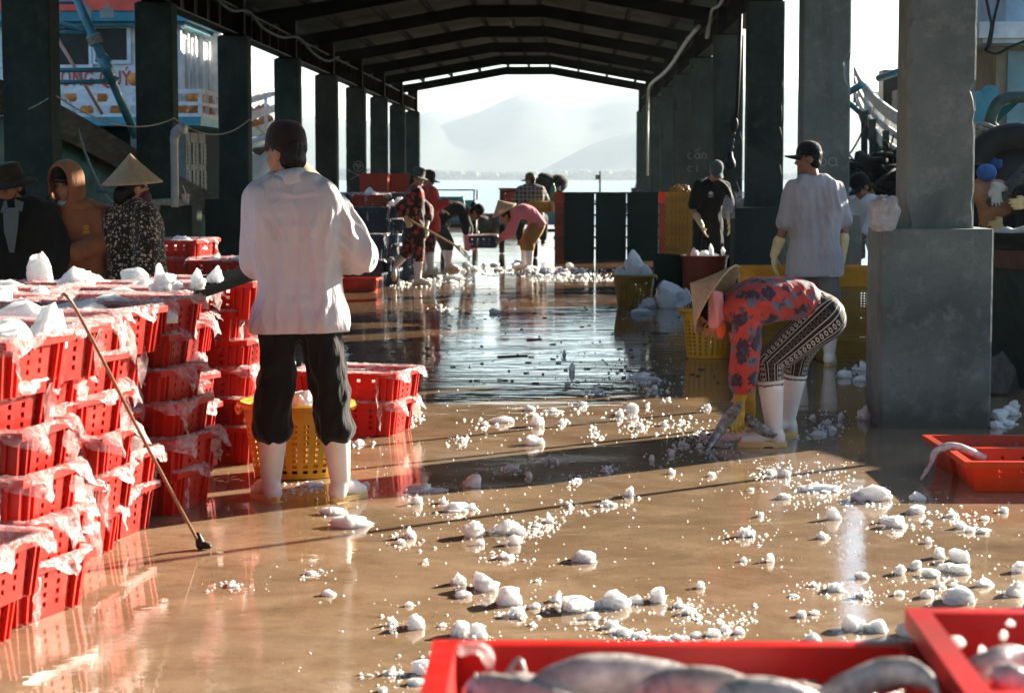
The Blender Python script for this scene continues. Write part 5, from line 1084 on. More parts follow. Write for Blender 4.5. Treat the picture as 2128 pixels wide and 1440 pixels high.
for ang,hh in ((0,1.0),(38,.85),(-38,.85)):
    pts=[]
    for i in range(13): t=i/12; pts.append((.016*math.sin(t*math.pi)*1.0,.052*hh*t))
    for i in range(1,12): t=1-i/12; pts.append((-.016*math.sin(t*math.pi),.052*hh*t))
    r=Matrix.Rotation(R(-ang),2); mb.ext([tuple(r@V(p)) for p in pts],.006,X,c)
mb.box(c+V((0,-.005,-.018)),(.075,.006,.006)); mb.box(c+V((0,-.003,-.030)),(.055,.006,.004)); mb.build('chest_emblem',M['white_stripe'],o)
# ---- 5-7 the three behind the left pile
g=V((at(40,400,13.4).x,13.4,0))
P=Fig(g,'man in a brown brimmed hat and dark open jacket at the far left edge',[(.0,.0,.80),(.0,.0,.97),(.0,.0,1.14),(-.01,-.01,1.29)],(-.045,-.03,1.425),(-.62,-.78,-.10),sl=(1,.25,0),sw=.185,A=((.27,.0,1.0),(.24,-.12,.80)),B=((-.27,-.02,1.0),(-.2,-.14,.82)),LA=((.11,0,.44),(.11,.03,.09)),LB=((-.11,.0,.44),(-.11,.03,.09)),k=1.06,voxel=.011,skin='skin_dark')
P.body(); P.top('dark_jacket','jacket',(),.030,1.95,.14,wr=.012,wide=1.08,t1=.97); P.bottom('black_trouser','trousers'); P.boot('A',(.3,-1,0)); P.boot('B',(-.3,-1,0)); P.hairc(); P.bucket('hat_brown',-.12,.165,.0,.115,.035)
mb=MB(); mb.add([(-.075,-.122,1.28),(.035,-.136,1.285),(.030,-.158,1.15),(.005,-.164,.99),(-.025,-.164,.99),(-.060,-.158,1.13)],[(0,1,2,3,4,5)]); mb.add([(.0,-.118,1.335),(.06,-.115,1.315),(.055,-.150,1.255),(.01,-.146,1.29)],[(0,1,2,3)]); mb.add([(-.06,-.112,1.335),(-.10,-.108,1.30),(-.085,-.145,1.25),(-.045,-.144,1.29)],[(0,1,2,3)])
o=mb.build('shirt_front',M['pale_shirt'],P.root); o.modifiers.new('t','SOLIDIFY').thickness=.012
P.strap([P.head+P.S*.085+P.U*.03,P.head+P.S*.075-P.U*.05+P.F*.02,P.head-P.U*.115+P.F*.03,P.head-P.S*.075-P.U*.05+P.F*.02])
g=V((at(165,400,13.6).x,13.6,0))
P=Fig(g,'person in a brown hooded jacket, mask under the chin, pointing with one hand',[(.0,.0,.80),(.0,.0,.96),(.0,.0,1.14),(-.02,-.01,1.29)],(-.065,-.05,1.435),(-.40,-.90,-.12),sl=(1,.25,0),sw=.155,A=((.185,-.04,1.05),(.005,-.19,.985)),B=((-.175,.02,1.04),(-.13,-.15,.98)),LA=((.10,0,.44),(.10,.03,.09)),LB=((-.10,.0,.44),(-.10,.03,.09)),k=.93,voxel=.010)
P.body(hands=[((.005,-.19,.985),(-.75,-.35,-.62),(0,-.2,-1),(-.5,-1,.2),.45)]); P.top('brown_hoodie','hooded_jacket',(),.024,1.96,.16,wr=.014,ws=(8,8,4),wide=1.05,armr=(.062,.056,.052,.046)); P.bottom('dark_jacket','trousers'); P.boot('A',(.3,-1,0)); P.boot('B',(-.3,-1,0))
# hood: an open shell round the face
mb=MB(); vs=[]; n=24; m=11
for j in range(m):
    t=j/(m-1); ph=R(40+130*t)
    for i in range(n+1):
        a=-math.pi*1.5+2*math.pi*i/n; rx,rz_=.112,.142; s_=math.sin(ph)**.6; x=rx*s_*math.cos(a)*1.0; z=rz_*s_*math.sin(a)+(.02 if math.sin(a)>0 else -.045); y=-.132*math.cos(ph)*-1
        vs.append(P.head+P.S*x+P.U*(z+.012)+P.F*(.118*math.cos(ph)+.012))
mb.add(vs,[(j*(n+1)+i,j*(n+1)+i+1,(j+1)*(n+1)+i+1,(j+1)*(n+1)+i) for j in range(m-1) for i in range(n)])
o=mb.build('hood',M['brown_hoodie'],P.root,True); q=o.modifiers.new('t','SOLIDIFY'); q.thickness=.010
mb=MB(); c_=P.sp[-1]+V((0,0,.012)); mb.tube([c_+V((.095*math.cos(t),.090*math.sin(t),.012*math.sin(t))) for t in [R(30*k) for k in range(12)]],.036,10,closed=True); mb.build('hood_collar',M['brown_hoodie'],P.root,True)
mb=MB(); mb.ell(P.head-P.U*.118+P.F*.040,(.062,.055,.026),Matrix((P.S,P.F,P.U)).transposed()); mb.build('face_mask',M['mask_blue'],P.root,True)
P.cap('cap_black',.16,0,.055,.095)
mb=MB(); c=V((.075,-.135,1.14)); 
for dz,w in ((.02,.035),(.008,.042),(-.004,.03),(-.018,.042),(-.027,.042)): mb.box(c+V((0,-.004,dz)),(w,.012,.007),frame((0,0,1),(1,.25,0)))
mb.build('chest_print',pbr('ochre_print',(.50,.32,.03),.7),P.root)
g=V((at(275,400,13.5).x,13.5,0))
P=Fig(g,'woman in a conical hat and a black dotted blouse turned away to the right',[(.02,.0,.80),(.02,.0,.96),(.0,.01,1.14),(-.02,.0,1.285)],(.015,.01,1.405),(.80,.55,-.22),sl=(.75,-.65,0),sw=.155,A=((.13,-.16,1.0),(.11,-.22,.80)),B=((-.10,.14,1.0),(.06,.22,.86)),LA=((.10,0,.44),(.10,.03,.09)),LB=((-.08,.0,.44),(-.08,.03,.09)),k=.97,voxel=.011)
P.body(); P.top('floral_black','blouse',(),.028,1.6,.20,wr=.010,wide=1.08,flare=1.15,armr=(.066,.064,.062,.058)); P.bottom('black_trouser','trousers'); P.boot('A',(.3,1,0)); P.boot('B',(-.3,1,0)); P.glove('A',(.25,-.1,-1),(1,0,0),(.2,-1,0),.5,'glove',.7); P.glove('B',(.5,0,-1),(1,0,0),(.2,-1,0),.5,'glove',.6); P.hairc(extra=(((0,-.09,-.06),(.05,.05,.07)),)); P.nonla((.0,.005,1.445),(-.05,-.05,1),.205,.20)
mb=MB(); mb.ell((.075,.02,1.345),(.05,.06,.055)); mb.build('face_scarf',pbr('maroon_cloth',(.09,.02,.025),.8),P.root,True)
# ---- 8 woman hidden behind the man in white
g=V((at(617,400,12.2).x,12.2,0))
P=Fig(g,'person in a conical hat mostly hidden behind the man in white',[(0,0,.80),(0,0,.97),(0,0,1.15),(0,0,1.30)],(0,0,1.40),(.3,-.9,-.2),sw=.15,A=((.19,-.03,1.04),(.10,-.2,.95)),B=((-.19,-.03,1.04),(-.1,-.2,.95)),LA=((.09,0,.44),(.09,.03,.09)),LB=((-.09,.0,.44),(-.09,.03,.09)),k=.93,voxel=.014)
P.body(hands=[((.10,-.2,.95),(-.6,-.5,-.3),(0,0,-1),(0,-1,0),.5),((-.10,-.2,.95),(.6,-.5,-.3),(0,0,-1),(0,-1,0),.5)]); P.top('floral_dark','blouse',(),.02,1.9,.14); P.bottom('black_trouser','trousers'); P.boot('A',(.3,-1,0)); P.boot('B',(-.3,-1,0)); P.hairc(); P.nonla((.01,0,1.435),(.05,-.15,1),.212,.185)
# ---- 9 woman with squeegee
g=gnd(866,593); 
P=Fig(g,'woman in a dark red floral suit and brimmed hat pushing a squeegee across the floor',[(-.02,0,.83),(-.02,.0,1.0),(-.03,0,1.18),(-.02,-.0,1.33)],(.01,-.01,1.47),(.93,-.20,-.30),sl=(.35,-1,0),hl=(.35,-1,0),sw=.155,A=((-.17,-.16,1.03),(-.14,-.22,.92)),B=((.16,.10,1.03),(.14,-.10,.80)),LA=((.03,-.05,.44),(.02,-.06,.09)),LB=((-.13,.10,.47),(-.33,.12,.26)),k=.97,voxel=.013)
P.arm['A']=((-.20,-.18,1.07),(-.13,-.22,.93))
P.body(); P.top('floral_dark','blouse',(),.026,1.45,.18,wr=.012,flare=1.1,armr=(.064,.06,.058,.05)); P.bottom('floral_dark','trousers',.016,1.2,.012,r=(.096,.078,.072,.06)); P.boot('A',(1,-.1,0)); P.boot('B',(.45,-.02,-.88)); P.glove('A',(.5,0,-.85),(.6,-.6,0),(.6,-.3,.6),1.1,'glove',.9,voxel=.006); P.glove('B',(.3,-.3,-.9),(-1,0,0),(0,-1,0),1.0,'glove_pale',.5,voxel=.006); P.hairc(extra=(((0,-.06,-.06),(.05,.05,.05)),)); P.bucket('hat_green',.0,.145,0,.12,.012)
sq0=at(842,452,g.y-.22); sq1=at(956,516,g.y-.9); sq=empty('squeegee',gnd(968,542),0,'wooden-handled floor squeegee held by the woman in the red floral suit','squeegee'); o_=V(sq.location)
mb=MB(); mb.tube([sq0-o_-V((.1,-.05,-.06)),sq0-o_,sq1-o_],.014,8); mb.build('handle',pbr('pale_wood',(.45,.27,.12),.5,.2,12,stretch=(4,4,.5)),sq,True)
mb=MB(); e=sq1-o_; mb.bar(e+V((-.03,.08,.02)),V((.05,-.12,.06)),.07,.03); mb.bar(e+V((-.01,.06,-.01)),V((.07,-.12,.02)),.012,.05); mb.build('blade',M['blackmetal'],sq)
# ---- 10 person in red behind
g=V((at(886,500,30.5).x,30.5,0))
P=Fig(g,'person in a red jacket behind the sweeping woman, reaching to the right',[(0,0,.82),(0,0,.99),(.01,0,1.17),(.02,0,1.32)],(.03,0,1.45),(.9,-.2,-.3),sl=(.5,-.85,0),sw=.155,A=((.16,-.16,1.05),(.33,-.2,1.12)),B=((.06,.15,1.04),(.2,.1,1.0)),LA=((.05,-.06,.44),(.06,-.06,.09)),LB=((-.04,.08,.44),(-.05,.1,.09)),voxel=.014)
P.body(); P.top('red_jacket','jacket',(),.024,1.95,.12); P.bottom('floral_dark','trousers',.015,1.2); P.boot('A',(1,-.1,0)); P.boot('B',(1,.1,0)); P.glove('A',(1,-.1,.1),(0,0,-1),(0,-1,0),.5,'glove',.4,voxel=.007); P.glove('B',(1,-.1,-.3),(0,0,-1),(0,-1,0),.5,'glove',.4,voxel=.007); P.hairc(); P.cap('cap_maroon')
# ---- 11 bending worker in black
g=gnd(935,562)
P=Fig(g,'worker in black with a cap bending to the right over a crate',[(-.20,.05,.76),(-.08,.04,.90),(.08,.02,.985),(.25,.0,.96)],(.42,-.02,.925),(.72,-.15,-.68),(.6,0,.8),hl=(.1,-1,0),sl=(.1,-1,0),sw=.155,A=((.27,-.16,.68),(.27,-.12,.47)),B=((.30,.14,.68),(.34,.10,.47)),LA=((-.02,-.08,.44),(-.02,-.08,.09)),LB=((-.10,.16,.44),(-.03,.18,.09)),voxel=.014)
P.body(); P.top('black','jacket',(),.022,1.25,.06); o=P.bottom('floral_trouser','trousers',.02,1.2,bt=1.6,r=(.105,.08,.07,.06)); P.boot('A',(1,-.1,0)); P.boot('B',(1,.1,0)); P.glove('A',(.1,0,-1),(0,-1,0),(1,0,0),.7,'towel_pink',.85,voxel=.007); P.glove('B',(.1,0,-1),(0,1,0),(1,0,0),.7,'towel_pink',.85,voxel=.007); P.hairc(extra=(((0,-.10,.06),(.07,.06,.06)),)); P.cap('cap_black',-.1)
# ---- 12 bending worker in pink
g=gnd(1097,562)
P=Fig(g,'worker in pink top, ochre trousers and conical hat bending over a crate',[(.15,.05,.76),(.06,.04,.89),(-.08,.02,.945),(-.24,.0,.885)],(-.36,-.02,.86),(-.70,-.15,-.70),(-.7,0,.7),hl=(.1,-1,0),sl=(.1,-1,0),sw=.155,A=((-.26,-.14,.62),(-.46,-.10,.47)),B=((-.30,.14,.62),(-.50,.10,.46)),LA=((.02,-.08,.44),(.03,-.08,.09)),LB=((-.04,.14,.44),(-.06,.16,.09)),voxel=.014)
P.body(hands=[((-.46,-.10,.47),(-.8,0,-.5),(0,1,0),(-.3,-.3,1),.6),((-.50,.10,.46),(-.8,0,-.5),(0,-1,0),(-.3,.3,1),.6)]); P.top('pink','blouse',(),.020,1.55,.05); P.bottom('ochre','trousers',bt=1.6,inf=.022,upto=1.2,wr=.012,r=(.110,.084,.072,.062)); P.boot('A',(-.6,-.8,0)); P.boot('B',(-.8,.2,0)); P.hairc(); hc=local(g,1048,438,g.y); P.nonla((hc.x,0,hc.z),(-.50,-.12,.86),.225,.20)
# ---- 13 man in plaid on the tricycle
g=V((at(1104,450,38.0).x,38.0,0))
P=Fig(g,'man in a plaid shirt and khaki cap sitting on the cargo tricycle',[(.0,.05,.80),(.0,.03,.97),(.0,.02,1.15),(-.02,.06,1.31)],(-.02,.09,1.43),(-.9,.35,-.1),sw=.185,A=((.27,.12,1.06),(.26,.32,1.0)),B=((-.27,.12,1.06),(-.30,.33,1.02)),LA=((.22,.38,.72),(.22,.36,.30)),LB=((-.22,.38,.72),(-.22,.36,.30)),k=1.08,voxel=.015)
P.body(hands=[((.26,.32,1.0),(0,1,.1),(0,0,-1),(-1,0,0),.9),((-.30,.33,1.02),(0,1,.1),(0,0,-1),(1,0,0),.9)]); P.top('plaid','shirt',(),.026,1.9,.10,wide=1.08); P.bottom('dark_jacket','trousers',.02,1.85); P.boot('A',(.1,1,0),.2,mat='blackmetal'); P.boot('B',(-.1,1,0),.2,mat='blackmetal'); P.hairc(); P.cap('cap_khaki')
# ---- 14-15 workers by the right boat
g=V((at(1808,400,20.5).x,20.5,0))
P=Fig(g,'worker in a white shirt and dark cap stooping behind the near right column',[(.16,.05,.82),(.10,.04,.98),(.03,.02,1.13),(-.05,.0,1.26)],(-.09,-.03,1.385),(-.80,-.35,-.5),sl=(.5,-.85,0),hl=(.5,-.85,0),sw=.165,A=((-.02,-.22,.99),(-.16,-.24,.83)),B=((-.20,.12,.98),(-.28,.05,.82)),LA=((.12,-.1,.44),(.14,-.08,.09)),LB=((.10,.1,.44),(.12,.1,.09)),voxel=.013,skin='skin_dark')
P.body(hands=[((-.16,-.24,.83),(-.6,0,-.7),(0,1,0),(-.3,-.3,1),.6)]); P.top('white_cloth','shirt',(),.024,1.2,.12); P.bottom('dark_jacket','trousers',.015,1.2); P.boot('A',(-1,-.1,0)); P.boot('B',(-1,.1,0)); P.hairc(); P.cap('cap_black',-.05)
g=V((at(1768,400,21.2).x-.06,21.2,0))
P=Fig(g,'person in a pale blue shirt half hidden behind the second right column',[(.0,.0,.82),(.0,.0,.98),(.0,.0,1.16),(-.02,.0,1.32)],(-.12,-.02,1.42),(-.9,-.2,-.3),sl=(.6,-.8,0),sw=.16,A=((.13,-.16,1.02),(.16,-.22,.80)),B=((-.12,.14,1.0),(-.2,.1,.8)),LA=((.08,-.06,.44),(.08,-.06,.09)),LB=((-.06,.08,.44),(-.06,.1,.09)),voxel=.014)
P.body(hands=[((.16,-.22,.80),(.1,-.1,-1),(-1,0,0),(0,-1,0),.5)]); P.top('white_cloth','shirt',(),.028,1.7,.14); P.bottom('dark_jacket','trousers',.015,1.2); P.boot('A',(-1,-.1,0)); P.boot('B',(-1,.1,0)); P.hairc(); P.cap('cap_grey')
# ---- 16-17 workers at the near right boat
g=V((at(2052,470,16.8).x,16.8,0.42))
P=Fig(g,'bare-backed worker in a blue cap crouching beyond the near right column',[(.08,.0,.62),(.07,-.02,.75),(.04,-.05,.90),(-.02,-.02,1.03)],(-.07,-.0,1.05),(-.6,.3,-.75),(-.3,0,.9),sl=(.9,.35,0),sw=.165,A=((.13,-.14,.95),(.0,-.26,1.0)),B=((-.20,.10,.82),(-.22,.2,.66)),LA=((.30,.22,.40),(.44,.30,.10)),LB=((.15,.25,.40),(.28,.28,.10)),k=.95,voxel=.011)
P.body(hands=[((-.22,.2,.66),(0,.3,-1),(1,0,0),(0,1,0),.5)])
P.glove('A',(.12,-.1,-1),(0,-1,0),(-1,0,0),.25,'glove_pale',.4); P.bottom('stripe_dark','shorts',.014,1.2); P.boot('A',(.3,1,0)); P.boot('B',(-.3,1,0)); P.hairc(); mb=MB(); mb.ell((-.03,-.07,1.10),(.085,.085,.075)); mb.build('head_cloth',M['cap_blue'],P.root,True)
g=V((at(2152,430,16.55).x,16.55,0.0))
g.z=.42
P=Fig(g,'worker in black with a yellow glove cut off by the right frame edge',[(.05,.0,.60),(.05,.0,.72),(.05,.0,.86),(.05,.0,.99)],(.05,-.02,1.13),(-.8,-.3,-.2),sl=(.7,-.7,0),sw=.17,A=((.02,-.22,.86),(-.11,-.26,.86)),B=((-.08,.16,.72),(-.2,.1,.70)),LA=((.28,-.20,.40),(.30,-.1,.09)),LB=((.15,-.10,.40),(.22,.1,.09)),voxel=.013)
P.body(); P.top('black','jacket',(),.026,1.9,.12); P.bottom('black_trouser','trousers',.015,1.2); P.boot('A',(-1,-.1,0),mat='blackmetal'); P.boot('B',(-1,.1,0),mat='blackmetal'); P.glove('A',(-1,0,-.1),(0,1,0),(0,0,1),.9,'glove',.3); P.glove('B',(-1,0,-.3),(0,1,0),(0,0,1),.9,'glove',.3); P.hairc(); P.cap('cap_black')
# ================================================================== BOATS AND THE REST
teal=pbr('teal_hull_paint',(.002,.075,.085),.65,.35,2.2,.2,18,grime=.15,c2=(.004,.14,.155),spec=.2); blue=pbr('blue_paint',(.03,.24,.33),.5,.25,3,.15,20,grime=.2,c2=(.05,.33,.42)); pipeb=pbr('blue_pipe_paint',(.035,.19,.25),.4,.25,6,grime=.35)
whitep=pbr('weathered_white_paint',(.68,.70,.70),.65,.18,4,.2,30,grime=.35); redp=pbr('red_roof_paint',(.62,.06,.03),.6,.25,3,grime=.25); timber=pbr('dark_weathered_timber',(.018,.020,.019),.8,.5,5,.5,25,c2=(.05,.056,.055),stretch=(3,.3,3),lo=.45,hi=.7,spec=.15)
glass=pbr('dark_window_glass',(.012,.014,.013),.35,.3,3,spec=.2); greyw=pbr('grey_shutter_paint',(.20,.21,.20),.7,.25,5,.2,30,grime=.3); brownp=pbr('red_brown_stripe',(.10,.03,.02),.6,.3,4,grime=.3); creamp=pbr('cream_wall_paint',(.34,.27,.19),.7,.2,3,grime=.3); salmon=pbr('salmon_pole_paint',(.50,.25,.18),.5,.15,6)
textred=pbr('red_lettering',(.55,.06,.03),.6,.15,20); ballm=pbr('orange_float',(.62,.22,.035),.45,.3,3,objvar=.35,grime=.2); netm=pbr('dark_net',(.02,.022,.02),.9,.5,20,.5,80)
def hull(name,stations,mat,parent,rows=10,close=True):
    """stations: (Y, half beam, sheer z, keel z), centre X given by parent"""
    mb=MB(); vs=[]; 
    for (y,b,zs,zk,cx) in stations:
        for sgn in (-1,1):
            for i in range(rows+1):
                t=i/rows; vs.append((cx+sgn*b*(t**.45)*(.72+.28*t),y,zk+(zs-zk)*t))
    n=len(stations); m=rows+1
    for j in range(n-1):
        for s in range(2):
            o=(j*2+s)*m; p=((j+1)*2+s)*m
            for i in range(rows): mb.f.append((o+i,o+i+1,p+i+1,p+i) if s else (o+i,p+i,p+i+1,o+i+1)); mb.m.append(0)
        a=(j*2)*m+rows; b=(j*2+1)*m+rows; c=((j+1)*2)*m+rows; d=((j+1)*2+1)*m+rows
        if close: mb.f.append((a,c,d,b)); mb.m.append(0)
    e=(n-1)*2*m; mb.f.append(tuple([e+i for i in range(m)]+[e+m+i for i in reversed(range(m))])); mb.m.append(0)
    mb.v=[tuple(v) for v in vs]; return mb.build(name,mat,parent,True)
def rel(o,*a): return at(*a)-V(o.location)
# ---- left boat
LB=empty('fishing_boat',(-8.2,24,-1.5),0,'teal wooden fishing boat with red-roofed white wheelhouse moored on the left','boat'); LO=V(LB.location)
def lb(x,y,z): return V((x,y,z))-LO
ST=[(16.0,.05,3.0,-1.2),(17.2,.7,2.9,-1.5),(19,1.35,2.75,-2),(21.5,1.85,2.55,-2.2),(23.6,2.08,2.33,-2.3),(26.5,2.2,1.95,-2.3),(29.5,2.22,1.58,-2.3),(32.5,2.2,1.28,-2.3),(35.5,2.2,1.06,-2.3),(40,2.1,.98,-2.2),(44,1.9,1.1,-2)]
o=hull('hull',[(y-LO.y,b,zs-LO.z,zk-LO.z,0) for y,b,zs,zk in ST],teal,LB); autosmooth(o,50)
mb=MB(); 
for sg in (1,-1):
    pts=[lb(-8.2+sg*(b+.03),y,zs-.15) for y,b,zs,_ in ST]; Q=crom(pts,4)
    vs=[]; 
    for p in Q:
        for dx,dz in ((-.03,-.20),(.05*1,-.20),(.06,.19),(-.03,.20)): vs.append(p+V((sg*dx,0,dz)))
    mb.add(vs,[(j*4+k,j*4+(k+1)%4,(j+1)*4+(k+1)%4,(j+1)*4+k) for j in range(len(Q)-1) for k in range(4)])
mb.build('rub_rail',timber,LB)
# lower house, upper deck, cabin
mb=MB(); mb.box(lb(-8.55,37.6,1.65),(3.3,5.2,1.45)); mb.build('lower_house',pbr('dark_green_house',(.006,.012,.012),.8,.3,3,spec=.1),LB)
mb=MB(); c=lb(-6.86,35.25,1.7)
for k in range(3):
    x0=-7.45+.33*k; mb.box(lb(x0,34.97,1.68),(.30,.04,1.15)); 
    for zz in (1.45,1.9): 
        for dx in (-.07,.07): mb.box(lb(x0+dx,34.945,zz),(.10,.02,.36))
mb.build('shutter',greyw,LB); mb=MB()
for k in range(3):
    y0=36.15+.78*k; mb.box(lb(-6.885,y0,1.70),(.05,.72,1.2))
    for zz in (1.42,1.92):
        for dy in (-.17,.17): mb.box(lb(-6.852,y0+dy,zz),(.03,.24,.40))
        for j in range(5): mb.box(lb(-6.838,y0,zz-.16+.08*j),(.02,.60,.02))
mb.build('shutter',greyw,LB)
mb=MB(); mb.box(lb(-8.55,37.2,2.44),(4.55,5.6,.15)); mb.build('upper_deck',blue,LB)
mb=MB(); mb.box(lb(-8.8,38.3,3.42),(3.6,4.6,1.83)); mb.build('cabin_wall',whitep,LB)
mb=MB(); mb.box(lb(-8.75,38.2,4.30),(4.25,5.35,.17)); mb.box(lb(-8.75,38.2,4.18),(3.95,5.0,.075)); mb.build('blue_trim',blue,LB)
mb=MB(); mb.box(lb(-8.75,38.2,4.69),(4.35,5.45,.60),top=.96); mb.build('roof',redp,LB)
def win(x,y,z,w,h,d=(1,0),nm='window',gm=None):
    # d: (1,0) faces -Y ; (0,1) faces +X
    f=MB(); t=.07
    if d[0]:
        for dx in (-1,1): f.box(lb(x+dx*(w/2+t/2),y,z),(t,.07,h+2*t))
        for dz in (-1,1): f.box(lb(x,y,z+dz*(h/2+t/2)),(w,.07,t))
    else:
        for dy in (-1,1): f.box(lb(x,y+dy*(w/2+t/2),z),(.07,t,h+2*t))
        for dz in (-1,1): f.box(lb(x,y,z+dz*(h/2+t/2)),(.07,w,t))
    o=f.build(nm,whitep,LB); g=MB(); g.box(lb(x,y-(.0 if not d[0] else -.0),z),(w,.03,h) if d[0] else (.03,w,h)); g.build('pane',gm or glass,o); return o
win(at(232,95,35.98).x,35.975,3.84,.56,.56); win(at(150,95,35.98).x,35.975,3.80,.60,.64); win(at(40,95,35.98).x,35.975,3.82,.6,.6)
for k in range(4): win(-6.985,36.6+k*1.0,3.35,.42,1.25,(0,1),'side_shutter',whitep)
mb=MB()
for k in range(7): mb.box(lb(-6.96,36.1+k*.72,3.4),(.09,.09,1.72))
mb.tube([lb(-6.7,38.5,2.5),lb(-6.7,38.5,4.3)],.12,12); mb.tube([lb(-6.75,40.2,2.5),lb(-6.75,40.2,4.3)],.05,8); mb.build('cabin_post',whitep,LB)
cu=bpy.data.curves.new('t','FONT'); cu.body='ƯƠNG QUÝ'; cu.size=.40; cu.extrude=.006; cu.space_character=1.12; cu.offset=.007
to=link('t',cu); dg=bpy.context.evaluated_depsgraph_get(); tme=bpy.data.meshes.new_from_object(to.evaluated_get(dg)); bpy.data.objects.remove(to)
wx=max(v.co.x for v in tme.vertices); p0=at(103,178,35.97); p1=at(272,178,35.97)
o=link('name_lettering',tme,LB); tme.materials.clear(); tme.materials.append(textred); o.location=lb(p0.x,35.988,p0.z); o.rotation_euler=(math.pi/2,0,0); o.scale=((p1.x-p0.x)/wx,.92,1)
# slatted rail rack holding floats
mb=MB()
for z,hh in ((2.95,.075),(2.74,.065),(2.54,.075)):
    mb.box(lb(-8.45,34.50,z),(4.36,.035,hh)); mb.box(lb(-6.29,36.0,z+.0),(.035,3.0,hh))
for x in np.linspace(-10.5,-6.29,8): mb.box(lb(x,34.53,2.74),(.05,.05,.5))
for y in np.linspace(34.56,37.4,5): mb.box(lb(-6.32,y,2.74),(.05,.05,.5))
mb.build('slatted_rail',whitep,LB)
rr=random.Random(6); sp_=MB(); sp_.lathe([(.001,-.13),(.06,-.116),(.105,-.078),(.127,-.03),(.13,.02),(.112,.068),(.07,.11),(.03,.128),(.03,.15),(.001,.15)],18); bme=sp_.mesh('buoy',ballm,True)
for i in range(20):
    if i<12: x=-9.75+.28*i+rr.uniform(-.05,.05); y=34.72+rr.uniform(0,.12)
    else: x=-6.5+rr.uniform(-.05,.02); y=34.95+.26*(i-12)
    z=2.52+.115+(.23 if i%2==0 else 0)+(.30 if i in (8,10) else 0); o=link('buoy',bme); o.location=(x,y,z); o.rotation_euler=(rr.uniform(-.6,.6),rr.uniform(-.6,.6),0); s=rr.uniform(.85,1.15); o.scale=(s,s,s); tag(o,'round orange float stored behind the slatted rail of the left boat','buoy','floats in the left boat\'s slatted rack')
# pipe gantry
mb=MB(); a,b=rel(LB,150,-25,25.0),rel(LB,283,285,25.9); mb.tube([a,b],.055,12); mb.tube([lerp(a,b,.45),lerp(a,b,.62)],.075,12); mb.tube([lerp(a,b,.3),lerp(a,b,.33)],.066,10)
for t in (.48,.60): mb.bar(lerp(a,b,t)-V((.10,0,0)),lerp(a,b,t)+V((.10,0,0)),.05,.03)
mb.build('gantry_pipe',pipeb,LB,True)
mb=MB()
for (x0,y0,x1,y1,r) in ((20,22,196,70,.032),(20,70,180,68,.028),(20,147,212,146,.030),(20,173,222,170,.030),(20,4,160,6,.022)): mb.tube([rel(LB,x0,y0,25.3),rel(LB,x1,y1,25.3)],r,8)
mb.tube([rel(LB,40,-30,25.3),rel(LB,60,330,25.3)],.04,8); mb.build('gantry_rung',pipeb,LB,True)
mb=MB(); mb.tube([rel(LB,104,55,26.5),rel(LB,213,238,26.5)],.022,8); mb.build('pole',salmon,LB,True)
mb=MB(); 
for i in range(5): c=lerp(a,b,.315+.012*i); mb.tube([c+V((.075*math.cos(t),.075*math.sin(t)*.8,.03*math.cos(t))) for t in [R(30*k) for k in range(12)]],.014,6,closed=True)
mb.build('lashing',rope,LB,True)
mb=MB()
for px in (112,178,222): p=rel(LB,px,28,35.0); mb.box(p,(.22,.10,.17)); mb.box(p+V((0,.07,.12)),(.03,.03,.15))
mb.build('flood_light',greyw,LB)
mb=MB(); mb.tube(crom([at(112,198,25.2),at(135,203,25.0),at(152,228,24.8),at(168,290,24.5),at(190,350,24.2),at(214,396,24.0),at(232,420,23.9),at(260,440,23.7)],6),.015,8); tag(mb.build('mooring_rope',pbr('pale_rope',(.42,.43,.40),.9,.3,40,.3,90),smooth=True),'pale thick rope hanging from the left boat\'s rail down to the quay','rope')
mb=MB(); mb.tube(crom([at(205,396,23.5),at(240,402,23.2),at(290,425,22.9),at(330,432,22.75)],5),.03,8); tag(mb.build('mooring_rope',rope,smooth=True),'dark braided rope running across behind the three people at the left','rope')
# ---- far left boat
FB=empty('fishing_boat',(-11,50,-1.5),0,'distant white and blue boat with a curved slatted bow rail beyond the left columns','boat'); FO=V(FB.location)
ST=[]
mb=MB(); pts=[(-7.15,50.2,3.72),(-7.35,49.2,3.55),(-7.75,48.4,3.38),(-8.5,47.6,3.22),(-9.6,47.1,3.1),(-12,46.8,3.0),(-15,46.8,3.0)]
Qs=crom([V(p)-FO for p in pts],5); 
def wall(mb,Q,z0,z1,t,inn=0.0):
    vs=[]
    for p in Q:
        n=V((-.6,.8,0))
        for zz,tt in ((z0,inn),(z1,0),(z1,t),(z0,inn+t)): vs.append(p+V((0,0,zz))+n*tt)
    mb.add(vs,[(j*4+k,j*4+(k+1)%4,(j+1)*4+(k+1)%4,(j+1)*4+k) for j in range(len(Q)-1) for k in range(4)])
for z0,z1 in ((-.16,.05),(-.56,-.36),(-.98,-.74)): wall(mb,Qs,z0,z1,.05,.05)
for p in Qs[::5]: mb.bar(p+V((-.04,.05,-1.0)),p+V((-.04,.05,.03)),.07)
mb.build('slatted_rail',whitep,FB)
mb=MB(); wall(mb,Qs,-1.35,-1.0,.06,.1); wall(mb,Qs,-4.0,-1.36,.06,1.3); mb.build('hull',pbr('pale_blue_hull',(.42,.50,.53),.5,.15,2,grime=.25),FB,True)
mb=MB(); mb.add([p+V((-.1,.1,-1.0)) for p in Qs]+[V((-14,56,1.2))-FO*0-V((0,0,0)) if False else Qs[-1]+V((0,9,-1.0)),Qs[0]+V((-.5,6,-1.0))],[tuple(range(len(Qs)+2))]); mb.build('deck',greyw,FB)
mb=MB(); mb.tube([Qs[6]+V((.2,-.1,-1.0)),Qs[6]+V((.25,-.1,-2.6))],.06,8); mb.box(Qs[9]+V((0,-.2,-2.3)),(.5,.3,.6)); mb.build('bow_fender',M['blackmetal'],FB)
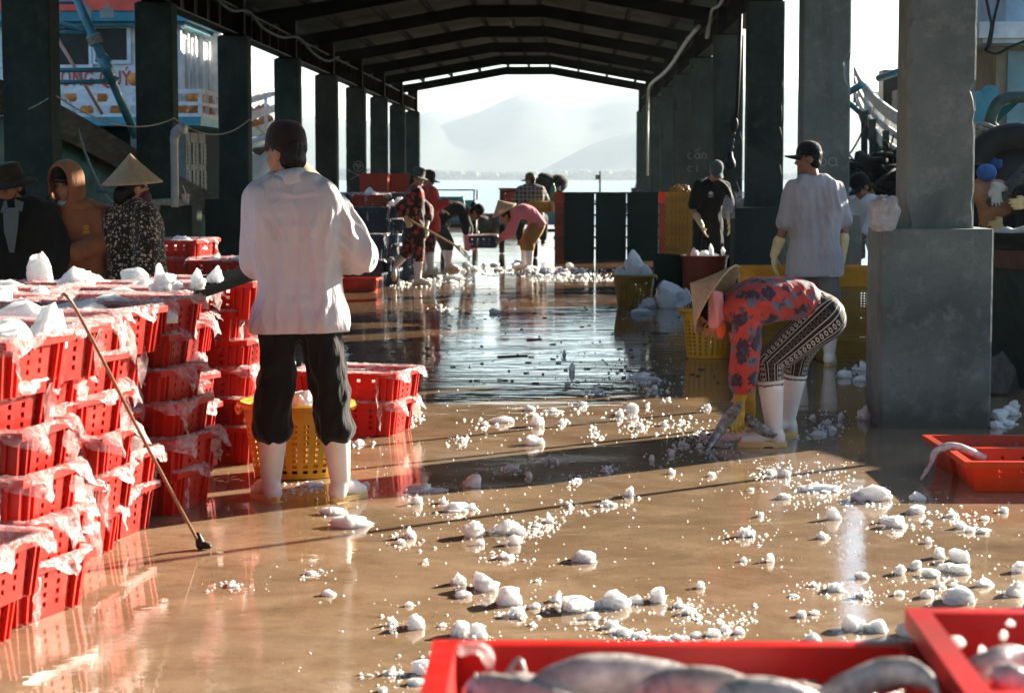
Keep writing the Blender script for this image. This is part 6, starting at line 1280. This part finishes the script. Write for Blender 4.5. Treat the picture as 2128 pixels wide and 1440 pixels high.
for i in range(9):
    p=Qs[2+i]+FO+V((-.25,.35,-.75+(.3 if i%2 else 0))); o=link('buoy',bme); o.location=p; o.scale=(1.1,1.1,1.1); tag(o,'round float behind the bow rail of the distant left boat','buoy','floats on the distant left boat')
# ---- right boat with curved rail
CB=empty('fishing_boat',(5.2,25,-1.5),0,'boat with a curved white slatted bow rail and blue pipes seen between the right columns','boat'); CO=V(CB.location)
top=[(1775,136,27.4),(1786,160,26.8),(1806,186,26.0),(1834,212,25.2),(1870,236,24.5),(1925,255,23.6),(1985,262,22.9)]
Qc=crom([at(*p)-CO for p in top],5)
def wall2(mb,Q,z0,z1,t):
    vs=[]
    for i,p in enumerate(Q):
        f=.55+.45*min(1,i/14)
        for zz,tt in ((z0,0),(z1,0),(z1,t),(z0,t)): vs.append(p+V((tt*.7,tt*.7,zz*f)))
    mb.add(vs,[(j*4+k,j*4+(k+1)%4,(j+1)*4+(k+1)%4,(j+1)*4+k) for j in range(len(Q)-1) for k in range(4)]+[(0,1,2,3)])
mb=MB()
for z0,z1 in ((-.16,.0),(-.33,-.24),(-.56,-.42)): wall2(mb,Qc,z0,z1,.05)
for p in Qc[::4]: mb.bar(p+V((.03,.03,-.5)),p+V((.03,.03,-.02)),.06)
mb.build('slatted_rail',pbr('worn_white_wood',(.80,.81,.81),.7,.2,6,.3,30,grime=.3),CB)
mb=MB(); wall2(mb,Qc,-.74,-.60,.12); mb.build('deck_edge',teal,CB)
mb=MB(); mb.add([p+V((0,0,-.62*(.55+.45*min(1,i/14)))) for i,p in enumerate(Qc)]+[Qc[-1]+V((3,4,-.6)),Qc[0]+V((3,1,-.4))],[tuple(range(len(Qc)+2))]); mb.build('deck',greyw,CB)
mb=MB()
for (a,b,r) in (((1740,206,26.5),(1792,176,26.0),.045),((1826,163,25.6),(1880,146,25.0),.045),((1745,198,26.6),(1790,237,26.3),.035),((1790,237,26.3),(1810,233,26.0),.035)): mb.tube([rel(CB,*a),rel(CB,*b)],r,10); mb.build('blue_pipe',pipeb,CB,True); mb=MB()
dtp=pbr('dark_teal_post',(.02,.045,.045),.6,.3,4); mb=MB()
for (px,y0,y1,Y) in ((1796,232,420,26),(1813,248,420,25.5),(1841,272,420,24.6),(1878,290,430,23.9)): mb.bar(rel(CB,px,y0,Y),rel(CB,px,y1,Y),.075); mb.build('deck_post',dtp,CB); mb=MB()
mb=MB(); mb.box(rel(CB,1830,178,25.6)+V((.3,.8,0)),(.35,.4,.45)); mb.box(rel(CB,1850,205,25.2)+V((.4,.6,0)),(.5,.5,.25)); mb.build('winch',M['blackmetal'],CB)
STC=[(18.5,1.7,.86,-2.4),(21,1.85,.88,-2.6),(24,1.9,.92,-2.6),(27,1.6,1.15,-2.4),(29.5,.8,1.7,-2),(31,.08,2.2,-1.4)]
o=hull('hull',[(y-CO.y,b,zs-CO.z,zk-CO.z,.15) for y,b,zs,zk in STC],teal,CB); autosmooth(o,50)
# tangled nets and gear on that boat
mb=MB(); rr=random.Random(9)
for i in range(120):
    c=at(rr.uniform(1755,1885),rr.uniform(318,402)+rr.uniform(0,14),rr.uniform(23.2,26.2)); a=V((rr.uniform(-.35,.35),rr.uniform(-.3,.3),rr.uniform(-.22,.28))); mb.tube(bez(c-a,c+V((rr.uniform(-.2,.2),0,rr.uniform(-.25,.1))),c+a,6),rr.choice((.012,.018,.03,.045)),5)
for i in range(40):
    c=at(rr.uniform(1760,1890),rr.uniform(352,420),rr.uniform(23.4,26)); mb.ell(c,(rr.uniform(.1,.25),rr.uniform(.1,.2),rr.uniform(.06,.14)),frame((rr.uniform(-.4,.4),rr.uniform(-.4,.4),1)),8)
tag(mb.build('net_pile',netm,smooth=True),'dark tangled heap of nets and ropes under the curved right bow rail','net',kind=None)
for i,(px,py,Y,r) in enumerate(((1793,402,23.0,.11),(1780,398,23.1,.09),(1800,392,23.3,.10))):
    mb=MB(); c=at(px,py,Y); mb.tube([c+V((r*math.cos(t),r*.5*math.sin(t),r*.45*math.sin(t))) for t in [R(24*k) for k in range(15)]],.028,8,closed=True); tag(mb.build('rope_ring',M['mustard'],smooth=True),'small olive ring float among the nets by the stooping worker','ring','olive rings among the nets')
for (a,b,d) in (((1757,330,24),(1800,255,25),.05),((1757,352,23.6),(1812,318,24.5),.04),((1845,300,24),(1866,330,23.5),.05)):
    mb=MB(); mb.tube(sag(at(*a),at(*b),d),.012,5); tag(mb.build('rigging_line',netm),'dark rope strung under the right bow rail','rope','dark ropes under the right bow rail')
# ---- near right boat
DB=empty('fishing_boat',(5.6,19,-1.5),0,'white, blue and cream wheelhouse boat moored at the right frame edge','boat'); DO=V(DB.location)
def db(x,y,z): return V((x,y,z))-DO
STD=[(12.3,.15,1.5,-1.4),(13.2,1.2,1.25,-2),(14.3,1.95,1.1,-2.4),(15.5,2.2,1.03,-2.6),(18,2.25,1.0,-2.6),(20,2.2,.96,-2.6),(22,2.1,.9,-2.6),(25,1.9,.9,-2.4)]
o=hull('hull',[(y-DO.y,b,zs-DO.z,zk-DO.z,0) for y,b,zs,zk in STD],pbr('grey_green_hull_paint',(.045,.075,.06),.55,.35,2.5,.2,18,grime=.4),DB,close=False); autosmooth(o,50)
mb=MB(); mb.box(db(5.6,19.5,.40),(3.3,10,.04)); mb.build('deck',greyw,DB)
mb=MB()
for sg in (-1,):
    Q=crom([db(5.6+sg*(b+.012),y,zs) for y,b,zs,_ in STD],4); vs=[]
    for p in Q:
        for dx,dz in ((-.02,-.24),(.04,-.24),(.05,-.10),(-.02,-.10)): vs.append(p+V((sg*dx,0,dz)))
    mb.add(vs,[(j*4+k,j*4+(k+1)%4,(j+1)*4+(k+1)%4,(j+1)*4+k) for j in range(len(Q)-1) for k in range(4)])
mb.build('hull_stripe',brownp,DB)
mb=MB()
for sg in (-1,):
    Q=crom([db(5.6+sg*(b+.012),y,zs) for y,b,zs,_ in STD],4); vs=[]
    for p in Q:
        for dx,dz in ((-.12,-.10),(.07,-.10),(.07,.03),(-.12,.03)): vs.append(p+V((sg*dx,0,dz)))
    mb.add(vs,[(j*4+k,j*4+(k+1)%4,(j+1)*4+(k+1)%4,(j+1)*4+k) for j in range(len(Q)-1) for k in range(4)])
mb.build('gunwale',timber,DB)
mb=MB(); mb.box(db(5.55,22.2,1.635),(2.5,3.0,2.42)); mb.build('lower_cabin',creamp,DB)
mb=MB(); mb.box(db(5.5,22.0,2.93),(2.95,3.6,.16)); mb.box(db(5.5,22.0,2.83),(2.85,3.5,.05)); mb.build('visor',whitep,DB)
mb=MB(); mb.box(db(5.6,22.2,3.55),(2.4,2.9,1.08)); mb.build('upper_cabin',pbr('pale_blue_paint',(.33,.45,.50),.55,.2,3,grime=.35),DB)
mb=MB(); mb.box(db(5.5,20.19,2.93),(1.6,.012,.10)); mb.box(db(5.6,20.738,3.72),(1.7,.02,.26)); mb.build('blue_trim',blue,DB)
mb=MB(); mb.box(db(5.75,20.69,2.12),(.75,.03,1.1)); mb.build('door',glass,DB); mb=MB(); mb.box(db(4.62,20.68,1.95),(.42,.04,1.6)); mb.build('side_door',pbr('light_blue_door',(.22,.36,.40),.5,.2,4,grime=.3),DB); mb=MB(); mb.box(db(4.95,20.68,1.95),(.16,.05,1.6)); mb.box(db(5.28,20.68,1.95),(.10,.05,1.6)); mb.build('door_frame',whitep,DB)
mb=MB()
for (px,y0,y1,w) in ((2036,190,330,.16),(2056,178,330,.17)):
    p=rel(DB,px,y0,19.6); q=rel(DB,px-4,y1,19.6); mb.ext([(-w/2,q.z-p.z),(w/2,q.z-p.z),(w/2,-.10),(w*.42,-.04),(w*.2,0),(-w*.2,0),(-w*.42,-.04),(-w/2,-.10)],.05,frame((0,-1,0),(1,0,0)) if False else Matrix(((1,0,0),(0,0,-1),(0,1,0))),p)
mb.build('rounded_board',blue,DB)
mb=MB(); mb.tube(crom([rel(DB,2200,203,17.6),rel(DB,2128,202,17.6),rel(DB,2085,206,17.6),rel(DB,2066,228,17.6),rel(DB,2054,270,17.6),rel(DB,2044,330,17.6),rel(DB,2040,400,17.6)],6),.052,10); mb.build('davit_pipe',pbr('rusty_teal_pipe',(.04,.07,.06),.6,.4,6,grime=.5),DB,True)
mb=MB()
q=[rel(DB,2066,228,17.62),rel(DB,2126,206,17.62),rel(DB,2066,262,17.62)]; mb.add(q+[x+V((0,.02,0)) for x in q],[(0,1,2),(5,4,3),(0,3,4,1),(1,4,5,2),(2,5,3,0)]); mb.build('gusset_plate',teal,DB)
mb=MB(); rr=random.Random(5)
for i in range(13):
    y=262+i*7.5; c=rel(DB,2052-i*.5,y,17.55); r=.085+.02*math.sin(i*1.3)+(.03 if 4<i<9 else 0); mb.tube([c+V((r*math.cos(t),r*math.sin(t),.02*math.sin(t*2+i))) for t in [R(30*k) for k in range(12)]],.018,6,closed=True)
mb.build('rope_wrap',rope,DB,True)
tc=at(2112,385,17.3); ty=empty('tyre_fender',tc,0,'large black rubber drum fender at the right frame edge','tyre'); mb=MB(); X=frame((-.15,-1,0),(1,0,0)); mb.lathe([(.30,-.12),(.48,-.15),(.52,-.10),(.53,0),(.52,.10),(.48,.15),(.30,.12)],40,(0,0,0),X,closed=True); mb.build('tyre',M['blackmetal'],ty,True); mb=MB(); mb.lathe([(.001,.02),(.3,.05),(.3,-.05),(.001,-.02)],32,(0,0,0),X); mb.build('hub',pbr('dark_hub',(.03,.03,.03),.6),ty,True)
mb=MB(); mb.bar(at(2060,425,16.6),at(2150,335,16.8),.11,.05); tag(mb.build('plank',pbr('speckled_board',(.07,.07,.065),.8,.5,40)),'grey speckled plank slanting in front of the black drum','plank')
mb=MB(); mb.tube(crom([at(2068,489,16.3),at(2090,481,15.9),at(2108,483,15.6),at(2135,474,15.3)],5),[.035]*8+[.028]*8,8); tag(mb.build('cloth_roll',M['white_cloth'],smooth=True),'pale rolled cloth lying on the boat edge right of the near pedestal','cloth')
mb=MB(); mb.ell(at(2062,338,17.3),(.10,.05,.05),frame((.3,0,1))); mb.cap(at(2055,345,17.3),at(2078,336,17.2),.03,.02); tag(mb.build('blue_rag',M['cap_blue'],smooth=True),'blue rag tied on the rope-wrapped davit','rag')
for (P_,lab) in (([(2048,-10),(2056,30),(2060,55),(2052,95),(2046,104)],'black hanging cable left of the boat\'s upper cabin'),([(2078,-10),(2066,40),(2058,90),(2046,104)],'black cable slanting down to the knot below the visor'),([(2046,104),(2070,112),(2100,98),(2140,82)],'black cable running right from the knot below the visor')):
    mb=MB(); mb.tube(crom([at(x,y,19.9) for x,y in P_],6),.014,6); tag(mb.build('cable',M['blackmetal'],smooth=True),lab,'cable')
# ---- small things on the pedestals
bagm=pbr('white_plastic_bag',(.62,.60,.58),.35,.2,6,.6,22,transl=.35)
p=at(1838,480,12.05); me=lump_mesh('bag',91,3,.35,1.3,jag=.25,mat=bagm); bg_=empty('plastic_bag',(p.x,12.02,1.163),0,'white knotted plastic bag on the near right pedestal','bag'); o=link('bag_body',me,bg_); o.scale=(.19,.13,.22/me['h']); mb=MB(); leaf(mb,(0,0,.16),(-.4,-.2,.8),.09,.04,3); leaf(mb,(.02,0,.16),(.5,-.1,.8),.08,.035,4); mb.build('bag_handle',bagm,bg_,True)
def cup(loc,lab,s=1.0):
    c=empty('plastic_cup',loc,0,lab,'cup'); mb=MB(); mb.lathe([(.001,0),(.03*s,0),(.045*s,.12*s),(.047*s,.122*s),(.043*s,.12*s),(.028*s,.004)],18); mb.build('cup_body',M['film'],c,True); mb=MB(); mb.tube([(0,0,.02),(.0,0,.13*s),(-.03*s,0,.21*s)],.004,6); mb.build('straw',pbr('straw_plastic',(.7,.7,.7),.4),c); mb=MB(); mb.lathe([(.001,.005),(.029*s,.005),(.038*s,.07*s),(.001,.07*s)],16); mb.build('drink',pbr('milky_drink',(.4,.42,.4),.3),c,True)
cup((at(386,425,22.85).x,22.85,1.165),'plastic cup with straw on the second left pedestal',1.1)
cup((at(1528,426,22.75).x+.05,22.75,1.16),'tall plastic cup with straw on the third right pedestal',1.35)
p=at(1520,412,22.70); me=lump_mesh('bag',93,2,.3,1.4,jag=.25,mat=M['film']); o=link('drink_bag',me); o.location=(p.x-.03,22.66,1.03); o.scale=(.17,.10,.26/me['h']); tag(o,'thin white bag hanging beside the cup on the third right pedestal','bag')
p=at(366,428,22.84); mb=MB(); X=p.x; mb.tube(crom([V((X,22.78,1.15)),V((X,22.78,1.5)),V((X,22.78,1.86)),V((X+.01,22.77,1.96)),V((X+.06,22.75,2.02)),V((X+.13,22.72,2.03))],6),[.045]*13+[.05]*6+[.06]*6+[.065]*5+[.068],12); tag(mb.build('drain_pipe',pbr('pale_pvc',(.36,.38,.36),.5,.15,6,grime=.3),smooth=True),'pale bent plastic pipe standing on the second left pedestal','pipe')
mb=MB()
for i in range(5): r=.20-.012*i; c=V((at(342,434,22.9).x,22.82,1.18+.012*i)); mb.tube([c+V((r*math.cos(t)*1.2,r*.30*math.sin(t),.006*math.sin(t*3+i))) for t in [R(18*k) for k in range(20)]],.016,6,closed=True)
tag(mb.build('rope_coil',rope,smooth=True),'coil of grey rope on the second left pedestal','rope')
# ---- tricycles, tarps, far things
def wheel(mb,c,r,w=.05): mb.lathe([(r-.07,-w),(r-.02,-w),(r,-w*.5),(r,w*.5),(r-.02,w),(r-.07,w)],24,c,frame((1,0,0)),closed=True)
def spokes(mb,c,r):
    for k in range(8): a=R(45*k); mb.bar(c,c+V((0,math.cos(a)*r,math.sin(a)*r)),.012)
    mb.cap(c-V((.05,0,0)),c+V((.05,0,0)),.04)
def trike(loc,lab,rz,panel_only=False):
    t=empty('cargo_tricycle',loc,rz,lab,'tricycle')
    for c,r in ((V((-.55,1.6,.30)),.30),(V((.55,1.6,.30)),.30),(V((0,-.55,.31)),.31)):
        mb=MB(); wheel(mb,c,r); w=mb.build('wheel',M['blackmetal'],t,True); m2=MB(); spokes(m2,c,r-.06); m2.build('spokes',M['cable'],w)
    mb=MB(); mb.bar((0,-.5,.32),(0,1.4,.5),.06); mb.bar((-.5,1.5,.45),(.5,1.5,.45),.06); mb.bar((0,-.5,.32),(0,-.1,.72),.05); mb.bar((0,-.1,.72),(0,.6,.62),.06); mb.tube([(0,.55,.5),(0,.42,1.0),(-.36,.34,1.08)],.02,8); mb.tube([(0,.42,1.0),(.36,.34,1.08)],.02,8); mb.build('frame',M['blackmetal'],t)
    mb=MB(); mb.cap((0,-.28,.74),(0,.28,.74),.12,.10); mb.build('seat',M['blackmetal'],t,True)
    mb=MB(); mb.box((0,1.6,.60),(1.15,1.4,.05)); mb.box((-.56,1.6,.80),(.04,1.4,.38)); mb.box((.56,1.6,.80),(.04,1.4,.38)); mb.box((0,.92,.80),(1.12,.04,.38)); mb.box((0,2.28,.80),(1.12,.04,.38)); mb.build('cargo_bed',blue,t); mb=MB()
    for x in (-.56,.56):
        mb.tube([(x,.92,.99),(x,.92,1.22),(x,2.28,1.22),(x,2.28,.99)],.016,6)
    mb.tube([(-.56,.92,1.22),(.56,.92,1.22)],.016,6); mb.build('bed_rail',M['blackmetal'],t); return t
T1=trike((at(1108,450,38).x,38.1,.003),'cargo tricycle with teal bed under the man in the plaid shirt',.06)
for (px,Y,z,lab) in ((1057,39.2,.63,'lower red crate standing in the tricycle bed'),(1057,39.2,.96,'upper red crate standing in the tricycle bed'),(1088,39.3,.63,'dark red crate beside the plaid man, lower of two'),(1088,39.3,.96,'dark red crate beside the plaid man, upper of two')):
    new_crate((at(px,400,Y).x,Y,z),.05,lab,'red crates in the tricycle bed',tray=crate_mesh('crate_tray',M['rust'],.34,.40,.32,.95,2,2,2,.05,.08,ribs=False))
p=at(1147,372,39.4); mb=MB(); rr=random.Random(2)
for i in range(7): mb.ell((p.x+rr.uniform(-.22,.12),39.5+rr.uniform(-.1,.1),1.40+rr.uniform(-.12,.10)),(.22,.2,.12),frame((rr.uniform(-.5,.5),0,1)),10)
mb.add([(p.x+.05,39.4,1.52),(p.x+.28,39.4,1.44),(p.x+.26,39.4,1.40),(p.x+.03,39.5,1.38)],[(0,1,2,3)]); mb.bar((p.x,39.5,.7),(p.x,39.5,1.4),.35,.3); tag(mb.build('tarp_bundle',fabric('black_tarp_cloth',(.012,.013,.012))[0],smooth=True),'black tarpaulin bundle heaped on the tricycle behind the plaid man','tarp')
p=at(1125,431,37.45); ro=empty('rolled_bag',(p.x,37.45,.95),0,'ochre rolled bag across the back of the tricycle','bag'); mb=MB(); X=frame((1,0,0)); mb.lathe([(.001,-.235),(.085,-.235),(.105,-.215),(.105,.215),(.085,.235),(.001,.235)],22,(0,0,0),X); mb.build('roll',pbr('ochre_canvas',(.46,.27,.06),.6,.2,6,.2,60),ro,True); mb=MB(); [mb.lathe([(.107,x-.012),(.110,x),(.107,x+.012)],22,(0,0,0),X) for x in (-.15,.15)]; mb.build('strap',M['mustard'],ro,True)
p=at(1150,398,37.9); mb=MB(); mb.lathe([(.001,-.17),(.05,-.165),(.055,-.05),(.045,.06),(.018,.12),(.016,.16),(.001,.165)],16,p); tag(mb.build('bottle',pbr('green_bottle',(.02,.12,.05),.25,.2),smooth=True),'green bottle hanging by the plaid man\'s elbow','bottle')
T2=trike((at(930,450,43).x,42.2,.003),'tricycle with teal rounded panel behind the bending worker in black',.0)
p=at(935,425,42); mb=MB(); mb.ext([(-.30,-.15),(.30,-.15),(.32,0),(.30,.12),(.24,.16),(-.24,.16),(-.30,.12),(-.32,0)],.05,Matrix(((1,0,0),(0,0,-1),(0,1,0))),V((p.x,41.9,p.z))-V(T2.location)); bevel(mb.build('rounded_panel',blue,T2),.02)
p=at(1030,475,56); mb=MB(); rr=random.Random(12)
for i in range(9): mb.ell((p.x+rr.uniform(-.6,.5),56+rr.uniform(-.2,.2),.18+rr.uniform(0,.16)),(.4,.3,.22),None,10)
tag(mb.build('tarp_pile',pbr('dark_tarp',(.07,.06,.05),.8,.4,4,.4,20),smooth=True),'low dark covered heap at the far end of the quay','tarp')
mb=MB(); mb.box((at(1000,470,61).x-.3,61.5,.16),(3.2,.35,.32)); mb.box((at(860,470,61).x-.2,61.5,.14),(2.0,.35,.28)); tag(bevel(mb.build('quay_kerb',M['concrete']),.02),'low concrete kerb at the far end of the quay','kerb')
p=at(1247,398,130); mb=MB(); mb.tube([(p.x,130,-1.6),(p.x,130,at(1247,356,130).z)],.07,6); mb.box((p.x-.15,130,p.z+.9),(.3,.1,.3)); tag(mb.build('channel_pole',M['blackmetal']),'thin dark pole standing in the water far out','pole')
p=at(1308,392,170); b=empty('small_boat',(p.x,170,-1.45),0,'tiny far boat with a lattice mast near the right columns','boat'); mb=MB(); mb.add([(-2.6,-.8,.9),(2.0,-.9,.6),(2.0,.9,.6),(-2.6,.8,.9),(-2.0,-.3,0),(1.8,-.5,0),(1.8,.5,0),(-2.0,.3,0),(-3.3,0,1.3)],[(4,5,6,7)[::-1],(0,4,5,1)[::-1],(1,5,6,2)[::-1],(2,6,7,3)[::-1],(3,7,8),(7,4,8),(4,0,8),(0,1,2,3)]); mb.build('hull',pbr('grey_blue_hull',(.06,.07,.08),.6),b); mb=MB()
for s in (-.5,.5): mb.bar((.6+s,0,.8),(1.2,0,4.6),.10)
mb.bar((1.2,0,4.6),(3.5,0,1.0),.06); mb.bar((.4,0,2),(1.8,0,2),.08); mb.bar((.7,0,3.2),(1.6,0,3.2),.08); mb.box((.6,0,1.2),(1.6,1,1.0)); mb.build('mast',M['blackmetal'],b)
for i,(x,y) in enumerate(((2.52,13.3),(2.62,14.3),(2.80,11.5))):  # added out-of-view poles, there to cast thin shadow lines across the floor
    mb=MB(); mb.tube([(x,y,0),(x+.02,y+.05,1.5),(x+.05,y+.02,2.9)],[.028,.025,.02],8); tag(mb.build('bamboo_pole',M['mustard'],smooth=True),['bamboo pole standing close behind the near right column','bamboo pole standing a step farther behind the near right column','bamboo pole just outside the right frame edge'][i],'pole')
